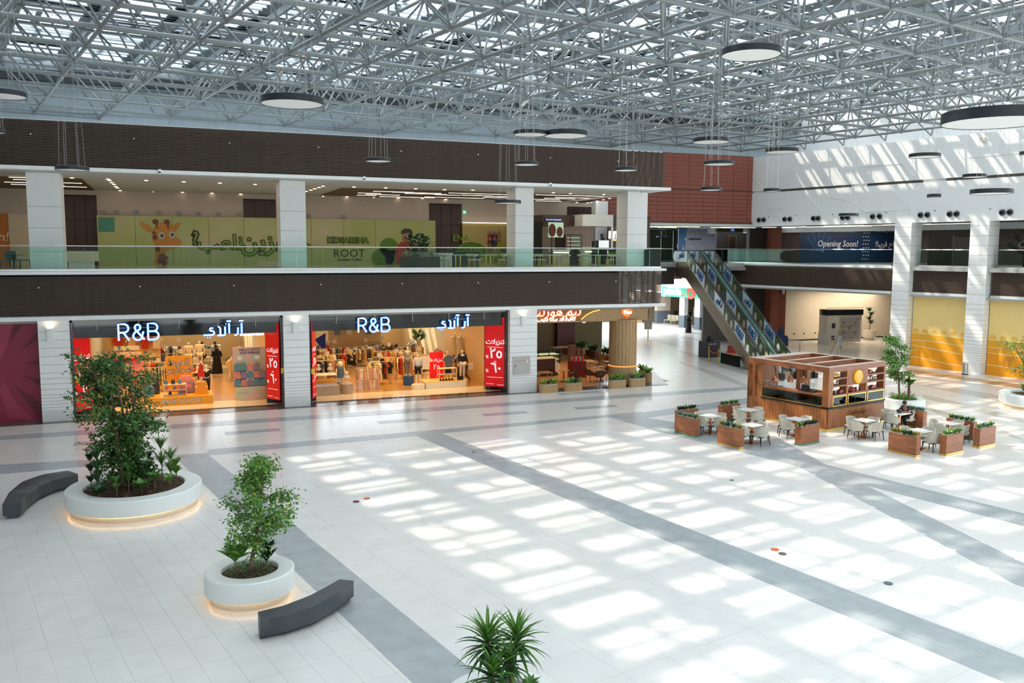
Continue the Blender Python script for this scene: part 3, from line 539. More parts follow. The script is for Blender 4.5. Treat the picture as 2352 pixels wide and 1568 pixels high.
t=thing('service_counter','pinkish cafe till counter upstairs with a warm light line','counter',(ca-.0,cy-.5,6.55)); b=MB(); b.box(0,w_*.28,0,.6,0,.92); b.build('body',mat('rose_panel',(.45,.33,.27),.6,noise=.05),t); b=MB(); b.box(-.03,w_*.28+.03,-.05,.62,.92,1.02); b.build('worktop',WHITE,t); b=MB(); b.box(.05,w_*.28-.05,-.02,0,.8,.86); b.build('light_line',em('warm_line',(1,.7,.35),3.5),t)
t=thing('display_case','glass cake cabinet with lit shelves in the upstairs cafe','display cabinet',(ca+w_*.30,cy-.4,6.55)); W2=w_*.19
b=MB(); b.box(0,W2,0,.6,0,.85); b.build('base',DBACK,t); b=MB(); b.box(0,W2,0,.6,1.95,2.0)
for sx in (0,W2-.04): b.box(sx,sx+.04,0,.04,.85,1.95)
b.build('frame',BLACK,t); b=MB()
for z in (1.05,1.3,1.55,1.78): b.box(.04,W2-.04,.05,.55,z,z+.02)
b.build('shelf',em('case_shelf',(1,.85,.55),.8),t); b=MB(); b.box(.02,W2-.02,.0,.02,.85,1.95); b.build('glass',GLASS,t)
t=thing('coffee_machine','silver espresso machine on the upstairs marble counter','coffee machine',(ca+w_*.74,cy-.55,7.63)); b=MB(); b.box(0,.75,-.2,.3,.08,.55); b.build('body',CHROME,t); b=MB(); b.box(-.3,-.05,-.1,.2,0,.5); b.cyl((.4,0,.55),(.4,0,.72),.14,10); b.build('grinder',BLACK,t); b=MB(); b.cyl((.35,0,.72),(.35,0,.98),.12,10); b.build('hopper',mat('navy_plastic',(.02,.04,.07),.4,noise=.1),t)
b=MB(); [b.cyl((i*.12,(i%2)*.1,0),(i*.12,(i%2)*.1,.12),.035,8) for i in range(8)]; o=b.build('cup_stack',WHITE); o.location=(ca+w_*.5,cy-.6,7.63); tag(o,'row of small cups on the upstairs marble counter','cups',kind='stuff')
t=thing('menu_screen','green and maroon promotional screen hung in the upstairs cafe','screen',(ca-.35,cy-.6,8.35)); b=MB(); b.box(0,1.05,0,.05,0,.95); b.build('panel',em('screen_green',(.30,.42,.28),.8),t); flat('printed_shape',ell(.25,.45,.26,.42),em('maroon',(.06,.01,.01),.5),t,Mo((0,-.002,0),(1,0,0),(0,0,1)),0,.006); flat('printed_shape',ell(.78,.35,.22,.32),em('maroon',(0,0,0),.5),t,Mo((0,-.002,0),(1,0,0),(0,0,1)),0,.006); b=MB(); b.box(.18,.28,.0,.04,-1.7,0); b.build('stand',BLACK,t)
t=thing('signboard','dark lit cafe name board hanging above the upstairs till','sign',(ca-.1,cy+.5,9.35)); b=MB(); b.box(0,1.2,0,.08,0,.3); b.build('panel',BLACK,t); b=MB(); text(b,'DOUGH BRAINED',.14,Mo((.6,-.012,.15),(1,0,0),(0,0,1)),.004); b.build('lettering',em('blueglow',(.35,.4,.9),1.5),t)
t=thing('illuminated_sign','white and orange lit sign starting with m behind the fourth upper column','sign',(xy_(1404,53.15),53.17,8.3)); b=MB(); text(b,'mö',1.0,Mo((.4,-.05,.35),(1,0,0),(0,0,1)),.05,off=.03); b.build('lettering',em('signwhite',(1,.95,.9),2),t); b=MB(); b.box(.0,.9,-.02,.0,-.12,-.02); b.build('underline',em('signor',(1,.4,.08),2),t)
b=MB(); b.box(xy_(1397,53.2),xy_(1500,53.2)-.3,53.2,53.4,6.55,9.9); struct('wall_brown',b,mat('brown_panel',(.07,.045,.03),.5,noise=.1))
b=MB(); b.box(ony(1365,500,54.5).x,ony(1393,500,54.5).x,54.3,54.8,6.55,10.9); struct('column_upper',b,WCOL)
t=thing('exit_sign','small green exit sign high on the lounge back wall','sign',(ony(1067,472,56.7).x,56.68,9.95)); b=MB(); b.box(-.1,.1,0,.1,0,.22); b.build('panel',em('exit_green',(.1,.6,.3),1),t); b=MB(); text(b,'EXIT',.08,Mo((0,-.006,.1),(1,0,0),(0,0,1)),.003); b.build('lettering',em('exit_white',(.9,1,.9),1.2),t)
b=MB(); b.box(-.25,.25,0,.3,0,.05); 
t=thing('potted_plant','tall spiky pink-flowered plant standing behind the timber trough','plant',(xy_(957,46.6),46.6,6.55)); b=MB(); b.cyl((0,0,0),(0,0,.5),.22,12,.28); b.build('pot',mat('pink_pot',(.35,.08,.10),.5,noise=.1),t); clump(t,260,.75,1.0,LEAFD,sd_=21,ls=.3,c=(.1,0,.6))
# ---------------- human figures ----------------
def skin(name,J,E,rad,root,mt,par,sub=1):
    """one continuous skinned surface from a joint graph"""
    ks=list(J); me=bpy.data.meshes.new(name); me.from_pydata([J[k] for k in ks],[(ks.index(a),ks.index(b)) for a,b in E],[]); me.materials.append(mt)
    o=bpy.data.objects.new(name,me); SC.collection.objects.link(o)
    if par: o.parent=par
    md=o.modifiers.new('skin','SKIN'); md.use_smooth_shade=True
    for i,k in enumerate(ks):
        r=rad[k]; r=r if isinstance(r,tuple) else (r,r); me.skin_vertices[0].data[i].radius=r; me.skin_vertices[0].data[i].use_root=(k==root)
    if sub: s=o.modifiers.new('sub','SUBSURF'); s.levels=sub; s.render_levels=sub
    return o
def seg(E): return [(a,b) for c in E for a,b in zip(c,c[1:])]
def standing(t,h=1.0,arm=0,stride=0,lean=0,sk=None,top=None,bottom=None,face=True,dress=None,short=False,coat=None):
    """figure facing -Y, height ~1.72*h"""
    J={'hip':(0,0,.95),'waist':(0,-lean*.3,1.10),'chest':(0,-lean*.7,1.30),'neck':(0,-lean,1.47),'head0':(0,-lean-.01,1.55),'head':(0,-lean-.02,1.65)}
    rad={'hip':(.15,.11),'waist':(.125,.09),'chest':(.165,.10),'neck':.055,'head0':.075,'head':.085}
    E=[['hip','waist','chest','neck','head0','head']]
    for s,n in ((-1,'l'),(1,'r')):
        J.update({'h'+n:(s*.09,0,.90),'k'+n:(s*.10,-.02-stride*s*.15,.50),'a'+n:(s*.10,stride*s*.30,.09),'f'+n:(s*.11,stride*s*.30-.15,.03),
          's'+n:(s*.19,-lean*.9,1.40),'e'+n:(s*(.25+arm*.05),-lean-.02+arm*.04,1.12),'w'+n:(s*(.25-arm*.08),-lean-.06-arm*.2,.90+arm*.15)})
        rad.update({'h'+n:.085,'k'+n:.055,'a'+n:.036,'f'+n:(.04,.028),'s'+n:.058,'e'+n:.038,'w'+n:.026})
        E+=[['hip','h'+n,'k'+n,'a'+n,'f'+n],['chest','s'+n,'e'+n,'w'+n]]
        for q,(dx,dy,l) in enumerate(((-.02,-.02,.07),(-.007,-.03,.085),(.007,-.03,.08),(.02,-.02,.065))):
            J['g%d%s'%(q,n)]=(J['w'+n][0]+dx*1.2,J['w'+n][1]+dy,J['w'+n][2]-.07-l*.6); rad['g%d%s'%(q,n)]=.008; E.append(['w'+n,'g%d%s'%(q,n)])
        J['t'+n]=(J['w'+n][0]-s*.035,J['w'+n][1]-.03,J['w'+n][2]-.06); rad['t'+n]=.009; E.append(['w'+n,'t'+n])
    J={k:(a*h,b*h,c*h) for k,(a,b,c) in J.items()}; rad={k:(tuple(x*h for x in r) if isinstance(r,tuple) else r*h) for k,r in rad.items()}
    o=skin('body',J,seg(E),rad,'hip',sk,t)
    def sub_(name,keys,f,mt,ex=None):
        EE=[(a,b) for a,b in seg(E) if a in keys and b in keys]; KK=[k for k in J if k in keys]
        return skin(name,{k:J[k] for k in KK},EE,{k:(tuple(x*f for x in rad[k]) if isinstance(rad[k],tuple) else rad[k]*f) for k in KK},'hip' if 'hip' in KK else KK[0],mt,t)
    if top: sub_('top',['hip','waist','chest','neck','sl','sr','el','er']+(['wl','wr'] if coat else []),1.18 if not coat else 1.3,top)
    if bottom: sub_('trousers',['hip','hl','hr','kl','kr']+([] if short else ['al','ar']),1.22,bottom)
    if dress: b=MB(); b.lathe([(.30*h,.38*h),(.27*h,.55*h),(.18*h,.95*h),(.13*h,1.12*h),(.175*h,1.32*h),(.10*h,1.45*h)],14,1,.75); b.build('dress',dress,t,True)
    return o
MANN=mat('mannequin_white',(.80,.76,.66),.35,noise=.02); SKIN=mat('skin_tan',(.36,.19,.12),.55,noise=.06); HAIR=mat('hair_black',(.012,.010,.010),.6,noise=.1)
def headbits(t,h,z=1.66,y=-.02,hair=True):
    b=MB(); b.ball((0,y+.015,z+.035),.095,12,.95,1.05,.95); 
    if hair: b.build('hair',HAIR,t,True)
    b=MB(); b.cyl((0,y-.085,z+.0),(0,y-.115,z-.025),.010,6,.016); b.ball((-.088,y,z),.02,6); b.ball((.088,y,z),.02,6); b.build('face_features',SKIN,t,True)
    b=MB(); b.ball((-.03,y-.082,z+.02),.011,6); b.ball((.03,y-.082,z+.02),.011,6); b.box(-.03,.03,y-.09,y-.08,z-.055,z-.047); b.build('eyes_and_mouth',HAIR,t,True)
# ---------------- clothes shops ----------------
AMB=mat('amber_wall',(.80,.58,.28),.6,noise=.04); CRF=mat('cream_shop_floor',(.82,.72,.52),.12,noise=.03); BRF=mat('brown_shop_floor',(.42,.25,.10),.14,noise=.06,nscale=1.5)
PORTAL=mat('black_gloss',(.012,.013,.013),.04,noise=.05); RED=mat('sale_red',(.72,.006,.010),.35,.0,(.9,.01,.012),.30); PRW=em('print_glow_white',(.85,.85,.86),.6)
NEON=em('neon_white',(.85,.92,1),2.2); NEOB=mat('neon_blue_rim',(.03,.16,.5),.4,0,(.05,.30,1),1.0)
def shop(x0,x1,d,nm):
    b=MB(); b.box(x0,x1,43.1,d,-.006,.004); o=struct('floor_%s'%nm,b,BRF); b=MB(); b.box(x0,x1,43.1,45.3,.004,.008); b.build('cream_strip',CRF,o)
    b=MB(); b.box(x0-.02,x0+.03,44.2,d,0,4.3); struct('wall_%s_left'%nm,b,AMB); b=MB(); b.box(x1-.03,x1+.02,44.2,d,0,4.3); struct('wall_%s_right'%nm,b,AMB); b=MB(); b.box(x0,x1,d,d+.1,0,4.3); struct('wall_%s_rear'%nm,b,AMB)
    b=MB(); b.box(x0-.7,x1+.7,43.1,43.5,3.56,4.44); o=struct('trim_%s'%nm,b,PORTAL)
    b=MB()
    for k in range(5): x=x0+(x1-x0)*(k+.6)/5.2; b.cyl((x,42.95,3.9),(x,42.95,4.44),.012,5)
    b.cyl((x0+1,42.95,3.98),(x0+3.4,42.95,3.98),.012,5); b.cyl((x1-3,42.95,3.98),(x1-1,42.95,3.98),.012,5); b.build('sign_rod',CHROME,o)
    b=MB(); b.box(x0,x1,43.1,43.35,-.005,.012); struct('threshold_%s'%nm,b,PORTAL)
shop(-3.75,5.1,63,'shop_a'); shop(6.75,16.8,64,'shop_b')
for x0,x1 in ((-3.82,-3.2),(4.62,5.3),(6.5,6.98),(16.1,16.9)):
    b=MB(); b.box(x0,x1,43.9 if x0!=6.5 else 43.7,44.2,0,4.44); struct('portal_panel',b,PORTAL)
for x0,x1 in ((-3.82,-3.72),(5.2,5.3),(6.5,6.6),(16.8,16.9)): b=MB(); b.box(x0,x1,42.75,44,0,4.44); struct('portal_panel',b,mat('dark_glass_panel',(.05,.065,.065),.08,noise=.1))
def banner(p,q,label):
    p,q=V((p[0],p[1],0)),V((q[0],q[1],0)); w_=(q-p).length; d=(q-p).normalized(); t=thing('sale_banner',label,'banner',p+UP*.25); m=Mo((0,0,0),d,UP)
    b=MB(); b.box(0,w_,0,3.74,-.04,.0,m); b.build('panel',RED,t); c=m@Mx.Translation((w_/2,0,.004)); s=w_/1.1
    b=MB(); tt=lambda s_,sz,x,y: text(b,s_,sz,c@Mx.Translation((x,y,0)),.003,off=sz*.02)
    tt(ar('تنزيلات'),.34*s,0,2.42); tt('\u0662\u0665',.70*s,.06,1.78); tt('\u0666\u0660',.70*s,.06,1.0); tt('%',.22*s,-.42*s,1.6); tt('%',.22*s,-.42*s,.85); tt(ar('حتى') if False else ar('من'),.12*s,0,1.38)
    for y in (2.12,.5): b.box(-w_*.38,w_*.38,y,y+.02,0,.004,c)
    b.box(-w_*.42,-w_*.05,.14,.16,0,.004,c); b.box(w_*.1,w_*.42,.1,.12,0,.004,c); b.build('lettering',PRW,t)
banner((-3.8,42.98),(-3.12,43.84),'red sale banner at the far left of the left clothes shop'); banner((4.62,43.85),(5.12,42.98),'red sale banner just left of the column between the shops')
banner((6.72,42.98),(7.02,43.8),'narrow red sale banner just right of the column between the shops'); banner((15.95,43.7),(16.85,42.98),'red sale banner at the right end of the right clothes shop')
# tube lettering R&B and Arabic name
def strokes(P,c,s,M):
    for L in P: c.tube([M@V((x*s,y*s,0)) for x,y in L],.0,6) if False else None
ARC=lambda cx,cy,rx,ry,a0,a1,n=8: [(cx+rx*cos(R(a0+(a1-a0)*i/n)),cy+ry*sin(R(a0+(a1-a0)*i/n))) for i in range(n+1)]
SR=[[(0,0),(0,1),(.30,1)]+ARC(.30,.74,.26,.26,90,-90)+[(.0,.48)],[(.28,.48),(.58,0)]]
SA=[[(.62,.52)]+[(.55,.30)]+ARC(.30,.24,.26,.24,-20,-180)+[(.04,.3),(.12,.46),(.36,.62)]+ARC(.30,.78,.16,.17,-50,200)+[(.16,.66),(.66,.02)]]
SB=[[(0,0),(0,1),(.30,1)]+ARC(.32,.76,.22,.24,90,-90)+[(0,.52)],[(.3,.52)]+ARC(.33,.26,.27,.26,90,-90)+[(0,0)]]
RB=[[(x,y) for x,y in L] for L in SR]+[[(x+.78,y) for x,y in L] for L in SA]+[[(x+1.66,y) for x,y in L] for L in SB]
# آر آندي right to left
AD=[[(3.05,.15),(3.05,1.0)],[(2.85,1.18),(3.2,1.18)],[(2.45,-.02)]+[(2.62,.0),(2.74,.12),(2.76,.62)],[(2.05,.15),(2.05,1.0)],[(1.86,1.18),(2.2,1.18)],[(1.72,.72),(1.72,.12),(1.68,.0),(1.1,.0)],[(1.18,.75),(1.34,.62),(1.34,.0)],[(1.78,.95),(1.82,.95)],
 [(.78,.62),(.55,.62),(.50,.48),(.62,.40),(.80,.36),(.86,.2),(.74,.06),(.0,.05)],[(.3,-.16),(.34,-.16)],[(.52,-.16),(.56,-.16)]]
def neon(P,s,M,label,cat='sign'):
    t=thing('neon_sign',label,cat,M.translation); T=Mx.Translation(-M.translation)@M
    b=MB(); c=MB()
    for L in P:
        L3=[T@V((x*s,y*s,0)) for x,y in L]; b.tube(L3,.062,6); c.tube([T@V((x*s,y*s,.055)) for x,y in L],.028,6)
    b.build('blue_channel',NEOB,t,True); c.build('white_tube',NEON,t,True)
def wx(x): return ony(x,760,42.9).x
neon(RB,.74,MX(wx(272),42.9,ony(272,782,42.9).z),'white neon R&B letters over the left clothes shop'); neon(RB,.70,MX(wx(823),42.9,ony(823,763,42.9).z),'white neon R&B letters over the right clothes shop')
neon(AD,.56,MX(wx(467),42.9,ony(467,771,42.9).z),'white neon Arabic name over the left clothes shop'); neon(AD,.55,MX(wx(1003),42.9,ony(1003,754,42.9).z),'white neon Arabic name over the right clothes shop')
t=thing('shop_sign','small white INFANT sign in the left clothes shop','sign',(wx(549)+.1,43.7,3.5)); b=MB(); b.box(0,1.1,0,.04,-.12,.12); b.build('panel',em('signpanel',(.9,.88,.8),1.2),t); b=MB(); text(b,'INFANT',.17,Mo((.33,-.005,0),(1,0,0),(0,0,1)),.002); text(b,ar('رضيع'),.2,Mo((.85,-.005,0),(1,0,0),(0,0,1)),.002); b.build('lettering',mat('ink',(.05,.05,.05),.6,noise=.05),t)
for x,z in ((-3.66,1.6),(5.18,1.6),(6.62,1.5),(16.9,1.7)):
    b=MB(); b.box(0,.16,-.015,0,0,.26); b.box(.03,.13,-.017,-.014,.14,.2); o=b.build('warning_sticker',[mat('yellow_sticker',(.75,.62,.02),.5,noise=.05)]); o.location=(x,42.75,z); tag(o,'yellow warning sticker on the dark shop portal, %s'%{-3.66:'leftmost',5.18:'left of the middle column',6.62:'right of the middle column',16.9:'beside the coffee shop column'}[x],'sticker')
PALET=[(.72,.55,.32),(.55,.40,.18),(.55,.04,.02),(.02,.02,.025),(.70,.60,.30),(.12,.16,.22),(.55,.33,.12),(.85,.78,.62),(.30,.18,.08),(.72,.40,.28),(.16,.20,.12),(.78,.55,.20),(.25,.28,.33),(.85,.8,.7)]
CM=[mat('garment_%d'%i,c,.8,noise=.18,nscale=8) for i,c in enumerate(PALET)]
def gmesh(kind,mi):
    b=MB()
    if kind==0: P=[(-.17,-.62),(.17,-.62),(.18,-.15),(.29,-.27),(.34,-.20),(.16,0),(.05,.02),(-.05,.02),(-.16,0),(-.34,-.20),(-.29,-.27),(-.18,-.15)]
    elif kind==1: P=[(-.27,-.95),(.27,-.95),(.15,-.35),(.17,-.05),(.06,.02),(-.06,.02),(-.17,-.05),(-.15,-.35)]
    else: P=[(-.19,-.95),(-.04,-.95),(0,-.2),(.04,-.95),(.19,-.95),(.17,0),(-.17,0)]
    b.prism(P,-.035,.035,Mo((0,0,0),(1,0,0),(0,0,1))); b.tube([(-.12,0,-.02),(0,0,.06),(.12,0,-.02)],.008,4); 
    me=bpy.data.meshes.new('garment'); me.from_pydata(b.v,[],b.f); me.materials.append(CM[mi]); return me
GM=[[gmesh(k,i) for i in range(len(CM))] for k in range(3)]
def garment(p,rz,kind,mi,label,grp,s=1,name=None):
    o=bpy.data.objects.new(name or ('shirt','dress','trousers')[kind],GM[kind][mi]); SC.collection.objects.link(o); o.location=p; o.rotation_euler=(0,0,rz); o.scale=(s,s,s); return tag(o,label,'clothing',grp)
def rack(x,y,rz,L,n,where,h=1.25,kinds=(0,1,2),cols=None,lev=1):
    t=thing('clothes_rack','chrome clothes rack %s'%where,'clothes rack',(x,y,0.008),rz); c,s=cos(rz),sin(rz)
    b=MB(); b.cyl((-L/2,0,h),(L/2,0,h),.016,6); b.build('rail',CHROME,t)
    for sx in (-1,1): b=MB(); b.cyl((sx*L/2,0,0),(sx*L/2,0,h),.016,6); b.box(sx*L/2-.02,sx*L/2+.02,-.25,.25,0,.03); b.build('leg',CHROME,t)
    rn=random.Random(int(x*7+y*3)); cols=cols or range(len(CM))
    for l in range(lev):
        for i in range(n):
            u=-L/2+L*(i+.5)/n; k=rn.choice(kinds); hh=h-.06-l*.62
            garment((x+c*u,y+s*u,hh),rz+pi/2+rn.choice((-.15,.1,.9,-.8,.4))+rn.uniform(-.15,.15),k,rn.choice(list(cols)),'garment hanging on the rack %s'%where,'garments on the rack '+where,1 if lev==1 else .6)
    if rn.random()<.6:
        b=MB(); b.cyl((0,0,0),(0,0,.28),.008,4); b.box(-.11,.11,-.01,.01,.28,.52); o=b.build('price_card',mat('card_white',(.82,.78,.66),.5,noise=.04)); o.location=(x,y,h); o.rotation_euler=(0,0,rz); tag(o,'price card on the rack %s'%where,'price card')
# right shop racks
rack(10.15,46.3,.15,1.25,9,'of pink children clothes, front of right shop',1.2,(1,),(0,7,9,13,9),2)
for x,y,rz,L,n,w_ in ((8.6,49.6,.1,1.8,12,'second row left in the right clothes shop'),(9.4,52.3,.2,2.0,12,'third row left in the right clothes shop'),(12.6,49.6,-.2,1.8,12,'behind the front platform, left part'),(14.2,50.4,-.1,1.8,12,'behind the front platform, right part'),(13.0,53.0,0,2.0,12,'centre of the right clothes shop'),(16.1,48.7,1.45,2.6,14,'along the right wall of the right clothes shop'),(16.2,52.5,1.5,2.4,12,'further along the right wall of the right shop'),(10.2,56.0,.3,2.2,12,'deep in the right clothes shop, left'),(13.5,57,0,2.2,12,'deep in the right clothes shop, centre'),(7.6,53.5,1.4,2.4,12,'along the left wall of the right clothes shop')):
    rack(x,y,rz,L,n,w_)
for x,y,rz,L,n,w_ in ((-2.9,47.6,1.35,2.2,12,'along the left wall of the left clothes shop'),(-2.8,51,1.4,2.2,12,'further along the left wall of the left clothes shop'),(-.6,52,0,2.0,12,'behind the toy boxes in the left clothes shop'),(1.2,50.5,.1,1.4,9,'behind the orange board in the left clothes shop'),(4.3,51.0,1.5,2.4,13,'along the right wall of the left clothes shop'),(4.4,54.5,1.5,2.6,13,'deep on the right wall of the left clothes shop'),(0,56,0,2.4,12,'deep in the left clothes shop, left'),(1.5,58,0,1.6,9,'deepest in the left clothes shop')):
    rack(x,y,rz,L,n,w_)
for k,(x,y,rz,L) in enumerate(((8.0,51.2,.1,1.5),(11.2,48.0,.1,1.3),(11.5,54.6,.1,2.0),(8.6,55.2,.2,1.8),(14.8,54.8,.1,1.8),(12.2,56.0,0,1.6),(9.0,58.0,.1,2.2),(15.8,57.5,1.4,2.2),(11.6,60.5,0,2.6))): rack(x,y,rz,L,13,'%s in the right shop'%('left of the second row','beside the blue podium','centre of the fourth row','left of the fourth row','right of the fourth row','centre of the fifth row','left of the sixth row','deep along the right wall','at the very back')[k])
for k,(x,y,rz,L) in enumerate(((-.3,49.8,.1,1.6),(-1.2,52.8,0,1.8),(.9,53.6,.1,1.8),(-1.8,56.5,.1,1.8),(.9,60.5,0,2.2),(3.6,52.6,1.5,1.8),(4.5,58,1.5,2.4),(-2.9,54.4,1.4,1.8))): rack(x,y,rz,L,13,'%s in the left shop'%('behind the toy gondola','left of the aisle, second row','left of the aisle, third row','far left, fourth row','at the very back','right of the aisle','deep along the right wall','deep along the left wall')[k])
# partition walls with displayed shirts
for (x0,x1,Y,L,nm) in ((-2.9,-.2,54.2,((-2.4,2),(-1.7,0),(-1.0,2),(-.4,7)),'left'),(10.2,13.8,58.5,((10.8,12),(11.6,7),(12.9,5)),'right')):
    b=MB(); b.box(x0,x1,Y,Y+.12,0,3.1); o=struct('wall_partition_%s'%nm,b,AMB); 
    for z in (1.35,2.75): b=MB(); b.box(x0,x1,Y-.3,Y,z,z+.04); b.build('shelf',AMB,o)
    for x,c in L: garment((x,Y-.14,2.5),0,0,c,'shirt shown flat on the partition wall of the %s clothes shop'%nm,'wall shirts %s shop'%nm,1.1)
def mannequin(x,y,z,label,h=1,**k):
    t=thing('mannequin',label,'mannequin',(x,y,z),k.pop('rz',0)); standing(t,h,sk=MANN,**k); return t
NAVY=mat('navy_cloth',(.015,.02,.035),.7,noise=.1); WCL=mat('white_cloth',(.80,.76,.66),.7,noise=.06); BLK=mat('black_cloth',(.012,.012,.014),.75,noise=.15); REDC=mat('red_cloth',(.65,.03,.01),.7,noise=.08); FLOR=mat('floral_cloth',(.62,.45,.35),.7,nscale=22,c2=(.45,.05,.04)); DENIM=mat('denim',(.12,.18,.26),.8,noise=.15)
def pod(x,y,r,h,m,label): 
    b=MB(); b.cyl((0,0,0),(0,0,h),r,20); b.cyl((0,0,h),(0,0,h+.02),r*.97,20); o=b.build('display_podium',m); o.location=(x,y,.008); tag(o,label,'podium')
WP=mat('podium_white',(.80,.74,.60),.5,noise=.04); BLUP=mat('podium_blue',(.03,.10,.28),.5,noise=.08); GRP=mat('podium_taupe',(.42,.33,.24),.5,noise=.08)
pod(12.75,45.5,.36,.24,WP,'round white podium under the shirt mannequin, right shop'); mannequin(12.75,45.5,.27,'mannequin in white open shirt and black shorts, front of the right shop',top=WCL,bottom=BLK,short=True,coat=True)
pod(12.65,47.1,.3,.5,BLUP,'round blue podium left of the white platform'); mannequin(12.6,47.1,.53,'mannequin in patterned blouse on the blue podium',.98,top=mat('bw_pattern',(.7,.65,.5),.7,nscale=18,c2=(.03,.03,.03)),bottom=mat('grey_cloth',(.2,.2,.2),.7,noise=.1))
pod(15.55,46.3,.3,.26,WP,'round white podium under the dark jacket mannequin'); mannequin(15.55,46.3,.29,'mannequin in navy jacket and wide white trousers, right shop',top=NAVY,bottom=WCL,coat=True)
mannequin(15.3,48.3,.01,'mannequin in long red floral dress behind the navy jacket one',1.0,dress=FLOR); 
for x,y,l in ((16.3,50.0,'left'),(16.55,49.6,'right')): mannequin(x,y,1.0,'mannequin in pale floral dress on the high shelf, %s of the pair'%l,.95,dress=mat('pale_floral',(.72,.62,.42),.7,nscale=20,c2=(.35,.3,.2)))
b=MB(); b.box(0,.85,0,1.4,0,.98); b.box(-.03,.85,-.03,1.43,.98,1.0); o=b.build('shop_cabinet',AMB); o.location=(15.9,49.2,.008); tag(o,'amber cabinet carrying the two floral mannequins, right wall','cabinet')
t=thing('display_platform','long low white display platform at the front of the right shop','platform',(13.15,45.3,.008)); b=MB(); b.box(0,2.3,0,1.3,0,.33); b.build('body',WP,t); b=MB(); b.box(0.03,2.27,.03,1.27,.33,.36); b.build('top',mat('platform_yellow',(.82,.56,.16),.5,noise=.04),t)
t=thing('display_shelf','white two-level shoe shelf on the white platform','shelf',(13.95,45.5,.368)); 
for z in (.34,.66): b=MB(); b.box(0,1.0,0,.4,z,z+.03); b.build('shelf_board',WP,t)
for sx in (0,.97):
    for sy in (0,.37): b=MB(); b.box(sx,sx+.03,sy,sy+.03,0,.68); b.build('leg',WP,t)
def shoe(): b=MB(); b.prism([(-.13,-.045),(.10,-.05),(.14,0),(.10,.05),(-.13,.045)],0,.03); b.prism([(-.13,-.04),(-.02,-.04),(-.02,.04),(-.13,.04)],.03,.09); return b
sh=None
for i in range(5):
    p=(14.1+i*.17,45.7,.37)
    if sh is None: sh=shoe().build('shoe',BLK); o=sh
    else: o=dup(sh)
    o.location=p; tag(o,'dark shoe in the row under the white shoe shelf','shoe','shoes under the white shoe shelf'); o.rotation_euler=(0,0,-pi/2)
b=MB(); b.box(-.16,.16,-.08,.08,0,.2); b.tube([(-.08,0,.2),(-.05,0,.34),(.05,0,.34),(.08,0,.2)],.012,5); o=b.build('handbag',BLK); o.location=(14.55,45.75,1.07-.008); o.location.z=.368+.40; tag(o,'black handbag on the white shoe shelf','bag')
o=dup(o,(15.2,45.6,.37)); o['label']='dark handbag on the platform right of the shoe shelf'
for x,mi,l in ((13.55,13,'white t-shirt on a stand at the front platform'),(14.9,5,'dark blue jacket hung above the front platform')):
    b=MB(); b.cyl((x,46.75,0.01),(x,46.75,1.62),.012,5); o=b.build('display_stand',CHROME); tag(o,'thin stand holding the %s'%l[:18].strip(),'stand'); garment((x,46.7,1.6),0,0,mi,l,None,1.15)
t=thing('sale_stand','small red sale board behind the white platform','sign',(13.95,47.3,.008)); b=MB(); b.box(0,.8,0,.05,0,1.75); b.build('panel',RED,t); b=MB(); text(b,ar('تنزيلات'),.28,Mo((.4,-.008,1.3),(1,0,0),(0,0,1)),.002); text(b,'\u0662\u0665',.4,Mo((.4,-.008,.9),(1,0,0),(0,0,1)),.002); b.build('lettering',PRW,t)
# children corner, front left of right shop
t=thing('display_table','taupe display table with glass shelf, front left of the right shop','table',(7.15,45.0,.008)); b=MB(); b.box(0,1.25,0,.9,0,.5); b.build('body',GRP,t); b=MB(); b.box(0,1.2,.3,1.2,1.0,1.03); b.build('shelf',WP,t)
for sx in (.02,1.17):
    for sy in (.32,1.17): b=MB(); b.cyl((sx,sy,.5 if sy<1 else 0),(sx,sy,1.0),.012,5); b.build('leg',CHROME,t)
for x,y,l in ((7.35,45.6,'left'),(8.0,45.6,'right')): pass
def kid(x,y,z,label,s,m,leg=True):
    t=thing('child_mannequin',label,'mannequin',(x,y,z)); b=MB(); b.ball((0,0,.62*s),.11*s,10); b.ball((0,0,.38*s),.13*s,10,1,.8,1.2); b.cyl((-.06*s,0,.2*s if leg else .1*s),(-.07*s,0 if leg else -.2*s,0 if leg else .08*s),.045*s,6); b.cyl((.06*s,0,.2*s if leg else .1*s),(.07*s,0 if leg else -.2*s,0 if leg else .08*s),.045*s,6); b.tube([(-.13*s,0,.46*s),(-.17*s,-.08*s,.3*s)],.03*s,5); b.tube([(.13*s,0,.46*s),(.17*s,-.08*s,.3*s)],.03*s,5); b.build('body',MANN,t,True)
    if m: b=MB(); b.lathe([(.15*s,.14*s),(.13*s,.3*s),(.14*s,.48*s),(.07*s,.53*s)],10,1,.8); b.build('clothes',m,t,True)
kid(7.45,45.75,1.04,'seated baby mannequin on the taupe table, left one',.75,None,False); kid(8.05,45.75,1.04,'seated baby mannequin on the taupe table, right one',.75,None,False)
pod(8.85,45.4,.32,.5,GRP,'round taupe podium with a sitting baby mannequin'); kid(8.85,45.4,.53,'sitting baby mannequin on the round taupe podium',.9,None,False)
pod(8.75,46.6,.3,.45,GRP,'round taupe podium with a standing child mannequin'); kid(8.75,46.6,.48,'standing child mannequin in denim shirt',1.5,DENIM)
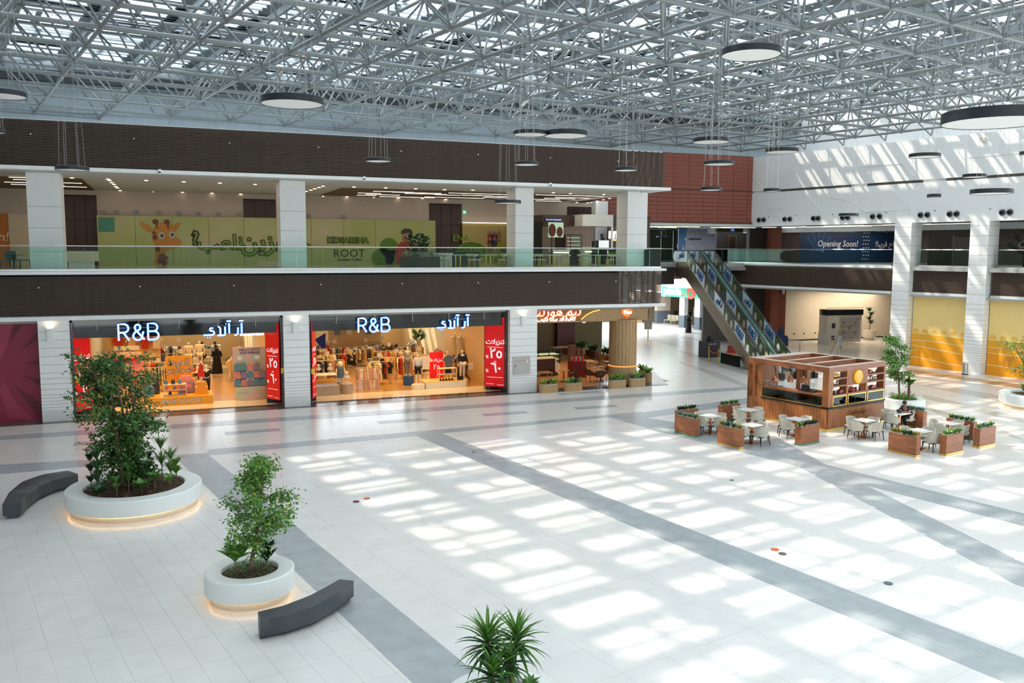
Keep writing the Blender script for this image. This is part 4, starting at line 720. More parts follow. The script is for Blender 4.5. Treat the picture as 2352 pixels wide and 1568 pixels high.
# left shop features
OR_=mat('school_orange',(.85,.38,.02),.45,noise=.03)
t=thing('display_platform','orange school display platform with BACK SCHOOL lettering','platform',(.3,44.75,.008)); b=MB(); b.box(-1.0,1.85,0,1.7,0,.40); b.build('body',OR_,t); b=MB(); text(b,'BACK SCHOOL',.27,Mo((.45,-.006,.2),(1,0,0),(0,0,1)),.003,off=.012); b.build('lettering',mat('ink',(0,0,0)),t); b=MB(); text(b,'BACK SCHOOL',.27,Mo((.45,-.012,.2),(1,0,0),(0,0,1)),.003); b.build('lettering',WHITE,t)
t=thing('display_board','tall orange board with Arabic school lettering','board',(.15,46.6,.008)); b=MB(); b.box(-.1,1.1,0,.06,0,2.2); b.build('panel',OR_,t)
for k,(s_,z) in enumerate(((ar('العودة'),1.85),(ar('المدارس'),1.5))): b=MB(); text(b,s_,.42,Mo((.5,-.01,z),(1,0,0),(0,0,1)),.003,off=.02); b.build('lettering',BLACK,t); b=MB(); text(b,s_,.42,Mo((.5,-.018,z),(1,0,0),(0,0,1)),.003); b.build('lettering',WHITE,t)
b=MB(); b.box(-.3,.3,-.3,.3,0,.35); b.box(-.22,.22,-.22,.22,.35,.6); o=b.build('display_podium',OR_); o.location=(1.65,45.5,.41); tag(o,'orange stepped block on the school platform','podium')
mannequin(1.65,45.5,1.02,'child mannequin in red dress on the orange block',.62,dress=REDC); mannequin(1.95,46.7,.02,'mannequin in black shirt behind the red dress one',1.02,top=BLK,bottom=BLK)
t=thing('display_shelf','white school bag shelf on the orange platform','shelf',(-.1,45.1,.41)); 
for z in (0.02,.28,.54): b=MB(); b.box(0,1.05,0,.4,z,z+.03); b.build('shelf_board',WP,t)
for sx in (0,1.02): b=MB(); b.box(sx,sx+.03,0,.4,0,.56); b.build('side',WP,t)
def bagmesh(c,nm):
    b=MB(); b.prism([(-.16,0),(.16,0),(.17,.26),(.10,.38),(-.10,.38),(-.17,.26)],-.09,.09,Mo((0,0,0),(1,0,0),(0,0,1))); b.box(-.12,.12,-.14,-.09,.04,.2); b.tube([(-.04,0,.38),(-.03,0,.43),(.03,0,.43),(.04,0,.38)],.01,4); return b.build('backpack',mat(nm,c,.6,noise=.15,nscale=10))
BG=[bagmesh(c,n) for c,n in (((.16,.33,.38),'bag_teal'),((.80,.32,.26),'bag_coral'),((.35,.28,.42),'bag_lilac'),((.05,.06,.09),'bag_dark'))]
used=set()
def bag(k,p,s,label,grp,rz=0):
    o=BG[k] if k not in used else dup(BG[k]); used.add(k); o.location=p; o.scale=(s,s,s); o.rotation_euler=(0,0,rz); tag(o,label,'backpack',grp)
for i,(k,x,z) in enumerate(((0,.12,.98),(3,.45,.98),(0,.75,.98),(1,.15,.72),(2,.5,.72),(1,.8,.72),(3,.3,.46),(0,.75,.46))): bag(k,(-.1+x,45.28,z),.55 if z>.9 else .42,'small backpack on the white shelf of the orange platform','backpacks on the orange platform')
for k,x,y,s in ((1,.95,46.15,2.2),(3,-.55,46.2,1.7),(0,-.75,45.4,1.4),(1,.75,45.7,1.2),(2,1.15,46.0,1.5)): bag(k,(x,y,.41),s,'large backpack standing on the orange platform, %s'%{2.2:'tallest, coral',1.7:'black, left of the board',1.4:'teal, leftmost',1.2:'coral, beside the white shelf',1.5:'lilac, beside the orange block'}[s],None)
# character bag display: pastel panel, bags, base (figures left out)
PAST=mat('pastel_panel',(.85,.45,.40),.5,nscale=.8,c2=(.35,.62,.48))
t=thing('display_stand','tall pastel backpack display stand, right front of the left shop','display stand',(3.98,45.3,.008)); b=MB(); b.lathe([(.75,0),(.78,.1),(.78,.62),(.75,.66)],24,1,.45); b.build('base',PAST,t,True); b=MB(); b.box(-.78,.78,.2,.3,.62,2.05); b.build('back_panel',WP,t); b=MB(); b.box(-.82,.82,-.05,.02,1.95,2.65); b.build('header',PAST,t)
b=MB(); text(b,'HELLO KITTY',.17,Mo((0,-.06,2.52),(1,0,0),(0,0,1)),.003,off=.004); text(b,'AND FRIENDS',.15,Mo((0,-.06,2.36),(1,0,0),(0,0,1)),.003,off=.004); text(b,'HELLO KITTY',.08,Mo((-.4,-.352,.38),(1,0,0),(0,0,1)),.003); b.build('lettering',mat('purple_ink',(.16,.05,.28),.5,noise=.05),t)
for i,(x,c) in enumerate(((-.5,(.9,.85,.85)),(-.1,(.85,.4,.5)),(.35,(.9,.85,.85)))): b=MB(); b.prism(ell(x,2.12,.13,.1,12),.055,.058,Mo((0,0,0),(1,0,0),(0,0,1))); b.build('printed_shape',mat('pastshape%d'%(i%2),c,.5,noise=.03),t)
b=MB(); b.box(-.18,.18,-.03,0,.85,1.85); b.build('price_list',mat('card_pink',(.8,.62,.52),.5,noise=.04),t)
for i in range(14): c_=i%5; r_=i//5; x=-.62+c_*.31; bag((0,1,2,0,0,1,2)[i%7],(3.98+x,45.35,(.68,1.08,1.48)[r_]),.95,'backpack on the pastel display stand','backpacks on the pastel stand')
# pink toy display
t=thing('display_stand','pink and red toy gondola at the left of the left shop','display stand',(-1.9,48.3,.008)); b=MB(); b.box(-.8,.9,0,.9,0,.35); b.build('base',WP,t); b=MB(); b.box(-.8,.9,.4,.5,.35,1.75); b.build('back_panel',mat('pink_panel',(.82,.35,.33),.5,noise=.05),t); b=MB(); b.box(-.6,.7,.3,.42,1.75,1.95); b.build('header',mat('redhead',(.75,.06,.03),.5,noise=.05),t); b=MB(); b.box(-.4,.8,.6,.7,2.0,2.2); b.box(-.5,.7,.8,.9,2.3,2.5); b.build('header_board',WP,t)
g='toy boxes on the pink gondola'; tb=None
for i in range(16):
    c_,r_=i%6,i//6; b=MB(); b.box(-.12,.12,-.1,.1,0,.34); b.box(-.07,.07,-.11,-.1,.08,.22); o=b.build('toy_box',mat('toybox%d'%(i%4),((.8,.2,.25),(.85,.5,.45),(.8,.35,.1),(.85,.8,.7))[i%4],.5,noise=.1)); o.location=(-2.55+c_*.27,48.5,.37+r_*.46); tag(o,'small coloured toy box on the pink gondola','box',g)
for x,y,l in ((-2.75,47.0,'left'),(-1.0,47.2,'right')):
    t=thing('sign_stand','orange price board BACK SCHOOL 179, %s one by the toy gondola'%l,'sign',(x,y,.008)); b=MB(); b.box(-.3,.3,0,.04,.55,1.1); b.build('panel',OR_,t); b=MB(); b.cyl((0,.02,0),(0,.02,.55),.02,6); b.build('pole',CHROME,t); b=MB(); text(b,'BACK\nSCHOOL',.13,Mo((0,-.006,.98),(1,0,0),(0,0,1)),.002); text(b,'179',.25,Mo((0,-.006,.68),(1,0,0),(0,0,1)),.002); b.build('lettering',mat('ink',(0,0,0)),t)
# shelves with folded stacks: each stack an object
def stacks(x,y,n,label,grp,h=.9,sd_=1):
    t=thing('display_table','low shelf unit '+label,'shelf',(x,y,.008)); b=MB(); b.box(0,1.5,0,.6,h-.05,h); b.box(0,1.5,0,.6,.4,.44); b.build('board',WP,t)
    for sx in (0,1.46): b=MB(); b.box(sx,sx+.04,0,.6,0,h); b.build('side',WP,t)
    rn=random.Random(sd_)
    for i in range(n):
        b=MB(); k=rn.randint(3,6)
        for q in range(k): b.box(-.13+rn.uniform(-.01,.01),.13,-.16,.16,q*.045,q*.045+.04)
        o=b.build('folded_stack',CM[rn.randrange(len(CM))]); o.location=(x+.15+(i%5)*.3,y+.3,.008+(h if i<5 else .44)); tag(o,'stack of folded clothes '+label,'clothes',grp)
stacks(11.3,51.0,10,'in the middle of the right shop','folded stacks, middle of right shop',.9,2); stacks(13.4,51.8,10,'behind the blue jacket in the right shop','folded stacks, right of right shop',1.0,3); stacks(2.0,60,5,'at the end of the aisle in the left shop','folded stacks, left shop aisle',1.0,4); stacks(.3,48.2,10,'behind the orange board','folded stacks behind the orange board',1.1,5)
for x,y,l,hh in ((1.3,52.6,'left',1.0),(1.9,53.2,'right',1.0)): mannequin(x,y,.6,'white-shirted mannequin in the aisle of the left shop, %s of two'%l,hh,top=WCL,bottom=WCL,coat=True); pod(x,y,.3,.58,WP,'round podium under the %s aisle mannequin of the left shop'%l)
# shoppers
def abaya(x,y,rz,label,bag_=False):
    t=thing('person',label,'person',(x,y,0),rz); b=MB(); b.lathe([(.33,.02),(.31,.3),(.25,.8),(.20,1.1),(.22,1.35),(.12,1.46),(.08,1.48)],18,1,.8); b.tube([(-.2,0,1.36),(-.28,-.04,1.1),(-.15,-.22,1.0)],[.07,.065,.05],8); b.tube([(.2,0,1.36),(.28,-.04,1.1),(.15,-.22,1.0)],[.07,.065,.05],8); b.build('abaya',BLK,t,True)
    b=MB(); b.ball((0,-.02,1.58),.10,12,1,1,1.15); b.build('head',SKIN,t,True); b=MB(); b.ball((0,.01,1.6),.118,12,1,1,1.15); b.lathe([(.20,1.36),(.13,1.46),(.09,1.55)],12); b.build('headscarf',BLK,t,True)
    b=MB(); b.ball((-.12,-.26,.98),.035,6); b.ball((.12,-.26,.98),.035,6); b.build('hands',SKIN,t,True)
    b=MB(); b.box(-.12,-.04,-.14,.06,0,.05); b.box(.04,.12,-.14,.06,0,.05); b.build('shoes',BLACK,t)
    return t
abaya(2.95,55.6,.3,'person in black abaya with a shopping trolley in the left shop')
t=thing('person','person in white robe and headscarf behind the black abaya shopper','person',(2.95,57.2,.01)); standing(t,1.0,sk=SKIN,coat=True,top=WCL); b=MB(); b.lathe([(.26,.05),(.24,.5),(.2,.95),(.2,1.3),(.08,1.48)],16,1,.8); b.build('robe',WCL,t,True); headbits(t,1)
t=thing('person','person in black t-shirt standing at a shelf in the left shop','person',(2.2,57.3,.01),-1.2); standing(t,1.0,arm=1,sk=SKIN,top=BLK,bottom=BLK); headbits(t,1)
t=thing('shopping_trolley','shopping trolley in front of the abaya shopper in the left shop','trolley',(2.35,54.9,.008),.2); b=MB()
for z in (.45,.9):
    q=.28 if z>.6 else .2; b.tube([(-q,-.3,z),(q,-.3,z),(q,.3,z),(-q,.3,z),(-q,-.3,z)],.014,4)
for i in range(7): a=-.2+i*.066; b.cyl((a,-.3,.45),(a*1.4,-.3,.9),.005,4); b.cyl((a,.3,.45),(a*1.4,.3,.9),.005,4)
for i in range(8): a=-.3+i*.085; b.cyl((-.2,a,.45),(-.28,a,.9),.005,4); b.cyl((.2,a,.45),(.28,a,.9),.005,4)
b.build('basket',CHROME,t); b=MB(); [b.cyl((sx,sy,.05),(sx,sy*.8,.45),.012,4) for sx in (-.2,.2) for sy in (-.3,.3)]; b.build('frame',CHROME,t); b=MB(); [b.cyl((sx-.02,sy,.05),(sx+.02,sy,.05),.05,8) for sx in (-.2,.2) for sy in (-.3,.3)]; b.build('wheel',BLACK,t)
t=thing('person','person in black bending beside the right wall of the right shop, carrying a pale bag','person',(16.0,47.0,.01),-.9); standing(t,1.0,arm=.6,stride=1,lean=.25,sk=SKIN,top=BLK,bottom=mat('greyjean',(.09,.09,.1),.7,noise=.1)); headbits(t,1,1.66,-.27)
b=MB(); b.box(-.14,.14,-.07,.07,0,.34); b.tube([(-.07,0,.34),(0,0,.5),(.07,0,.34)],.01,4); o=b.build('shoulder_bag',WCL); o.location=(16.2,46.75,.75); tag(o,'pale bag held by the bending shopper in the right shop','bag')
t=thing('blue_garment','bright blue cape hung near the rear left of the right shop','clothing',(9.3,56.2,1.3)); t.name='cape'; b=MB(); b.prism([(-.35,.5),(.35,.9),(.3,-.3),(-.05,.1)],-.03,.03,Mo((0,0,0),(1,0,0),(0,0,1))); b.build('cloth',mat('cobalt',(.03,.05,.35),.7,noise=.1),t); b=MB(); b.cyl((0,.05,-1.3),(0,.05,.9),.02,5); b.build('stand',CHROME,t)
t=thing('potted_plant','green plant on a shelf at the rear right of the right shop','plant',(15.2,54.0,1.5)); b=MB(); b.cyl((0,0,-1.5),(0,0,0),.2,10); b.cyl((0,0,0),(0,0,.25),.15,10); b.build('pot',WP,t); clump(t,80,.3,.5,LEAF,ls=.35,c=(0,0,.25))
# magenta wall at far left
MAG=mat('magenta_wall',(.26,.02,.055),.45,noise=.05); b=MB(); b.box(-14,-5.03,42.9,43.0,0,4.44); o=struct('wall_magenta',b,MAG)
c0=ony(-40,835,42.88); MG1=mat('magenta_dark',(.135,.010,.025),.45,noise=.05); MG2=mat('magenta_light',(.34,.035,.085),.45,noise=.05); LMm=Mo((0,42.9,0),(1,0,0),(0,0,1))
for i,(x0,y0,x1,y1,x2,y2) in enumerate(((20,790,35,735,60,735),(46,806,85,763,85,780),(56,834,88,826,88,838),(52,862,92,870,92,885),(32,884,94,925,94,965))): P=[ony(a,b_,42.88) for a,b_ in ((x0,y0),(x1,y1),(x2,y2))]; flat('printed_ray',[(p.x,p.z) for p in P],MG1,o,LMm,.0,.012)
for P in (((0,900),(20,960),(88,968),(40,930),(5,870)),((0,735),(28,735),(14,800),(0,830))): Q=[ony(a,b_,42.88) for a,b_ in P]; flat('printed_ray',[(p.x,p.z) for p in Q],MG2,o,LMm,.0,.008)
# ---------------- coffee shop ----------------
b=MB(); b.box(18.45,27.2,43.1,57,-.006,.006); o=struct('floor_cafe',b,OFLOOR)
b=MB(); b.box(18.4,18.5,42.9,57,0,4.44); struct('wall_cafe_left',b,OAK); b=MB(); b.box(18.4,30,57,57.2,0,4.44); struct('wall_cafe_rear',b,mat('olive_wall',(.16,.115,.05),.6,noise=.06))
b=MB(); b.box(26.2,27.6,56.6,57,0,4.44); struct('wall_cafe_return',b,mat('maroon_panel',(.10,.03,.025),.5,noise=.08))
t=struct('trim_cafe'); OLV=mat('olive_fascia',(.24,.15,.045),.5,noise=.04); z0,z1=3.7,4.44; b=MB(); b.box(18.45,25.45,42.95,43.2,z0,z1); b.box(25.2,25.45,43.2,52,z0,z1); b.build('fascia_board',OLV,t)
P=[(ony(x,y,42.94).x,ony(x,y,42.94).z) for x,y in ((1335,733),(1348,722),(1362,715),(1375,712),(1385,703),(1487,700))]; P=[(p[0],min(p[1],z1)) for p in P]; flat('oak_overlay',P+[(25.47,z1),(25.47,z0),(P[0][0],z0)],OAK,t,Mo((0,42.95,0),(1,0,0),(0,0,1)),0,.05)
b=MB(); b.tube([(p[0]-.02,42.9,p[1]) for p in P[:5]],.022,5); b.build('edge_glow',em('amber_glow',(1,.55,.08),2.2),t)
b=MB(); b.box(18.45,25.5,42.85,43.25,z0-.06,z0); b.build('oak_edge',OAK,t)
t=thing('illuminated_sign','orange script Arabic sign on the coffee shop fascia','sign',(ony(1278,715,42.9).x,42.9,4.22)); 
for k,(mt_,off,z) in enumerate(((em('neon_red',(1,.10,.03),1.8),.03,0),(em('neon_pink',(1,.55,.42),2.4),-.004,.02))): b=MB(); text(b,ar('تيم هورتنز'),.74,Mo((0,-z,0),(1,0,0),(0,0,1)),.01,off=off,shear=.25); b.build('lettering',mt_,t)
b=MB(); text(b,ar('كافيه أند بيك شوب'),.30,Mo((0,0,-.40),(1,0,0),(0,0,1)),.01,off=.006); b.build('lettering',em('signwhite',(1,.95,.9),2),t)
t=thing('illuminated_sign','orange maple leaf shaped lit sign reading Tims','sign',(ony(1440,715,42.85).x,42.85,4.12)); ML=[(0,.36),(.07,.22),(.15,.26),(.13,.08),(.22,.16),(.25,.09),(.34,.11),(.29,0),(.33,-.04),(.16,-.18),(.18,-.25),(.02,-.22),(.02,-.36)]; ML=ML+[(-x,y) for x,y in ML[::-1][:-1]]
b=MB(); b.prism(ML,-.04,.02,Mo((0,0,0),(1,0,0),(0,0,1))); b.build('leaf_panel',em('leaf_or',(1,.16,.03),1.2),t); b=MB(); text(b,'Tims',.27,Mo((0,-.03,-.02),(1,0,0),(0,0,1)),.01,off=.008,shear=.25); b.build('lettering',em('signwhite',(0,0,0)),t)
t=thing('neon_sign','white script neon squiggle hanging in the coffee shop','sign',(22.6,46.5,3.45)); b=MB(); b.tube([(x*.3,0,z*.3) for x,z in ARC(0,0,.5,.4,20,330)+[(.8,.1),(1.0,.5),(1.2,-.3),(1.5,.4),(1.7,-.2)]+ARC(2.2,-.2,.45,.5,180,-150)],.018,5); b.build('neon_tube',em('signwhite',(0,0,0)),t); b=MB(); b.cyl((.05,0,0),(.05,0,.99),.006,4); b.cyl((1.9,0,0),(1.9,0,.99),.006,4); b.build('wire',CHROME,t); b=MB(); b.box(1.0,1.35,-.02,.02,-.02,.13); b.build('exit_panel',em('exit_g2',(.02,.5,.03),1.2),t)
t=thing('oak_column','round oak clad column at the coffee shop corner','column',(24.15,43.35,0)); 
for i in range(24):
    a0,a1=2*pi*i/24,2*pi*(i+.93)/24; r=.78
    for z0_,z1_ in ((1.12,3.7),(.05,1.02)): b=MB(); b.prism([(r*cos(a0),r*sin(a0)),(r*cos(a1),r*sin(a1)),((r-.04)*cos(a1),(r-.04)*sin(a1)),((r-.04)*cos(a0),(r-.04)*sin(a0))],z0_,z1_); b.build('oak_stave',OAK,t)
b=MB(); b.cyl((0,0,0),(0,0,3.7),.745,24); b.build('core',mat('core_dark',(.12,.08,.04),.7,noise=.05),t); b=MB(); b.lathe([(.79,1.02),(.82,1.04),(.82,1.08),(.79,1.10)],32); b.build('copper_ring',em('copper_glow',(.8,.35,.10),.8),t,True)
BRS=mat('brown_shell',(.10,.045,.025),.55,noise=.1)
def shell(x,y,rz,label):
    t=thing('lounge_chair',label,'chair',(x,y,.006),rz,'brown coffee shop chairs'); b=MB(); b.lathe([(.05,.36),(.24,.38),(.30,.46)],14,1,1); b.build('seat',BRS,t,True)
    b=MB(); n=9; vs=[]; 
    for i in range(n): a=R(80+200*i/(n-1)); h=.50+.32*sin(pi*i/(n-1)); vs+=[(.28*cos(a),.28*sin(a),.42),(.36*cos(a),.36*sin(a),h)]
    b.add(vs,[(2*i,2*i+2,2*i+3,2*i+1) for i in range(n-1)]); b.build('backrest',BRS,t,True)
    for a in (45,135,225,315): b=MB(); b.cyl((.27*cos(R(a)),.27*sin(R(a)),0),(.14*cos(R(a)),.14*sin(R(a)),.38),.013,5); b.build('leg',BLACK,t)
    return t
SOL=[]
c0=shell(20.75,45.3,.3,'brown shell chair left of the small round table behind the first trough')
for x,y,rz,l in ((21.95,45.2,2.8,'brown shell chair right of the small round table behind the first trough'),(22.75,44.6,.2,'brown wire-leg chair left of the white-based round table'),(23.95,44.9,3.3,'brown shell chair behind the white-based round table'),(22.9,43.75,1.4,'brown shell chair right of the white-based round table, by the third trough'),(25.3,48.4,-.5,'brown shell chair at the back by the rear planters, left'),(26.0,47.3,2.4,'brown shell chair at the back by the rear planters, right'),(25.6,50.4,0,'dark brown shell chair deepest by the rear planters'),(26.4,49.6,3,'brown shell chair next to the deepest one')): dup(c0,(x,y,.006),rz,l)
def rtable(x,y,r,label,top=OAK,h=.62):
    t=thing('round_table',label,'table',(x,y,.006)); b=MB(); b.cyl((0,0,h),(0,0,h+.03),r,20); b.build('tabletop',top,t); b=MB(); b.cyl((0,0,0),(0,0,h),.03,8); b.cyl((0,0,0),(0,0,.02),.22,16); b.build('pedestal',BLACK,t)
rtable(21.35,45.2,.33,'small round oak table between two brown shell chairs'); rtable(23.35,44.5,.32,'small round oak table with black disc base behind the third trough'); rtable(25.7,47.9,.3,'small round oak table at the rear planters')
def wchair(x,y,rz,label):
    t=thing('wooden_chair',label,'chair',(x,y,.006),rz); b=MB(); b.box(-.2,.2,-.2,.2,.42,.45); b.build('seat',GRP,t); b=MB(); b.tube([(-.2,-.2,.72),(-.24,0,.74),(-.2,.2,.72)],.03,6); b.build('backrest',OAK,t)
    for sx in (-.18,.18):
        for sy in (-.18,.18): b=MB(); b.cyl((sx,sy,0),(sx,sy,.72 if sx<0 else .43),.016,5); b.build('leg',OAK,t)
    return t
def wtable(x,y,w,d,label,h=.7):
    t=thing('wooden_table',label,'table',(x,y,.006)); b=MB(); b.box(-w/2,w/2,-d/2,d/2,h,h+.035); b.build('tabletop',OAK,t)
    for sx in (-w/2+.06,w/2-.06):
        for sy in (-d/2+.06,d/2-.06): b=MB(); b.box(sx-.02,sx+.02,sy-.02,sy+.02,0,h); b.build('leg',OAK,t)
wtable(19.4,44.4,1.5,.7,'oak table at the left front corner of the coffee shop'); wtable(24.2,48.0,1.1,1.0,'oak table in the middle of the coffee shop'); wtable(25.2,53.6,1.6,.8,'high oak table at the rear of the coffee shop',.95)
w0=wchair(18.95,43.8,1.5,'oak chair in front of the left corner table')
for x,y,rz,l in ((23.3,47.6,0,'oak chair left of the middle table'),(24.9,47.5,3.1,'oak chair right of the middle table'),(24.3,47.1,1.5,'oak chair in front of the middle table'),(22.9,51.5,.2,'oak chair by the display counter end'),(24.4,53.4,0,'high oak chair left at the rear table'),(25.3,54.3,-1.5,'high oak chair behind the rear table'),(26.1,53.2,3,'high oak chair right at the rear table')): dup(w0,(x,y,.006),rz,l)
t=thing('service_counter','dark fronted counter with white edge in the coffee shop','counter',(19.9,47.4,.006)); b=MB(); b.box(0,1.9,0,.7,0,1.05); b.build('body',mat('choco_front',(.07,.03,.02),.5,noise=.1),t); b=MB(); b.box(-.04,1.98,-.04,.74,1.05,1.1); b.box(1.9,1.98,-.04,.74,0,1.05); b.build('worktop',WP,t)
t=thing('display_case','black framed glass pastry case in the coffee shop','display cabinet',(20.4,48.4,.006)); b=MB(); b.box(0,2.2,0,.9,0,.6); b.build('base',WP,t); b=MB(); b.box(0,2.2,0,.9,1.45,1.5)
for sx in (0,.72,1.44,2.16): b.box(sx,sx+.04,0,.04,.6,1.45); b.box(sx,sx+.04,.86,.9,.6,1.45)
b.build('frame',BLACK,t); b=MB(); [b.box(.04,2.16,.05,.85,z,z+.02) for z in (.85,1.15)]; b.build('shelf',em('case_shelf',(0,0,0)),t); b=MB(); b.box(0,2.2,-.01,0,.6,1.45); b.build('glass',GLASS,t)
g='pastries in the coffee shop case'
for i in range(16): b=MB(); b.ball((0,0,.04),.055,8,1.3,1,.7); b.ball((.05,0,.05),.04,8); o=b.build('pastry',CM[(11,6,0,9)[i%4]]); o.location=(20.6+(i%8)*.25,48.55,.626 if i<8 else .876); tag(o,'pastry inside the black framed case','food',g)
t=thing('shelf_unit','tall amber lit shelf of red coffee tins at the coffee shop left wall','shelf',(18.55,46.6,.006)); b=MB(); b.box(0,.5,0,1.6,0,1.75); b.build('body',em('amber_shelf',(.75,.25,.05),.5),t)
for z in (.5,.9,1.3): b=MB(); b.box(.4,.62,0,1.6,z,z+.03); b.build('shelf_board',OAK,t)
g='red tins on the amber shelf'
for i in range(12): b=MB(); b.cyl((0,0,0),(0,0,.2),.06,10); b.cyl((0,0,.2),(0,0,.22),.062,10); o=b.build('coffee_tin',mat('tin_red',(.55,.02,.015),.4,noise=.1) if i%3 else OAK); o.location=(19.1,46.8+(i%4)*.35,.536+(i//4)*.4); tag(o,'coffee tin on the amber lit shelf','tin',g)
t=thing('display_stand','dark red stepped merchandise stand in the coffee shop','display stand',(22.75,46.3,.006)); MR_=mat('maroon_stand',(.16,.008,.008),.5,noise=.08); b=MB(); b.box(-.45,.45,-.3,.3,0,1.0); b.build('base',MR_,t); b=MB(); b.box(-.3,.05,.3,.7,0,1.9); b.prism([(.1,.3),(.35,.3),(.35,.5),(.1,.5)],0,1.7); b.build('tower',mat('tower_brown',(.13,.05,.03),.5,noise=.08),t)
g='red gift items on the maroon stand'
for i in range(9): b=MB(); b.cyl((0,0,0),(0,0,.2),.05,8); b.ball((0,0,.22),.05,8); o=b.build('gift_jar',mat('gift%d'%(i%2),((.6,.02,.02),(.4,.3,.25))[i%2],.4,noise=.1)); o.location=(22.4+(i%5)*.16,46.15+(i//5)*.2,1.008); tag(o,'red jar on the maroon stand','jar',g)
b=MB(); b.box(0,1.1,0,.04,0,1.5); t=thing('wall_picture','framed red flower picture on the rear wall of the coffee shop','picture',(22.6,56.9,1.3)); b.build('frame',WP,t)
for i in range(9): rn=random.Random(i); flat('printed_shape',ell(.15+rn.random()*.8,.1+rn.random()*1.2,.12,.16,9),mat('picc%d'%(i%2),((.35,.03,.03),(.05,.04,.03))[i%2],.5,noise=.05),t,Mo((0,0,0),(1,0,0),(0,0,1)),.0,.01)
# oval oak troughs with plants
def rosette(par,c,n,l,w,mt,up=.5,droop=.35,sd_=0,name='leaf',stuff=True,base=.0,curl=3):
    """strap or paddle leaves fanning from a point"""
    rn=random.Random(sd_); b=MB()
    for i in range(n):
        a=2.4*i+rn.uniform(-.3,.3); e=up+(1-up)*(1-i/n)*.9+rn.uniform(-.15,.15); e=max(-.4,min(1.45,e*1.2)); L=l*rn.uniform(.75,1.1); d=V((cos(a),sin(a),0)); s=V((-sin(a),cos(a),0)); P=[]; p=V(c)+UP*base*i/n
        for k in range(curl+1): P.append(p.copy()); p+=(d*cos(e)+UP*sin(e))*L/curl; e-=droop
        ws=[.25,1,.75,0] if curl==3 else [.3,.9,1,.6,0]; vs=[]
        for k,q in enumerate(P): vs+=[q-s*w*ws[k]/2,q+s*w*ws[k]/2]
        b.add(vs,[(2*k,2*k+1,2*k+3,2*k+2) for k in range(curl)])
    return b.build(name,mt,par,True,'stuff' if stuff else None)
def trough(px_,py_,label,pl):
    p=at(px_,py_); t=thing('planter_box',label,'planter',(p.x,p.y+.22,.003)); b=MB(); n=10; L=.34; P=[(L+.19*cos(a),.2*sin(a)) for a in [R(-90+180*i/n) for i in range(n+1)]]+[(-L+.19*cos(a),.2*sin(a)) for a in [R(90+180*i/n) for i in range(n+1)]]; b.prism(P,0,.42); b.build('trough',OAK,t); b=MB(); b.prism([(x*.94,y*.9) for x,y in P],.42,.435); b.build('pebbles',STONE,t,kind='stuff')
    for i,(dx,l,w,m,n_) in enumerate(pl): rosette(t,(dx,0,.42),n_,l,w,m,.55,.2,i+int(px_),'foliage')
FZ=[(-.3,.45,.14,LEAFL,12),(0,.42,.06,LEAFD,16),(.3,.5,.14,LEAFL,12)]
trough(1264,902,'oval oak plant trough, leftmost of the four at the coffee shop front',FZ); trough(1320,899,'oval oak plant trough, second of the four at the coffee shop front',[(-.3,.5,.16,LEAFL,10),(.0,.45,.14,LEAF,12),(.15,.5,.05,LEAFR,18),(.35,.5,.16,LEAFL,10)])
trough(1422,892,'oval oak plant trough left of the oak column base',[(-.3,.5,.12,LEAF,14),(.1,.6,.16,LEAFL,16),(.35,.5,.1,LEAF,12)]); trough(1467,888,'oval oak plant trough right of the oak column base',[(-.3,.4,.05,LEAFD,18),(0,.65,.16,LEAFL,12),(.3,.5,.12,LEAFD,12)])
for px_,py_,l in ((1491,878,'round oak pot at the right corner of the coffee shop, front'),(1478,872,'round oak pot behind the corner one at the coffee shop')):
    p=at(px_,py_); t=thing('planter_pot',l,'planter',(p.x,p.y+.15,.003)); b=MB(); b.lathe([(.22,0),(.24,.2),(.24,.55),(.21,.55),(.2,.5)],18); b.build('pot',OAK,t,True); rosette(t,(0,0,.5),22,.55,.18,LEAFL,.5,.2,int(px_),'foliage')
p0=at(1372,803); p1=at(1410,825)
for i in range(4):
    q=p0.lerp(p1,i/3); q=V((27.6-i*.05,55.6-i*2.0,0)); t=thing('planter_box','timber planter along the open side of the coffee shop, %s from front'%('fourth','third','second','first')[i],'planter',(q.x,q.y,.003)); b=MB(); b.box(-.25,.25,-.7,.7,0,.62); b.build('trough',BRS if i%2 else OAK,t); rosette(t,(0,-.2,.6),26,.7,.16,LEAFD,.65,.15,i,'foliage'); rosette(t,(0,.4,.6),20,.6,.14,LEAF,.65,.15,i+5,'foliage')
# ---------------- escalators ----------------
ED=V((cos(R(81)),sin(R(81)),0)); EN=V((ED.y,-ED.x,0)); EO=V((34.02,44.44,0)); SLP=.577
def EP(s,w,z): return EO+ED*s+EN*w+UP*z
ER=math.atan2(ED.y,ED.x)
def efr(w): return Mo((0,0,0),ED,UP,-EN)@Mx.Translation((0,0,-w))     # local x = along, y = up, z = towards the left hall
DGREEN=mat('ad_foliage',(.05,.10,.035),.35,noise=.6,nscale=5); ADBR=mat('ad_maroon',(.16,.07,.06),.35,noise=.3,nscale=4); ADW=mat('ad_white',(.62,.70,.73),.3,noise=.03); ADB=mat('ad_blue',(.01,.10,.33),.4,noise=.04)
ADC=[mat('ad_cloth%d'%i,c,.4,noise=.1) for i,c in enumerate(((.55,.52,.45),(.6,.62,.6),(.08,.12,.25),(.55,.35,.3)))]; ADS=mat('ad_skin',(.38,.2,.13),.4,noise=.05); ADH=mat('ad_hair',(.05,.025,.015),.5,noise=.1)
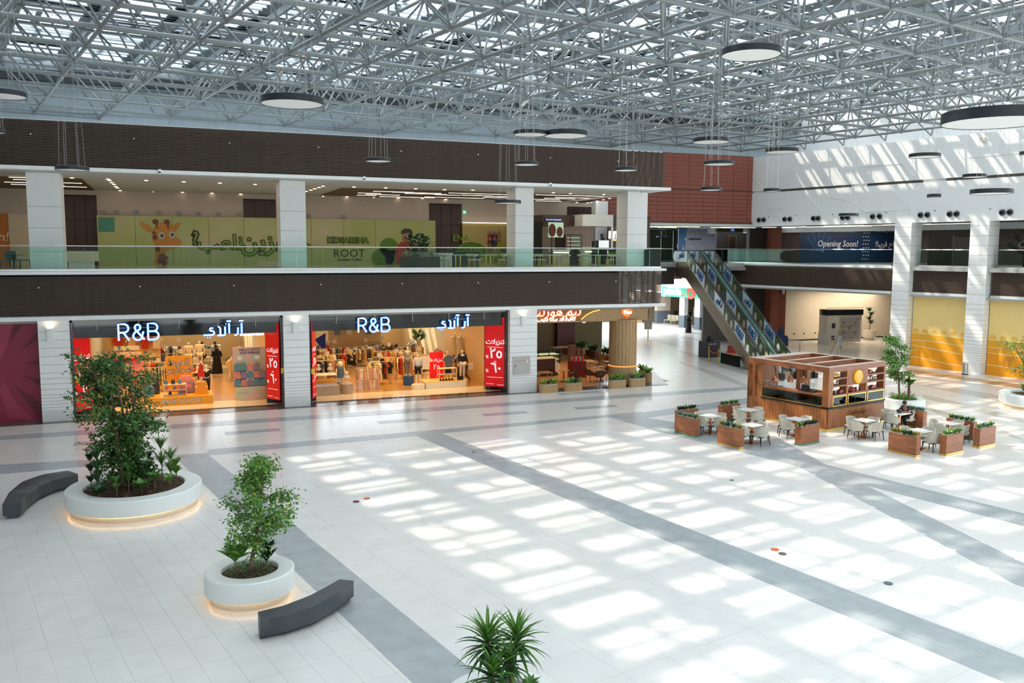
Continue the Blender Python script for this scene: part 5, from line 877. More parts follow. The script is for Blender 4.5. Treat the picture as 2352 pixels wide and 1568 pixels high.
def escalator(w0,w1,label,w_outer=True):
    t=thing('escalator',label,'escalator',EO); 
    lo=lambda s: max(.62,min(6.72,.577*s+.75)); hi=lambda s: max(.98,min(7.52,.577*s+1.62))
    S=[-3.0,-2.4,-1.8,-1.0,-.4]+[i*.9 for i in range(0,12)]+[10.3,10.8,11.6,12.5]
    for k,w in enumerate((w0,w1)):
        M=efr(w+(.02 if k==0 else -.02)); mt_=ADW if not (k==0 and not w_outer) else ICE
        # balustrade glass with newels
        low=[(s,lo(s)-.03) for s in S]; top=[(s,hi(s)) for s in S]
        nl=[(-3.0+.42*cos(R(a)),.62+.36*sin(R(a))-.02+.0) for a in (100,140,180,220,250)]; nr=[(12.5+.38*cos(R(a)),7.1+.42*sin(R(a))) for a in (-70,-30,0,30,70)]
        b=MB()
        for i in range(len(S)-1): b.prism([low[i],low[i+1],top[i+1],top[i]],-.012,.012,M)
        b.prism([low[0],top[0]]+nl,-.012,.012,M); b.prism([top[-1],low[-1]]+nr,-.012,.012,M); b.build('balustrade',mt_,t)
        b=MB(); b.tube([M@V((x,y,0)) for x,y in [nl[-1]]+nl[::-1][1:]+top+nr[::-1]],.04,6); b.build('handrail',BLACK,t,True)
        b=MB(); b.tube([M@V((x,y,0)) for x,y in [(s,lo(s)-.06) for s in S]],.055,6); b.build('skirt_rail',CHROME,t,True)
        # printed sections
        if k==1 or w_outer:
            Mf=efr(w+(.0 if k==0 else -.04)); sec=[('T',10.3,12.4)]+[(c,10.3-.0-1.52*(i+1),10.3-1.52*i) for i,c in enumerate('PRPAPRP')]
            Mp=Mf@Mx.Translation((0,0,.014)); Msl=lambda s: Mp@Mx.Translation((s,.577*s+1.18,0))@Mx.Rotation(math.atan(SLP),4,'Z')
            # the observer in the hall reads from up-slope left to down-slope right
            for c,a,z_ in sec:
                m=(a+z_)/2
                if c=='P':
                    b=MB(); b.prism([(a,lo(a)+.0),(z_,lo(z_)+.0),(z_,hi(z_)-.04),(a,hi(a)-.04)],0,.004,Mp); b.build('advert_picture',ADBR if int(m)%3==2 else DGREEN,t)
                    for q,(u,cl) in enumerate(((-.38,0),(.36,2 if m>8 else 1))):
                        T=Mp@Mx.Translation((m+u,.577*(m+u)+1.1,.004)); b=MB(); b.prism([(-.17,-.36),(.17,-.36),(.19,.0),(.08,.12),(-.08,.12),(-.19,.0)],0,.003,T); b.build('advert_figure',ADC[(cl+int(m))%4],t)
                        b=MB(); b.prism(ell(0,.22,.085,.11,10),0,.003,T); b.build('advert_figure',ADS,t); b=MB(); b.prism(ell(0,.27,.10,.09,10),.003,.006,T); b.build('advert_figure',ADH,t)
                else:
                    if c=='T': T=Mp@Mx.Translation((m,7.15,.002))
                    else: T=Msl(m)
                    T=T@Mx.Rotation(pi,4,'Y') ; T.translation=T.translation-EN*.008
                    b=MB()
                    if c=='R': 
                        for L in RB: b.tube([T@V((x*.46-.52,y*.46-.22,0)) for x,y in L],.035,4)
                    else:
                        for L in AD: b.tube([T@V((x*.30-.46,y*.36-.15,0)) for x,y in L],.03,4)
                    b.build('lettering',ADB,t)
    # truss casing
    b=MB(); M=efr(w0+.02); W=w1-w0-.04
    P=[(-3.3,.0),(.67,.0),(10.5,5.5),(12.6,5.6),(12.6,6.62),(10.2,6.62),(-.3,.56),(-3.3,.5)]
    b.prism(P[:3]+[P[5]]+P[6:],-W,0,M); b.prism([P[2],P[3],P[4],P[5]],-W,0,M); o=b.build('side_casing',BRONZE,t)
    # steps
    b=MB(); n=26
    for i in range(n):
        s=-.3+i*.40; z=.577*s+.62; b.box(s,s+.42,z-.2,z+.05,-W+.12,-.12,M)
    b.build('step',BLACK,t,kind='stuff'); b=MB(); b.box(-3.6,-.2,.0,.09,-W+.05,-.05,M); b.box(10.3,12.6,6.5,6.64,-W+.05,-.05,M); b.build('landing_plate',CHROME,t)
    for w in (w0,w1): b=MB(); b.box(-3.55,-3.15,.1,.42,-w-.1+w0,-w+.1+w0,M); b.build('handrail_inlet',BLACK,t)
    # objects are built in world space relative to the empty
    return t
_ = None
def shift(t,off):
    for c in [x for x in SC.collection.objects if x.parent==t]: c.location=-V(off)
OW=Mx.Translation(EO)
_ef=efr
def efr(w): return Mo(EO,ED,UP,-EN)@Mx.Translation((0,0,-w))
t=escalator(0,.93,'left escalator with printed balustrades, nearer the coffee shop'); shift(t,EO)
t=escalator(1.22,2.15,'right escalator, behind the aqua strip, further from the coffee shop',False); shift(t,EO)
# landing, bridge and rails of level one beyond the escalators
SLB=mat('slab_edge',(.62,.64,.64),.5,noise=.03); DKP=mat('dark_panel',(.035,.028,.025),.5,noise=.1)
a=EP(12.3,-3.6,0); 
b=MB(); b.prism([tuple(EP(12.4,-4.2,0))[:2],tuple(EP(12.4,2.4,0))[:2],tuple(G(53.44,47.6))[:2],(72,60),(75,92),(26,92),(26,57.3),(34.6,57.3)],6.25,6.549); struct('floor_upper_rear',b,mat('corridor_floor',(.40,.40,.38),.15,noise=.05))
b=MB(); b.prism([tuple(EP(12.35,-4.2,0))[:2],tuple(EP(12.35,-.1,0))[:2],tuple(EP(12.6,-.1,0))[:2],tuple(EP(12.6,-4.2,0))[:2]],5.0,6.3); struct('trim_bridge',b,DKP)
rail([tuple(EP(12.5,-4.6,0))[:2],tuple(EP(12.5,-.15,0))[:2]],'glass balustrade left of the escalator top landing')
q0=EP(12.5,2.35,0); rail([tuple(q0)[:2],tuple(G(53.5,49.4))[:2],tuple(G(53.5,34.9))[:2]],'glass balustrade on the right upper walkway, from the escalators to the first white column',step=1.3)
rail([tuple(G(54.0,33.3))[:2],tuple(G(54.0,29.8))[:2]],'glass balustrade between the two right hand white columns'); rail([tuple(G(54.0,28.1))[:2],tuple(G(54.0,20))[:2]],'glass balustrade at the right edge of the picture')
# right walkway slatted fascia
def gslats(a,b0,b1,z0,z1,pitch,t):
    m=Mo(G(a,b1,0),-GB,UP); L=b1-b0; b=MB(); b.box(0,L,0,.034,-.0,.05,m); s0=b.build('slat',DSLAT,t); n=int((z1-z0)/pitch); s0.location=(0,0,z0)
    for i in range(1,n): inst(s0,'slat',t,(0,0,z0+i*pitch))
    b=MB(); b.box(0,L,z0,z1,-.12,-.08,m); b.build('slat_backing',DBACK,t)
for i,(a_,b0,b1) in enumerate(((53.5,34.8,49.4),(53.95,29.65,33.55),(53.95,18,28.4))):
    m=Mo(G(a_,b1,0),-GB,UP); b=MB(); b.box(0,b1-b0,4.72,4.88,-.1,.12,m); b.box(0,b1-b0,6.42,6.56,-.5,.10,m); t=struct('trim_%d'%(20+i),b,WHITE); gslats(a_,b0,b1,4.9,6.4,.062,t)
p_=[tuple(q0)[:2],tuple(G(53.5,49.4))[:2]]; pa=V((p_[0][0],p_[0][1],0)); pb=V((p_[1][0],p_[1][1],0)); m=Mo(pa,(pb-pa),UP); L=(pb-pa).length; b=MB(); b.box(0,L,4.72,4.88,-.1,.12,m); b.box(0,L,6.42,6.56,-.1,.1,m); t=struct('trim_24',b,WHITE)
for i in range(24): b=MB(); b.box(0,L,4.9+i*.062,4.934+i*.062,-.02,.03,m); b.build('slat',DSLAT,t)
b=MB(); b.box(0,L,4.9,6.4,-.1,-.05,m); b.build('slat_backing',DBACK,t)
b=MB(); b.box(53.55,72,18,49.3,6.3,6.548,MR); b.box(53.6,72,18,49.3,4.6,4.72,MR); struct('floor_upper_right',b,mat('corridor_floor',(0,0,0)))
# ---------------- right wall ----------------
b=MB(); 
b.box(53.44,53.9,17,47.05,9.4,11.95,MR); b.box(53.44,53.9,17,47.05,12.13,14.7,MR); b.box(53.56,53.9,17,47.05,11.95,12.13,MR); b.box(53.9,57.6,17,57,14.5,14.7,MR); struct('wall_right_white',b,WHITE)
b=MB(); 
for x0,x1 in ((45.6,38.3),(37.0,33.0),(31.4,20)): b.box(53.50,53.58,x1,x0,11.97,12.11,MR)
struct('trim_slot',b,mat('slot_dark',(.10,.085,.07),.6,noise=.1))
LW=mat('crease_white',(.74,.77,.78),.5,noise=.02)
def rwp(x,y,A=53.44): q=onp(x,y,G(A,0,0),GA); return (q.dot(GB),q.z)
t=struct('trim_relief')
for pts in (((1733,407),(1757,437)),((1764,480),(1798,479)),((1764,480),(1800,512)),((1845,440),(1890,487)),((1900,452),(1958,462)),((1958,462),(1990,486)),((1990,486),(2092,481)),((2092,481),(2045,430)),((1972,383),(2072,376)),((2072,376),(2100,405)),((2225,362),(2340,352))):
    (b0,z0),(b1,z1)=rwp(*pts[0]),rwp(*pts[1]); b=MB(); b.tube([G(53.43,b0,z0),G(53.43,b1,z1)],.022,4); b.build('relief_line',LW,t)
for nm,b0,b1 in (('column_right',33.55,34.74),('column_right',28.5,29.65)):
    Mc=Mo(G(53.44,b1,0),-GB,UP)   # local x toward the observer's right, y up, z out of the wall
    Mcol=Mx(((-GB.x,GA.x,0,G(53.44,b1).x),(-GB.y,GA.y,0,G(53.44,b1).y),(0,0,1,0),(0,0,0,1)))
    L_=[]; z=0
    for st_ in [.09]*8+[.15]*6+[.22]*5+[.32]*5+[.6]*9: z+=st_; L_.append(z)
    column(nm,0,b1-b0,0,1.2,0,9.4,[q for q in L_ if q<9.2],Mcol)
# twin nozzles
nz=None
for k,(b0,b1) in enumerate(((46.22,45.75),(43.77,43.3),(41.21,40.8),(38.77,38.35),(36.41,35.89),(32.95,32.48),(31.0,30.56),(27.76,27.32))):
    for j,bb in enumerate((b0,b1)):
        l='%s black air nozzle of the %s pair from the terracotta wall'%('left' if j==0 else 'right',('first','second','third','fourth','fifth','sixth','seventh','eighth')[k])
        p=G(53.44,bb,9.88)
        if nz is None:
            nz=thing('air_nozzle',l,'air nozzle',p,ga,'air nozzles on the white wall'); MN=Mo((0,0,0),(0,1,0),(0,0,1),(-1,0,0)); b=MB(); b.lathe([(.20,.0),(.20,.05),(.155,.06),(.15,.0)],20,M=MN,close=False); b.build('flange',mat('chrome_dark',(.25,.28,.3),.3,.6,noise=.1),nz,True); b=MB(); b.lathe([(.155,.01),(.14,.14),(.09,.16),(.085,.04),(.01,.03)],18,M=MN); b.build('nozzle',BLACK,nz,True)
        else: dup(nz,p,ga,l)
for bb in (45.3,42.7,39.6,35.4,32.0,28.5): b=MB(); b.cyl((0,0,0),(-.05,.0,0),.03,8); o=b.build('wall_sensor',BLACK); o.location=G(53.44,bb,10.12); tag(o,'tiny black sensor above the air nozzles','sensor','sensors above the nozzles')
b=MB(); b.box(-.12,0,-.15,.15,0,.2); o=b.build('wall_box',CREAM); o.location=G(53.44,rwp(2260,308)[0],14.2); o.rotation_euler=(0,0,ga); tag(o,'small cream box high on the white wall near the big pendant','box')
# red terracotta wall: every panel a piece
t=struct('wall_terracotta'); b=MB(); b.box(27,42.85,56.86,57.0,9.55,14.75); b.build('backing',mat('panel_joint',(.09,.03,.02),.7,noise=.05),t)
pz=[9.72+i*.305 for i in range(8)]; pz=[z for z in pz if z<12.0]; zz=[(9.7+i*.295,.285) for i in range(8)]+[(12.16+i*.285,.275) for i in range(9)]
b=MB(); b.box(0,1.32,-.05,0,0,.272); tp=b.build('terracotta_panel',TERRA,t); first=True; x=29.0
while x<42.6:
    for z,h in zz:
        if first: tp.location=(x,56.86,z); first=False
        else: inst(tp,'terracotta_panel',t,(x,56.86,z),sc=(min(1,(42.82-x)/1.33),1,1))
    x+=1.34
b=MB(); b.box(27,42.85,56.8,56.87,12.06,12.14); b.box(27,42.85,56.7,56.87,9.55,9.7); b.build('steel_band',mat('band_red',(.13,.05,.035),.5,noise=.1),t)
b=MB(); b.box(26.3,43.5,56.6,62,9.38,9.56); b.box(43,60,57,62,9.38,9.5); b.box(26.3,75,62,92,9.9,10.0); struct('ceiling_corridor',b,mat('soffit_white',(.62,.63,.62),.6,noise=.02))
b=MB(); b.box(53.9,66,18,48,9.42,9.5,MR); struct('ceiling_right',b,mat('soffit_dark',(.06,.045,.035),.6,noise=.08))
t=thing('light_lines','group of thin coloured light lines under the corridor ceiling','light',G(54.6,30,9.37),ga)
for i in range(22): rn=random.Random(i); a_=rn.uniform(0,2.5); b_=rn.uniform(-9,17); b=MB(); b.box(a_,a_+.05,b_,b_+rn.uniform(1.2,2.6),-.03,0); b.build('light_line',LWHITE,t)
t=thing('light_lines','group of thin light lines under the soffit below the terracotta wall','light',(34,57.3,9.35))
for i in range(16): rn=random.Random(i+40); a_=rn.uniform(-6,8); b_=rn.uniform(0,3.5); b=MB(); b.box(a_,a_+rn.uniform(1.2,2.4),b_,b_+.05,-.03,0); b.build('light_line',em('light_strip_y',(.9,1,.55),2.2),t)
# yellow hoardings, ground level
YL=mat('yellow_wall',(.88,.66,.26),.5,noise=.02); YM=mat('yellow_mid',(.82,.42,.035),.5,noise=.02); YD=mat('yellow_deep',(.85,.34,.008),.5,noise=.02); CRM=mat('cream_line',(.88,.80,.62),.5,noise=.02); YS=mat('yellow_sun',(.83,.45,.07),.5,noise=.02)
for k,(b1,b0) in enumerate(((33.5,29.7),(28.45,19.5))):
    t=thing('hoarding','yellow printed hoarding with sunburst row, %s'%('between the two right hand columns' if k==0 else 'with a small camel, right of the second column'),'hoarding',G(54.0,b1,0)); L=b1-b0; M=Mo((0,0,0),-GB,UP,-GA)
    b=MB(); b.box(0,L,0,4.65,-.05,0,M); b.build('panel',YL,t)
    zt=2.15
    flat('printed_field',[(0,0),(L,0),(L,zt-.12),(L*.5,zt-.02),(0,zt)],YM,t,M,0,.004); flat('printed_field',[(0,0),(L,0),(L,zt-.62),(L*.4,zt-.42),(0,zt-.45)],mat('yellow_mid2',(.84,.38,.015),.5,noise=.02),t,M,.004,.007); flat('printed_field',[(0,0),(L,0),(L,1.0),(L*.5,1.12),(0,1.35)],YD,t,M,.007,.01)
    for y0,y1,y2 in ((zt-.46,zt-.43,zt-.62),(1.36,1.2,1.05),(.62,.42,.3)):
        b=MB()
        for i in range(8): f=lambda u: y0+(y1-y0)*min(1,u*2)+(y2-y1)*max(0,u*2-1); b.prism([(L*i/8,f(i/8)),(L*(i+1)/8,f((i+1)/8)),(L*(i+1)/8,f((i+1)/8)+.03),(L*i/8,f(i/8)+.03)],.01,.013,M)
        b.build('printed_line',CRM,t)
    n=int(L/.64)+1
    for i in range(n):
        cx_=.28+i*.64; cy_=zt+.12
        if cx_>L-.2: break
        b=MB()
        for q in range(9):
            a=R(12+q*19.5); r=.24 if q%2==0 else .20; b.prism([(cx_+.05*cos(a-.3),cy_+.05*sin(a-.3)),(cx_+r*cos(a-.11),cy_+r*sin(a-.11)),(cx_+r*cos(a+.11),cy_+r*sin(a+.11)),(cx_+.05*cos(a+.3),cy_+.05*sin(a+.3))],0,.004,M)
        b.prism([(cx_-.26,cy_-.06),(cx_+.26,cy_-.06),(cx_+.22,cy_-.02),(cx_-.22,cy_-.02)],0,.004,M); b.build('printed_sunburst',YS,t)
    if k==1:
        C_=[(0,.42),(.04,.62),(.14,.70),(.22,.78),(.30,.70),(.36,.62),(.42,.6),(.48,.72),(.50,.86),(.57,.88),(.60,.84),(.54,.8),(.52,.62),(.46,.48),(.38,.44),(.37,.2),(.38,0),(.34,0),(.33,.2),(.31,.44),(.30,.2),(.29,0),(.26,0),(.26,.42),(.10,.46),(.07,.2),(.08,.02),(.04,.02),(.03,.2)]
        b=MB(); b.prism([(1.0+x*1.2,.55+y*.95) for x,y in C_],.013,.016,M); b.build('printed_camel',mat('camel_tan',(.62,.26,.03),.5,noise=.05),t)
t=thing('litter_bin','round brushed steel bin in front of the second white column','bin',at(2216,860)); b=MB(); b.lathe([(.17,0),(.17,.06)],20); b.build('base',BLACK,t); b=MB(); b.lathe([(.17,.06),(.17,.66),(.165,.70)],24,close=False); b.build('body',CHROME,t,True); b=MB(); b.lathe([(.175,.66),(.175,.73),(.12,.75),(.10,.72)],24); b.build('lid',CHROME,t,True)
# recess behind the right wall
b=MB(); b.box(47.9,74,59.0,59.2,0,4.65); struct('wall_recess',b,CREAM); b=MB(); b.box(47.9,74,58.94,59,0,.1); struct('baseboard_recess',b,BLACK)
b=MB(); b.box(46.9,47.9,58.6,59.2,0,4.65); struct('wall_redwood',b,mat('redwood',(.20,.05,.02),.45,nscale=4,stretch=(1,1,5),c2=(.13,.03,.014)))
t=struct('column_terracotta'); 
for z in [i*.33 for i in range(14)]+[6.6+i*.33 for i in range(9)]:
    b=MB(); b.box(45.9,46.75,58.0,58.8,z+.005,z+.325); b.build('terracotta_panel',TERRA,t)
b=MB(); b.box(44.2,45.9,58.8,59.2,0,9.4); b.box(46.7,46.95,58.7,59.2,0,9.4); struct('wall_darkbay',b,DKP)
b=MB(); b.box(41.5,44.2,61,61.2,0,4.6); struct('wall_greybay',b,mat('taupe_bay',(.16,.14,.13),.6,noise=.06))
b=MB(); b.cyl((0,0,.0),(0,0,.4),.13,10); o=b.build('wall_speaker',WHITE); o.location=(47.5,58.5,4.0); tag(o,'white rounded speaker on the red wood wall','speaker')
for x in (49.2,50.2,51.4,55.6): b=MB(); b.box(-.05,.05,-.02,0,0,.12); o=b.build('wall_socket',BLACK); o.location=(x,58.98,.55); tag(o,'small black socket low on the beige recess wall','socket','sockets on the recess wall')
# vending machine
t=thing('vending_machine','large white vending kiosk with black rounded top','vending machine',(49.9,56.0,.003),-.12); VW=mat('vending_white',(.85,.84,.80),.4,noise=.03)
b=MB(); b.box(0,1.1,-.1,1.0,.1,2.35); b.build('cabinet',VW,t); b=MB(); b.box(1.15,3.3,0,1.0,.12,2.35); b.build('glass_cabinet',VW,t); b=MB(); b.box(1.3,3.1,-.03,0,.35,2.05); o=b.build('window',mat('vending_inside',(.55,.52,.50),.3,noise=.2,nscale=3),t)
for z in (.75,1.2,1.6): b=MB(); b.box(1.32,3.08,-.06,-.03,z,z+.03); b.build('shelf',VW,t)
g='cups and boxes in the vending window'
for i in range(9): b=MB(); b.box(-.1,.1,-.04,0,0,.17); b.cyl((0,-.02,.17),(0,-.02,.2),.03,6); b.build('product',mat('vproduct%d'%(i%2),((.3,.25,.35),(.6,.58,.5))[i%2],.5,noise=.1),t).location=(1.6+(i%3)*.55,-.04,.78+(i//3)*.42)
b=MB(); b.prism([(.0,-.12),(3.35,-.12),(3.35,1.0),(0,1.0),(-.15,.4)],2.35,2.8); b.build('top_hood',BLACK,t); b=MB(); b.tube([(0,-.05,2.85),(0,-.05,2.95),(3.3,-.05,2.95),(3.3,-.05,2.85)],.015,4); b.build('top_rail',BLACK,t); b=MB(); b.lathe([(.42,0),(.42,.9),(.38,.92)],16); q=b.build('side_pod',VW,t,True); q.location=(0,.35,.0); b=MB(); b.box(.45,.75,-.12,-.1,1.3,1.7); b.box(.45,.72,-.12,-.1,.55,.68); b.box(.45,.72,-.12,-.1,.35,.48); b.build('control_panel',mat('panel_dark',(.06,.07,.08),.3,noise=.1),t)
t=thing('potted_plant','tall dark bushy plant in a white cylinder pot by the beige wall','plant',(56.0,57.6,.003)); b=MB(); b.lathe([(.38,0),(.40,.2),(.55,.22),(.56,.85),(.50,.87),(.48,.8)],24); b.build('pot',mat('pot_cream',(.60,.55,.46),.5,noise=.04),t,True); b=MB(); b.tube([(0,0,.8),(.03,0,1.6),(0,0,2.3)],.04,6); b.build('stem',BARK,t)
for i in range(4): rosette(t,(.12*(-1)**i,0,1.35+i*.36),26,.62,.10,LEAFD,.4,.3,i,'foliage')
t=thing('easel','wooden easel with a white board in front of the recess','easel',(46.0,50.2,.003),.5); b=MB(); b.box(-.38,.38,-.06,-.03,.55,1.35); b.build('board',WHITE,t)
for P in (((-.42,-.05,0),(-.05,.02,1.75)),((.42,-.05,0),(.05,.02,1.75)),((0,.6,0),(0,.03,1.7))): b=MB(); b.cyl(*P,.022,5); b.build('leg',OAK,t)
b=MB(); b.box(-.42,.42,-.09,-.03,.50,.54); b.build('ledge',OAK,t)
# upper level rear: navy hoarding, lifts, lit panel
NV=mat('navy_hoarding',(.010,.028,.075),.35,noise=.05); NV2=mat('navy_ray',(.012,.06,.14),.35,noise=.05); TXT=mat('print_cream',(.66,.60,.52),.5,noise=.03)
t=thing('hoarding','navy hoarding reading Opening Soon! on the right upper walkway','hoarding',(49.4,59.0,6.55)); b=MB(); b.box(0,11,0,.1,0,2.8); b.build('panel',NV,t)
M=LM
for i in range(6): a=R(25+i*22); flat('printed_ray',[(2.0,.9),(2.0+1.8*cos(a-.11),.9+1.8*sin(a-.11)),(2.0+1.8*cos(a+.11),.9+1.8*sin(a+.11))],NV2,t,M,0,.004)
b=MB(); p=ony(1924,560,59); text(b,'Opening Soon!',.72,M@Mx.Translation((p.x-49.4,p.z-6.55,.012)),.004,shear=.15,off=.006); p=ony(2010,561,59); text(b,'!'+ar('الافتتاح قريبا'),.66,M@Mx.Translation((p.x-49.4,p.z-6.55,.012)),.004,off=.006,align='LEFT'); p=ony(1925,531,59); text(b,'DESTINATIONS IN ONE WAVE...',.26,M@Mx.Translation((p.x-49.4,p.z-6.55,0)),.004); p=ony(2010,530,59); text(b,ar('وجهات في موجة واحدة'),.26,M@Mx.Translation((p.x-49.4,p.z-6.55,.012)),.004,align='LEFT'); b.build('lettering',TXT,t)
for i in range(24): x,y=ony(1988,560,59).x-49.4+(i%3-1)*.28+.08*((i//3)%2),.3+(i//3)*.32; flat('printed_motif',ell(x,y,.07,.05,6),TXT,t,M,0,.004)
p=ony(1836,540,59.0); b=MB(); b.box(46.95,49.4,59.0,59.3,6.55,9.4); struct('wall_upper_brown',b,mat('maroon_dim',(.045,.02,.015),.5,noise=.1))
P0=G(61.5,0,6.55); t=thing('hoarding','dark green hoarding reading Opening Soon at the right edge, upper walkway','hoarding',G(60.5,29.9,6.55)); M6=Mo((0,0,0),-GB,UP,-GA); b=MB(); b.box(0,11,0,2.8,-.1,0,M6); b.build('panel',mat('green_black',(.018,.028,.024),.4,noise=.05),t); 
for i in range(6): a=R(70+i*16); flat('printed_ray',[(1.2,.2),(1.2+2.6*cos(a-.06),.2+2.6*sin(a-.06)),(1.2+2.6*cos(a+.06),.2+2.6*sin(a+.06))],mat('green_ray',(.04,.055,.05),.4,noise=.05),t,M6,0,.004)
b=MB(); text(b,'Opening Soon!',.72,M6@Mx.Translation((rwp(2337,560,60.5)[0]*-1+29.9,1.45,.004)),.003,shear=.15,align='LEFT',off=.006); b.build('lettering',TXT,t)
b=MB(); b.box(60.5,60.6,33.2,36.6,6.55,9.45,MR); struct('wall_upper_taupe',b,mat('taupe_wall',(.13,.10,.08),.6,noise=.05))
t=thing('wall_door','pale grey service door on the taupe upper wall','door',G(60.45,34.6,6.55)); b=MB(); b.box(0,1.4,0,2.0,0,.05,M6); b.build('leaf',mat('door_grey',(.22,.19,.17),.5,noise=.05),t); b=MB(); b.box(-.12,0,0,2.1,0,.07,M6); b.build('frame',mat('door_frame',(.33,.29,.25),.5,noise=.05),t); b=MB(); b.box(1.25,1.32,.95,1.05,.05,.1,M6); b.build('handle',CHROME,t)
t=thing('exit_sign','small lit exit sign over the service door, right upper walkway','sign',G(59.5,rwp(2197,520,59.5)[0],9.2)); b=MB(); b.box(-.2,.2,0,.2,0,.04,M6); b.build('panel',em('exit_amber',(.5,.45,.2),1),t); b=MB(); text(b,'EXIT',.14,M6@Mx.Translation((0,.1,.045)),.003); b.build('lettering',BLACK,t)
b=MB(); b.box(-.25,.25,-.05,.05,0,.3); o=b.build('hanging_panel',WHITE); o.location=(ony(1941,523,56).x,56,9.1); tag(o,'small white hanging panel over the right upper walkway','sign')
# lifts at Y 62
b=MB(); b.box(43.3,48.9,62,62.3,6.55,9.6); struct('wall_lifts',b,mat('lift_wall',(.055,.045,.042),.5,noise=.08))
for k,x in enumerate((1681,1722)):
    a_=ony(x-10,597,61.9).x; c_=ony(x+10,597,61.9).x; t=thing('lift_door','bronze lift door on the upper level, %s of two'%('left','right')[k],'lift',(a_,61.9,6.55)); W=c_-a_; b=MB(); b.box(0,W,0,.1,2.15,2.25); b.box(0,.1,0,.1,0,2.15); b.box(W-.1,W,0,.1,0,2.15); b.build('frame',GOLD if k>5 else mat('bronze_frame',(.20,.14,.09),.4,.6,noise=.1),t); 
    for s in (0,1): b=MB(); b.box(.1+s*(W-.2)/2+.01,.1+(s+1)*(W-.2)/2-.01,.03,.08,0,2.15); b.build('door_leaf',mat('bronze_leaf',(.12,.085,.06),.3,.7,noise=.1),t)
    b=MB(); b.box(-.16,.16,0,.04,0,.3); o=b.build('lift_sign',em('lift_blue',(.08,.16,.5),.8)); o.location=((a_+c_)/2,61.9,9.15); tag(o,'small blue lift sign above the %s lift'%('left','right')[k],'sign')
b=MB(); b.box(0,.9,0,.5,0,.95); b.box(.02,.88,-.02,0,.1,.9); o=b.build('info_desk',BLACK); o.location=(ony(1700,597,60.8).x-.45,60.6,6.55); tag(o,'low black stand between the two lifts','stand')
t=thing('hoarding','pale lit hoarding reading Opening Soon behind the escalator tops','hoarding',(ony(1558,560,66).x,66,6.55)); W=ony(1655,560,66).x-ony(1558,560,66).x; b=MB(); b.box(0,W,0,.1,0,2.9); b.build('panel',mat('pale_lilac',(.50,.54,.68),.4,noise=.03,),t)
b=MB(); text(b,'Opening Soon!',.55,LM@Mx.Translation((W*.33,1.35,0)),.003,shear=.12); text(b,ar('الافتتاح قريبا'),.55,LM@Mx.Translation((W*.76,1.35,0)),.003); text(b,'DESTINATIONS IN ONE WAVE',.2,LM@Mx.Translation((W*.35,2.5,0)),.003); b.build('lettering',mat('pale_ink',(.75,.76,.75),.5,noise=.03),t); flat('printed_shape',[(0,0),(.55,0),(.85,2.9),(0,2.9)],mat('sky_blue',(.13,.30,.52),.4,noise=.05),t,LM,0,.004); flat('printed_shape',[(.35,0),(.95,0),(.45,1.5)],mat('pale_ink',(0,0,0)),t,LM,.004,.008)
# daylight windows at the far end, both levels
def win(nm,x0,x1,Y,z0,z1,n):
    o=struct(nm); b=MB()
    for i in range(n+1): x=x0+(x1-x0)*i/n; b.box(x-.06,x+.06,Y-.08,Y+.08,z0,z1)
    b.box(x0,x1,Y-.08,Y+.08,z1-.12,z1); b.box(x0,x1,Y-.08,Y+.08,z0,z0+.12); b.build('frame',mat('window_frame',(.07,.085,.09),.4,noise=.1),o)
    for i in range(n): b=MB(); b.box(x0+(x1-x0)*i/n+.06,x0+(x1-x0)*(i+1)/n-.06,Y-.01,Y+.01,z0+.12,z1-.12); b.build('pane',GLASS,o)
win('window_1',34,46.6,81.5,0,3.9,5); win('window_2',46.3,49.2,78,6.55,9.6,2)
b=MB(); b.box(26,34,81.4,81.8,0,9.9); b.box(34,46.6,81.4,81.8,3.9,6.5); struct('wall_far',b,mat('far_dark',(.06,.06,.06),.6,noise=.1))
b=MB(); b.box(46.6,47.0,79,82,0,6.3); b.box(27.6,28,57.3,82,0,6.3); struct('wall_far_side',b,DKP)
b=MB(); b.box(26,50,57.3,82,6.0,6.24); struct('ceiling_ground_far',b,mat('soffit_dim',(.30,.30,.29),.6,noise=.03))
b=MB(); b.box(34,46,84,140,-.2,-.05); struct('ground_outside',b,mat('outside_paving',(.55,.55,.5),.8,noise=.1))
b=MB(); b.prism([tuple(ony(1528,603,57.9))[::2],tuple(ony(1560,603,57.9))[::2],tuple(ony(1560,640,57.9))[::2],tuple(ony(1528,640,57.9))[::2]],0,.4,Mo((0,57.9,0),(1,0,0),(0,0,1))); struct('wall_bridge_box',b,mat('bridge_grey',(.30,.29,.27),.6,noise=.04))
b=MB(); P=[onp(x,y,G(59,0,0),GA) for x,y in ((1532,633),(1572,634),(1590,662),(1532,662))]; b.add(P+[p+GA*.3 for p in P],[(0,1,2,3),(7,6,5,4),(0,4,5,1),(1,5,6,2),(2,6,7,3),(3,7,4,0)]); struct('trim_sloped_soffit',b,mat('soffit_beige',(.42,.38,.33),.6,noise=.03))
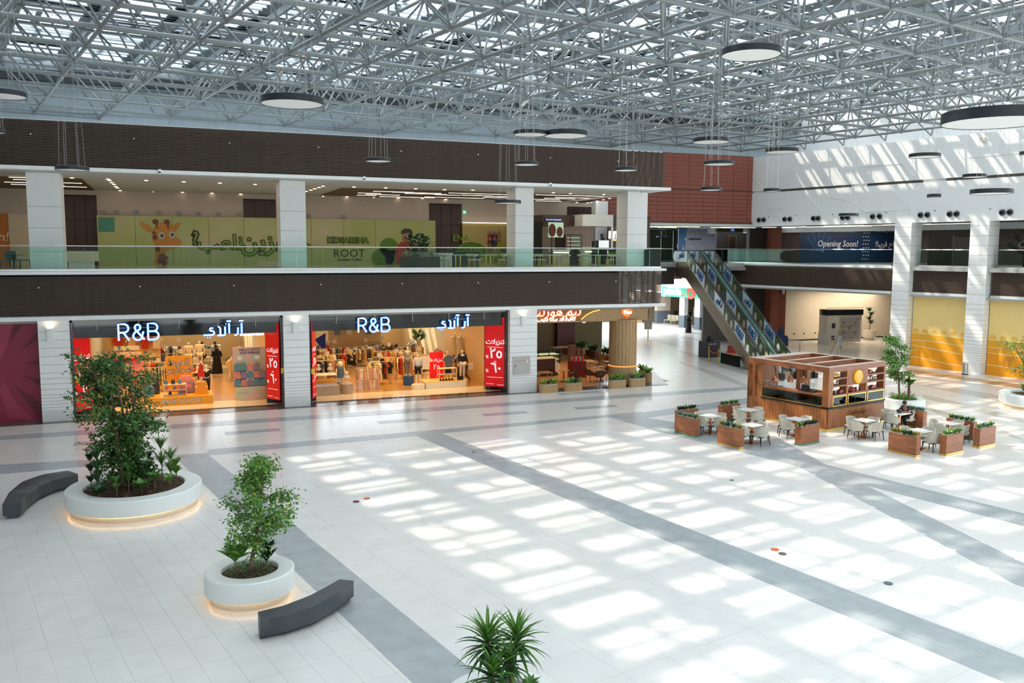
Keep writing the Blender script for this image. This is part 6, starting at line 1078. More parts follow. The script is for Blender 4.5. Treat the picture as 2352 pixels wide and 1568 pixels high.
# supermarket front on plane A=60.3
SA_=60.3; MS=Mo(G(SA_,0,0),-GB,UP,-GA); t=thing('shop_sign','green lit supermarket sign reading panda','sign',G(SA_,64.2,3.0)); Mq=Mo((0,0,0),-GB,UP,-GA)
b=MB(); b.box(0,8.8,.0,1.0,-.3,0,Mq); b.build('panel',em('green_sign',(.06,.42,.30),.75),t); b=MB(); text(b,'panda',1.05,Mq@Mx.Translation((1.5,.55,.02)),.03,off=.03); text(b,ar('بندة'),.9,Mq@Mx.Translation((6.2,.55,.02)),.03,off=.02); b.build('lettering',em('signwhite',(0,0,0)),t)
b=MB(); b.prism(ell(4.1,.52,.52,.62,18),.02,.12,Mq); b.build('red_emblem',em('emblem_red',(.9,.10,.06),.8),t); b=MB(); b.prism(ell(4.05,.42,.2,.26,12),.12,.14,Mq); b.prism(ell(4.5,1.02,.22,.15,10,.6),.12,.16,Mq); b.build('emblem_detail',em('green_dk',(.02,.25,.14),.8),t); b=MB(); text(b,'hyper',.3,Mq@Mx.Translation((2.95,.25,.02)),.02); b.build('lettering',em('neon_red',(0,0,0)),t)
for x,y,l in ((1565,752,'left'),(1600,757,'right')):
    p=at(x,y); t=thing('shop_pillar','white and grey pillar at the supermarket front, %s one'%l,'column',p,ga); b=MB(); b.box(0,.5,-.35,.35,0,1.2); b.build('grey_base',mat('slate_base',(.12,.15,.18),.5,noise=.05),t); b=MB(); b.box(0,.5,-.35,.35,1.2,3.2); b.build('white_shaft',WHITE,t)
p=at(1520,742); t=struct('wall_market_end'); b=MB(); b.box(p.x-.6,p.x+1.0,p.y,p.y+.5,0,1.3); b.build('grey_base',mat('slate_base',(0,0,0)),t); b=MB(); b.box(p.x-.6,p.x+1.0,p.y,p.y+.5,1.3,4.0); b.build('beige_upper',BEIGE,t)
b=MB(); b.box(63.5,78,50,51,0,3.2,MR); b.box(76,76.3,50,80,0,3.2,MR); b.box(60.3,78,68.5,69,0,3.2,MR); struct('wall_market',b,mat('market_wall',(.50,.38,.24),.6,noise=.05)); b=MB(); b.box(60.6,78,50,69,3.3,3.4,MR); struct('ceiling_market',b,WHITE)
b=MB(); b.box(59.8,60.6,49,56,0,6.2,MR); struct('wall_market_side',b,mat('taupe_bay',(0,0,0)))
t=thing('checkout_counter','row of supermarket checkout counters behind the pillars','counter',G(63.5,58,0),ga)
for i in range(5): b=MB(); b.box(0,2.2,i*2-.4,i*2+.3,0,.85); b.build('counter',mat('checkout_tan',(.40,.32,.22),.5,noise=.1),t); b=MB(); b.box(.2,.6,i*2-.2,i*2+.1,.85,1.3); b.build('screen',BLACK,t)
g='goods behind the supermarket checkouts'
for i in range(40):
    rn=random.Random(i*3+1); b=MB(); s=rn.uniform(.2,.5); b.box(-s,s,-s,s,0,rn.uniform(.5,1.7)); b.box(-s*.8,s*.8,-s*.8,s*.8,0,.3); o=b.build('goods_stack',CM[rn.randrange(len(CM))] if i%3 else LEAFD); o.location=G(rn.uniform(67,75),rn.uniform(52,67),0); o.rotation_euler=(0,0,ga); tag(o,'stack of goods inside the supermarket','goods',g)
t=thing('bench_seats','metal waiting seats in front of the supermarket','bench',at(1554,746),ga+pi/2)
for i in range(3): b=MB(); b.box(i*.55,i*.55+.5,-.25,.25,.4,.45); b.build('seat',mat('seat_tan',(.45,.40,.30),.5,noise=.1),t); b=MB(); b.box(i*.55,i*.55+.5,-.3,-.25,.45,.95); b.build('backrest',mat('seat_tan',(0,0,0)),t)
b=MB(); [b.cyl((x,y,0),(x,y*.6,.4),.02,5) for x in (0,1.6) for y in (-.25,.25)]; b.build('leg',CHROME,t)
t=abaya(*tuple(at(1581,764))[:2],.4,'person in a long black abaya walking before the supermarket')
p=at(1488,782); t=thing('info_stand','beige info board on a pole beyond the coffee shop','sign',p); b=MB(); b.cyl((0,0,0),(0,0,.03),.42,16); b.build('base',CREAM,t); b=MB(); b.cyl((0,0,0),(0,0,1.4),.05,8); b.build('pole',CREAM,t); b=MB(); b.box(-.36,.36,-.03,.03,.95,1.75); b.build('board',mat('board_beige',(.5,.45,.38),.5,noise=.04),t)
# kiosk stand and car ride beside the escalator
t=thing('ticket_podium','dark grey ticket podium with a till, left of the escalator foot','podium',at(1625,822),.25); b=MB(); b.box(-.05,1.3,0,.8,0,1.15); b.build('body',mat('podium_grey',(.07,.07,.075),.5,noise=.06),t); b=MB(); b.box(.2,.75,.1,.4,1.15,1.25); b.box(.3,.5,.2,.3,1.25,1.5); b.build('till',BLACK,t); b=MB(); text(b,'KIDS CARS',.16,Mo((.5,-.01,.95),(1,0,0),(0,0,1)),.003); b.build('lettering',WHITE,t)
for x,y,l in ((1628,829,'left'),(1650,835,'right')): t=thing('rope_post','brass rope post at the ticket podium, %s one'%l,'post',at(x,y)); b=MB(); b.lathe([(.17,0),(.16,.03),(.03,.06),(.025,.9),(.05,.93),(.03,1.0)],14); b.build('post',GOLD,t,True)
pa,pb=at(1628,829)+UP*.85,at(1650,835)+UP*.85; b=MB(); b.tube([pa.lerp(pb,i/8)-UP*.9*(i/8)*(1-i/8) for i in range(9)],.025,6); o=b.build('red_rope',REDC); tag(o,'red rope sagging between the two brass posts','rope')
rail([tuple(at(1653,836))[:2],tuple(at(1700,848))[:2]],'low glass barrier beside the escalator foot',z=0,h=.85,step=3)
t=thing('ride_on_car','red and orange ride-on toy car under the escalator','toy car',at(1686,826)+V((0,.4,0)),1.2); b=MB(); b.lathe([(.02,.12),(.5,.15),(.55,.35),(.42,.5),(.05,.55)],16,1.2,.7); b.build('body',mat('toy_orange',(.60,.07,.02),.4,noise=.15),t,True); b=MB(); b.box(-.35,-.25,-.3,.3,.45,1.0); b.box(-.3,.1,-.3,.3,.45,.55); b.build('seat',mat('toy_red',(.45,.04,.02),.5,noise=.15),t)
for sx in (-.4,.4):
    for sy in (-.38,.38): b=MB(); b.cyl((sx,sy-.05,.16),(sx,sy+.05,.16),.16,12); b.build('wheel',BLACK,t)
b=MB(); b.tube([(.35,0,.5),(.2,0,.8)],.03,5); b.lathe([(.14,.8),(.16,.82),(.14,.84)],12,M=Mx.Translation((.2,0,0))); b.build('steering_wheel',BLACK,t)
p=at(1790,812); t=thing('cutout_stand','navy cloud shaped cutout sign at the escalator foot','sign',(p.x,p.y,0),ga); pts=[]
for c_,r_ in (((-.5,.55),.32),((0,.95),.42),((.5,.6),.3)): pass
pts=[(-.9,0),(-.9,.5)]+ARC(-.55,.55,.35,.3,180,60,6)+ARC(0,1.0,.36,.45,200,-20,8)+ARC(.55,.55,.35,.28,120,0,6)+[(.9,0)]; b=MB(); b.prism(pts,0,.04,Mo((0,0,.5),(1,0,0),(0,0,1))); b.build('board',mat('navy_board',(.02,.03,.09),.5,noise=.06),t); b=MB(); b.box(-.3,.3,-.2,.2,0,.03); b.cyl((0,.05,0),(0,.05,.8),.03,6); b.build('stand',BLACK,t)
b=MB(); p=at(1818,812); b.tube([p+V((0,.6,0)),p+V((0,.6,.9)),p+V((.9,.2,.9)),p+V((.9,.2,0))],.03,6); o=b.build('barrier_hoop',CHROME); tag(o,'bright steel barrier hoop behind the escalator foot','barrier')
b=MB(); b.box(60.34,60.7,55.2,64.3,3.0,6.0,MR); struct('trim_market_beam',b,mat('soffit_beige',(0,0,0)))
# ---------------- coffee kiosk ----------------
KB=at(1899,992); KR=R(12.6); U=V((cos(KR+pi/2),sin(KR+pi/2),0)); W_=V((cos(KR),sin(KR),0)); LU,LW_,KH=4.3,4.05,2.72
t=thing('coffee_kiosk','walnut slatted open-top coffee kiosk with shelves and windows','kiosk',KB,KR)
# local: x to the right face length, y along the left face (away); front corner at origin
def kb(name,m,*boxes,par=None,stuff=False):
    if name=='gold_frame':
        b=MB()
        for q in boxes: b.box(*q)
        return b.build(name,m,par or t)
    for q in boxes: b=MB(); b.box(*q); o=b.build(name,m,par or t)
    return o
kb('gold_plinth',GOLD,(0.02,LW_-.02,.02,LU-.02,0,.10))
def planks(face,u0,u1,z0,z1,n):
    for i in range(n):
        a=u0+(u1-u0)*i/n; c=u0+(u1-u0)*(i+1)/n-.008; b=MB()
        if face=='L': b.box(0,.05,a,c,z0,z1)
        elif face=='R': b.box(a,c,0,.05,z0,z1)
        elif face=='B': b.box(a,c,LU-.05,LU,z0,z1)
        else: b.box(LW_-.05,LW_,a,c,z0,z1)
        b.build('wood_plank',WALNUT,t)
planks('L',0.05,LU,.10,.97,26); planks('R',0.05,LW_,.10,.97,24); planks('B',0,LW_,.10,.97,12); planks('E',0,LU,.10,.97,12); planks('L',3.48,LU,.97,2.45,6)
kb('counter_band',BLACK,(-.03,LW_+.03,-.03,.3,.965,1.03),(-.03,.3,-.03,3.5,.965,1.03)); kb('counter_inner',mat('counter_dark',(.06,.05,.045),.4,noise=.1),(.3,LW_,.0,.06,.9,1.0),(.05,.75,.3,3.4,.82,.95),(.3,LW_-.1,.05,.8,.82,.95))
kb('corner_post',WALNUT,(0,.3,0,.3,1.03,2.5)); kb('rear_wall',WALNUT,(0,1.4,LU-.6,LU,.97,2.5),(.05,.10,3.48,LU,.97,2.5)); kb('rear_post',WALNUT,(LW_-.3,LW_,LU-.3,LU,.97,2.5),(LW_-.95,LW_-.7,LU-.9,LU-.3,.97,2.5)); kb('corner_post',WALNUT,(LW_-.12,LW_,0,.35,1.03,2.5))
kb('top_beam',WALNUTH,(0,LW_,0,.28,2.5,KH),(0,.28,.28,LU,2.5,KH),(LW_-.28,LW_,.28,LU,2.5,KH),(.28,LW_-.28,LU-.65,LU,2.5,KH)); 
for y in (1.25,2.45): kb('cross_beam',WALNUTH,(.28,LW_-.28,y,y+.16,2.5,KH))
# top faces get pale laminate
kb('top_laminate',mat('pale_laminate',(.62,.50,.42),.4,noise=.04),(0,LW_,0,.28,KH,KH+.006),(0,.28,.28,LU,KH,KH+.006),(LW_-.28,LW_,.28,LU,KH,KH+.006),(.28,LW_-.28,LU-.65,LU,KH,KH+.006),(.28,LW_-.28,1.25,1.41,KH,KH+.006),(.28,LW_-.28,2.45,2.61,KH,KH+.006))
kb('side_shelf',WALNUTH,(0,.32,.3,3.5,1.46,1.55)); kb('window_pane',GLASSD,(.02,.03,.32,3.46,1.06,1.46)); kb('gold_sill',GOLD,(-.02,.05,.3,3.5,1.03,1.07),(-.02,.02,3.44,3.48,1.07,1.46))
# right face cubbies
cx=[.12,1.28,1.36,2.62,2.70,LW_-.1]; kb('divider',WALNUT,(1.24,1.36,0,.35,1.03,2.5),(2.62,2.74,0,.35,1.03,2.5))
for z in (1.48,1.86,2.18): kb('shelf',WALNUTH,(.3,1.24,0,.35,z,z+.06),(2.74,LW_-.12,0,.35,z,z+.06))
kb('shelf',WALNUTH,(1.36,2.62,0,.35,1.48,1.54)); kb('logo_panel',WALNUTH,(1.36,2.62,.02,.1,1.86,2.5))
for i in range(10): kb('panel_batten',WALNUT,(1.38+i*.124,1.38+i*.124+.11,.0,.02,1.9,2.48))
for a,c in ((.3,1.24),(1.36,2.62),(2.74,LW_-.1)):
    f=kb('gold_frame',GOLD,(a,c,-.02,.02,1.04,1.08),(a,c,-.02,.02,1.44,1.48),(a,a+.035,-.02,.02,1.08,1.44),(c-.035,c,-.02,.02,1.08,1.44)); kb('pane',GLASSD,(a+.03,c-.03,-.005,.005,1.08,1.44),par=f)
b=MB(); b.lathe([(.29,0),(.29,.07),(.27,.08)],28,M=Mo((1.98,0,2.2),(1,0,0),(0,0,1))); b.build('round_logo',mat('logo_amber',(.85,.42,.02),.4,0,(.9,.45,.03),.25),t,True); b=MB(); b.tube([(1.98+x*.3,-.085,2.2+z*.42) for x,z in [(-.6,.05),(-.4,.12),(-.35,-.08),(-.15,.12),(-.05,-.05)]+ARC(.18,.28,.24,.2,180,-60,6)+ARC(.15,-.22,.3,.26,70,-170,8)],.012,4); b.build('logo_script',WHITE,t)
b=MB(); text(b,'CoffeeSip.',.34,Mo((2.05,-.01,.66),(1,0,0),(0,0,1)),.015,shear=.2,off=-.002); b.tube([(1.4,-.015,.47),(1.9,-.015,.44),(2.6,-.015,.5)],.012,4); b.build('lettering',mat('antique_gold',(.28,.16,.05),.35,.6,noise=.1),t)
def K(x,y,z): return KB+Mx.Rotation(KR,3,'Z')@V((x,y,z))
# things on the kiosk shelves
def toy(kind,p,label,rz=0,s=1):
    o=thing({'bus':'toy_bus','bike':'toy_motorcycle','car':'toy_car','cup':'paper_cup','teapot':'teapot'}[kind],label,'toy' if kind in('bus','bike','car') else 'cup' if kind=='cup' else 'pot',p,KR+rz); o.scale=(s,s,s)
    if kind=='bus': b=MB(); b.box(-.22,.22,-.07,.07,.04,.17); b.box(.22,.30,-.06,.06,.04,.11); b.build('body',mat('bus_yellow',(.8,.5,.02),.4,noise=.04),o); b=MB(); [b.box(-.18+i*.09,-.12+i*.09,-.075,-.07,.10,.15) for i in range(4)]; [b.cyl((x,-.075,.04),(x,.075,.04),.04,8) for x in (-.14,.18)]; b.build('windows_and_wheels',BLACK,o)
    if kind=='bike':
        b=MB(); [b.lathe([(.07,-.01),(.075,0),(.07,.01),(.045,.0)],12,M=Mo((x,0,.075),(1,0,0),(0,0,1)),close=False) for x in (-.13,.13)]; b.build('wheel',BLACK,o); b=MB(); b.tube([(-.13,0,.08),(-.04,0,.13),(.08,0,.13),(.13,0,.08)],.015,5); b.tube([(.13,0,.08),(.09,0,.2),(.05,-.05,.21)],.008,4); b.box(-.08,.0,-.02,.02,.13,.16); b.build('frame',mat('bike_red',(.2,.02,.015),.4,.3,noise=.2),o)
    if kind=='car': b=MB(); b.prism([(-.2,.03),(.2,.03),(.2,.08),(.1,.10),(.05,.16),(-.1,.16),(-.15,.1),(-.2,.09)],-.07,.07,Mo((0,0,0),(1,0,0),(0,0,1))); b.build('body',mat('car_red',(.25,.02,.015),.3,.2,noise=.1),o); b=MB(); [b.cyl((x,-.08,.035),(x,.08,.035),.035,8) for x in (-.12,.12)]; b.build('wheel',BLACK,o)
    if kind=='cup': b=MB(); b.cyl((0,0,0),(0,0,.13),.035,10,.045); b.build('cup',mat('cup_navy',(.02,.02,.08),.4,noise=.06),o); b=MB(); b.cyl((0,0,.13),(0,0,.14),.048,10); b.build('rim',BLACK,o)
    if kind=='teapot': b=MB(); b.lathe([(.08,0),(.15,.05),(.15,.12),(.06,.17),(.02,.2)],14); b.tube([(.14,0,.08),(.22,0,.14)],.018,5); b.build('pot',mat('pot_red',(.28,.03,.015),.3,noise=.1),o,True); b=MB(); b.tube([(-.1,0,.14),(-.05,0,.26),(.05,0,.26),(.1,0,.14)],.012,4); b.build('handle',BLACK,o)
    return o
rows={'L3':2.24,'L2':1.92,'L1':1.54}
toy('bus',K(.62,.15,2.24),'yellow toy school bus on the top left kiosk shelf',.1); toy('cup',K(1.08,.15,2.24),'dark paper cup beside the yellow bus')
toy('bike',K(.36,.15,1.92),'toy motorcycle at the left of the middle left kiosk shelf'); toy('bike',K(.84,.15,1.92),'red toy motorcycle on the middle left kiosk shelf',.3,1.3); toy('cup',K(1.02,.2,1.92),'dark paper cup behind the red toy motorcycle')
toy('car',K(.42,.15,1.54),'dark toy car on the bottom left kiosk shelf',.5); toy('cup',K(.82,.15,1.54),'dark paper cup on the bottom left kiosk shelf, beside the red car'); toy('cup',K(.62,.15,1.54),'dark paper cup on the bottom left kiosk shelf, left one'); toy('car',K(1.06,.15,1.54),'red toy car on the bottom left kiosk shelf')
toy('teapot',K(1.75,.15,1.54),'red tin teapot on the shelf under the round logo',0,1.2); toy('cup',K(2.1,.15,1.54),'dark paper cup right of the red teapot',0,1.2); toy('cup',K(2.4,.15,1.54),'dark paper cup at the right end under the round logo')
toy('car',K(3.1,.15,2.24),'black toy pickup on the top right kiosk shelf'); toy('cup',K(3.6,.15,2.24),'dark paper cup on the top right kiosk shelf'); toy('bike',K(3.0,.15,1.92),'large black toy motorcycle on the middle right kiosk shelf',0,1.6); toy('bike',K(3.55,.15,1.92),'small toy motorcycle on the middle right kiosk shelf'); toy('bike',K(2.95,.15,1.54),'small toy motorcycle on the bottom right kiosk shelf'); toy('car',K(3.35,.15,1.54),'brown toy car on the bottom right kiosk shelf'); toy('cup',K(3.65,.15,1.54),'dark paper cup on the bottom right kiosk shelf')
for i,(x,y) in enumerate(((.45,3.1),(.75,2.5),(1.0,2.0))):
    o=thing('heat_lamp','copper heat lamp on a curved black arm in the kiosk, %s'%('left','middle','right')[i],'lamp',K(x,y,1.75),KR); b=MB(); b.lathe([(.15,0),(.13,.10),(.10,.2),(.05,.26),(.03,.3)],18,close=False); b.build('shade',COPPER,o,True); b=MB(); b.tube([(0,0,.28),(0,0,.5),(-.1,.0,.68),(-.35,0,.75)],.022,6); b.build('arm',BLACK,o); b=MB(); b.cyl((0,0,.02),(0,0,.06),.05,10); b.build('bulb',em('heat_glow',(1,.5,.2),1.5),o)
g='equipment inside the kiosk counter'
for i,(x,y,w,h,m,l,nm) in enumerate(((.9,.55,.35,.42,CHROME,'steel espresso machine behind the kiosk corner','coffee_machine'),(.45,.9,.2,.35,mat('mach_grey',(.2,.21,.21),.4,noise=.1),'grey grinder behind the left kiosk window','grinder'),(.45,1.5,.22,.4,BLACK,'black mixer behind the left kiosk window','mixer'),(.42,2.1,.25,.38,CHROME,'steel canister group behind the left kiosk window','canister'),(1.9,.5,.5,.3,CHROME,'steel espresso machine behind the middle gold window','coffee_machine'),(3.1,.5,.4,.3,mat('mach_grey',(0,0,0)),'grey juicer behind the right gold window','juicer'))):
    o=thing(nm,l,'appliance',K(x,y,.955),KR); b=MB(); b.box(-w/2,w/2,-w/2,w/2,0,h*.6); b.box(-w/2,w/2,0,w/2,h*.6,h); b.build('body',m,o); b=MB(); b.cyl((-w*.2,-w*.3,h*.6),(-w*.2,-w*.3,h*.85),w*.14,8); b.cyl((w*.2,-w*.3,h*.6),(w*.2,-w*.3,h*.85),w*.14,8); b.build('head',BLACK,o)
o=thing('potted_plant','leafy plant behind the left end of the kiosk window','plant',K(.5,3.0,.955),KR); b=MB(); b.cyl((0,0,0),(0,0,.15),.1,10); b.build('pot',BLACK,o); clump(o,120,.25,.4,LEAFD,ls=.14,c=(0,0,.15))
o=thing('menu_stand','printed menu and black till on the kiosk side shelf','till',K(.2,1.2,1.55),KR); b=MB(); b.box(-.02,.0,.1,.35,.02,.32); b.build('menu_card',mat('menu_pink',(.6,.45,.5),.5,noise=.15),o); b=MB(); b.prism([(-.12,0),(.14,0),(.14,.1),(.0,.28),(-.05,.28)],-.25,.05,Mo((0,0,0),(1,0,0),(0,0,1))); b.box(-.1,.15,-.4,.4,0,.06); b.build('till',BLACK,o)
o=thing('cup_display','glass jars and small boxes at the left end of the kiosk side shelf','jars',K(.15,3.2,1.55),KR); b=MB(); [b.cyl((0,-.3+i*.14,0),(0,-.3+i*.14,.1+.06*(i%2)),.05,8) for i in range(4)]; b.build('jars',mat('jar_mix',(.35,.3,.26),.3,noise=.4,nscale=20),o); b=MB(); b.cyl((0,.1,.22),(0,.1,.24),.16,16); b.cyl((0,.1,0),(0,.1,.22),.02,6); b.build('cake_stand',CHROME,o)
o=thing('bar_stool','round grey metal stool behind the table at the CoffeeSip lettering','stool',at(1969,975)+V((0,.5,0))); b=MB(); b.lathe([(.01,.5),(.24,.5),(.25,.53),(.22,.56),(.01,.57)],20); b.build('seat',mat('stool_grey',(.30,.29,.27),.5,noise=.08),o,True)
for i in range(8): a=i*pi/4; b=MB(); b.cyl((.2*cos(a),.2*sin(a),0),(.2*cos(a),.2*sin(a),.5),.012,5); b.build('leg',CHROME,o)
# ---------------- cafe seating ----------------
def tub_chair(p,rz,label):
    o=thing('armchair',label,'chair',p,rz,'cream armchairs around the kiosk')
    b=MB(); b.prism([(-.22,-.23),(.25,-.21),(.25,.21),(-.22,.23)],.37,.44); b.build('seat',LEATH,o)
    b=MB(); n=14; vs=[]; P=[]
    for i in range(n+1):
        q=-1+2*i/n; a=pi+q*R(118); rx,ry=.27,.27; x=rx*cos(a)*1.0; y=ry*sin(a); x=max(x,-.27); 
        h=.60+.16*max(0,min(1,(1-abs(q))*2.2-.35)); x2=x*1.06-.02; y2=y*1.10; P.append((x,y,x2,y2,h))
    for x,y,x2,y2,h in P: vs+=[(x*.93,y*.93,.34),(x2,y2,h),(x2*.90,y2*.90,h),(x*.84,y*.84,.40)]
    fs=[]
    for i in range(n): k=4*i; fs+=[(k,k+4,k+5,k+1),(k+1,k+5,k+6,k+2),(k+2,k+6,k+7,k+3),(k+3,k+7,k+4,k)]
    fs+=[(0,1,2,3),(4*n+3,4*n+2,4*n+1,4*n)]; b.add(vs,fs); b.build('shell',LEATH,o,True)
    b=MB(); b.prism([(-.23,-.24),(.26,-.22),(.26,.22),(-.23,.24)],.33,.36); b.build('frame',BLACK,o)
    for sx,sy in ((-.22,-.22),(-.22,.22),(.24,-.2),(.24,.2)): b=MB(); b.cyl((sx*1.12,sy*1.1,0),(sx*.95,sy*.95,.35),.014,6,.022); b.build('leg',BLACK,o)
    return o
def cafe_table(p,rz,label):
    o=thing('cafe_table',label,'table',p,rz); b=MB(); b.box(-.33,.33,-.33,.33,.70,.725); b.build('tabletop',TOP,o); b=MB(); b.box(-.045,.045,-.045,.045,.02,.70); b.build('column',COPPER,o); b=MB(); b.box(-.21,.21,-.21,.21,0,.02); b.build('base',COPPER,o); return o
TN=['table at the kiosk left end','table between the two leftmost planters','table behind the front left planter','table by the kiosk front corner','table below the CoffeeSip lettering','table of the seated man','table behind the red-yellow plants','table among the rightmost planters']
TN_old=['table nearest the kiosk left end, beside the rear brown planter','table between the two leftmost planters','table behind the front left planter','table beside the short planter at the kiosk front corner','table in front of the CoffeeSip lettering','table where the man sits','table behind the planter with red-yellow plants','table enclosed by the three rightmost planters']
TP=[at(1719,941,.71),at(1632,955,.71),at(1726,976,.71),at(1829,962,.71),at(1985,965,.71),at(2066,949,.71),at(2113,989,.71),at(2180,972,.71)]
ch=None; tb=None; SD=[('W',pi,'left'),('N',pi/2,'far'),('E',0,'right'),('S',-pi/2,'near')]
for i,(p,nm) in enumerate(zip(TP,TN)):
    p=V((p.x,p.y,zg+.0015)); lb='white square '+nm.replace('table','table on a copper base',1)
    if tb is None: tb=cafe_table(p,ga,lb)
    else: dup(tb,p,ga,lb)
    for k,(c,ang,w) in enumerate(SD):
        if i==3 and c=='S': continue
        if i==5 and c=='S': continue
        a=ga+ang+R((7,-5,4,-8)[(i+k)%4]); q=p+V((cos(ga+ang),sin(ga+ang),0))*(.50 if not(i==5 and c=='E') else .56); lb='cream armchair, %s side of the %s'%(w,nm)
        if ch is None: ch=tub_chair(q,a+pi,lb)
        else: dup(ch,q,a+pi,lb)
def box_planter(p,rz,label,kinds,green=0,L=1.14,h=.74):
    o=thing('planter_box',label,'planter',(p[0],p[1],zg+.0015),rz); b=MB(); b.box(-L/2,L/2,-.13,.13,.05,h); b.build('timber_body',WALNUTH,o); b=MB(); b.box(-L/2-.02,L/2+.02,-.15,.15,0,.055); b.build('gold_plinth',mat('plinth_green',(.10,.25,.17),.4,noise=.05) if green else GOLD,o)
    b=MB(); rn=random.Random(int(p[0]*50))
    for i in range(110): b.ball((rn.uniform(-L/2+.03,L/2-.03),rn.uniform(-.1,.1),h+rn.uniform(0,.015)),.02,5)
    b.build('pebbles',STONE,o,kind='stuff')
    for i,k in enumerate(kinds):
        m={'g':LEAF,'l':LEAFL,'b':LEAFB,'r':LEAFR,'y':LEAFY,'d':LEAFD}[k]; x=-L/2+.14+(L-.28)*i/max(1,len(kinds)-1)
        rosette(o,(x,0,h),36,.24,.075,m,.55,.18,i+int(p[1]*7),'succulent')
B90=ga+pi/2
box_planter((19.915,30.2),B90,'walnut planter with bluish succulents, leftmost, with green plinth','gbbb',1); box_planter((20.35,27.85),B90,'walnut planter with red-green rosettes, nearest on the left side','ygdy'); box_planter((23.43,27.1),ga,'walnut planter standing alone before the kiosk front corner','lrdrd',1)
box_planter((20.85,31.7),ga,'walnut planter at the back left with dark rosettes','drgrd'); box_planter((23.33,32.1),ga,'walnut planter at the back beside the kiosk left end','glgg',1); box_planter((25.69,24.43),B90,'walnut planter with bright red-yellow plants, nearest on the right side','yygyy'[::-1].replace('yy','yd',1))
box_planter((27.44,23.85),ga,'walnut planter with loose green plants, second from the right in front','llgl'); box_planter((29.7,24.32),ga,'walnut planter at the far right end','lblg'); box_planter((30.1,25.75),B90,'walnut planter at the back right with pale green plants','lblbl',1); box_planter((30.0,28.15),B90,'walnut planter behind the seated man','bbbbb')
# ---------------- seated man ----------------
tp=TP[5]; mp=V((tp.x,tp.y,0))+GA*.60+GB*.0; t=thing('person','person in black seated at a cafe table, looking down at a dark bowl','person',(mp.x,mp.y,zg),ga+pi/2+pi)
# local: faces -Y ; -Y points to the table
J={'hip':(0,.02,.50),'waist':(0,-.01,.66),'chest':(0,-.12,.84),'neck':(0,-.21,.97),'head0':(0,-.25,1.03),'head':(0,-.28,1.11)}
rad={'hip':(.15,.12),'waist':(.125,.10),'chest':(.155,.105),'neck':.052,'head0':.072,'head':.082}
E=[['hip','waist','chest','neck','head0','head']]
for s,n in ((-1,'l'),(1,'r')):
    J.update({'h'+n:(s*.10,0,.48),'k'+n:(s*.11,-.40,.47),'a'+n:(s*.05,-.28+s*.12,.09),'f'+n:(s*.07,-.42+s*.12,.035),'s'+n:(s*.19,-.14,.89),'e'+n:(s*.26,-.30,.755),'w'+n:(s*.09,-.50,.765)})
    rad.update({'h'+n:.085,'k'+n:.062,'a'+n:.038,'f'+n:(.042,.03),'s'+n:.06,'e'+n:.038,'w'+n:.026}); E+=[['hip','h'+n,'k'+n,'a'+n,'f'+n],['chest','s'+n,'e'+n,'w'+n]]
    for q,(dx,dz) in enumerate(((.018,.0),(.006,.012),(-.006,.02),(-.016,.03))):
        J['g%d%s'%(q,n)]=(s*(.055),-.555+abs(dx)*.5,.765+dz*1.3); rad['g%d%s'%(q,n)]=.009; J['i%d%s'%(q,n)]=(s*.03,-.585,.765+dz*1.4); rad['i%d%s'%(q,n)]=.008; E.append(['w'+n,'g%d%s'%(q,n),'i%d%s'%(q,n)])
    J['t'+n]=(s*.06,-.52,.80); rad['t'+n]=.010; J['u'+n]=(s*.035,-.55,.82); rad['u'+n]=.008; E.append(['w'+n,'t'+n,'u'+n])
skin('body',J,seg(E),rad,'hip',SKIN,t,2)
def cl(nm,keys,f,m,root,cut={}):
    JJ={k:cut.get(k,J[k]) for k in J if k in keys}; skin(nm,JJ,[(a,b) for a,b in seg(E) if a in keys and b in keys],{k:(tuple(x*f for x in rad[k]) if isinstance(rad[k],tuple) else rad[k]*f) for k in JJ},root,m,t,2)
half=lambda s:(s*.235,-.25,.795)
cl('tshirt',['hip','waist','chest','neck','sl','sr','el','er'],1.22,BLK,'chest',{'el':half(-1),'er':half(1)}); cl('trousers',['hip','hl','hr','kl','kr','al','ar'],1.22,BLK,'hip')
b=MB(); b.ball((0,-.265,1.145),.098,14,.95,1.08,.92); b.build('hair',HAIR,t,True)
b=MB(); b.ball((-.086,-.29,1.10),.02,6); b.ball((.086,-.29,1.10),.02,6); b.cyl((0,-.36,1.09),(0,-.385,1.06),.010,6,.015); b.build('ears_and_nose',SKIN,t,True); b=MB(); b.ball((-.03,-.362,1.10),.010,6); b.ball((.03,-.362,1.10),.010,6); b.box(-.025,.025,-.368,-.355,1.035,1.042); b.box(-.05,-.015,-.366,-.35,1.125,1.13); b.box(.015,.05,-.366,-.35,1.125,1.13); b.build('eyes_brows_mouth',HAIR,t)
for s,n in ((-1,'l'),(1,'r')): b=MB(); x,y,z=J['f'+n]; b.prism([(x-.04,y-.08),(x+.04,y-.08),(x+.045,y+.16),(x-.045,y+.16)],0,.07); b.build('shoe',BLACK,t)
b=MB(); b.box(.05,.10,-.258,-.25,.88,.895); b.build('chest_print',WHITE,t)
b=MB(); b.lathe([(.05,0),(.09,.03),(.115,.09),(.11,.13),(.09,.145)],18); o=b.build('dark_bowl',mat('bowl_dark',(.03,.035,.045),.5,noise=.08),None,True); q=t.matrix_basis@V((0,-.62,.727)); o.location=q; tag(o,'dark round bowl held by the seated man on the table','bowl')
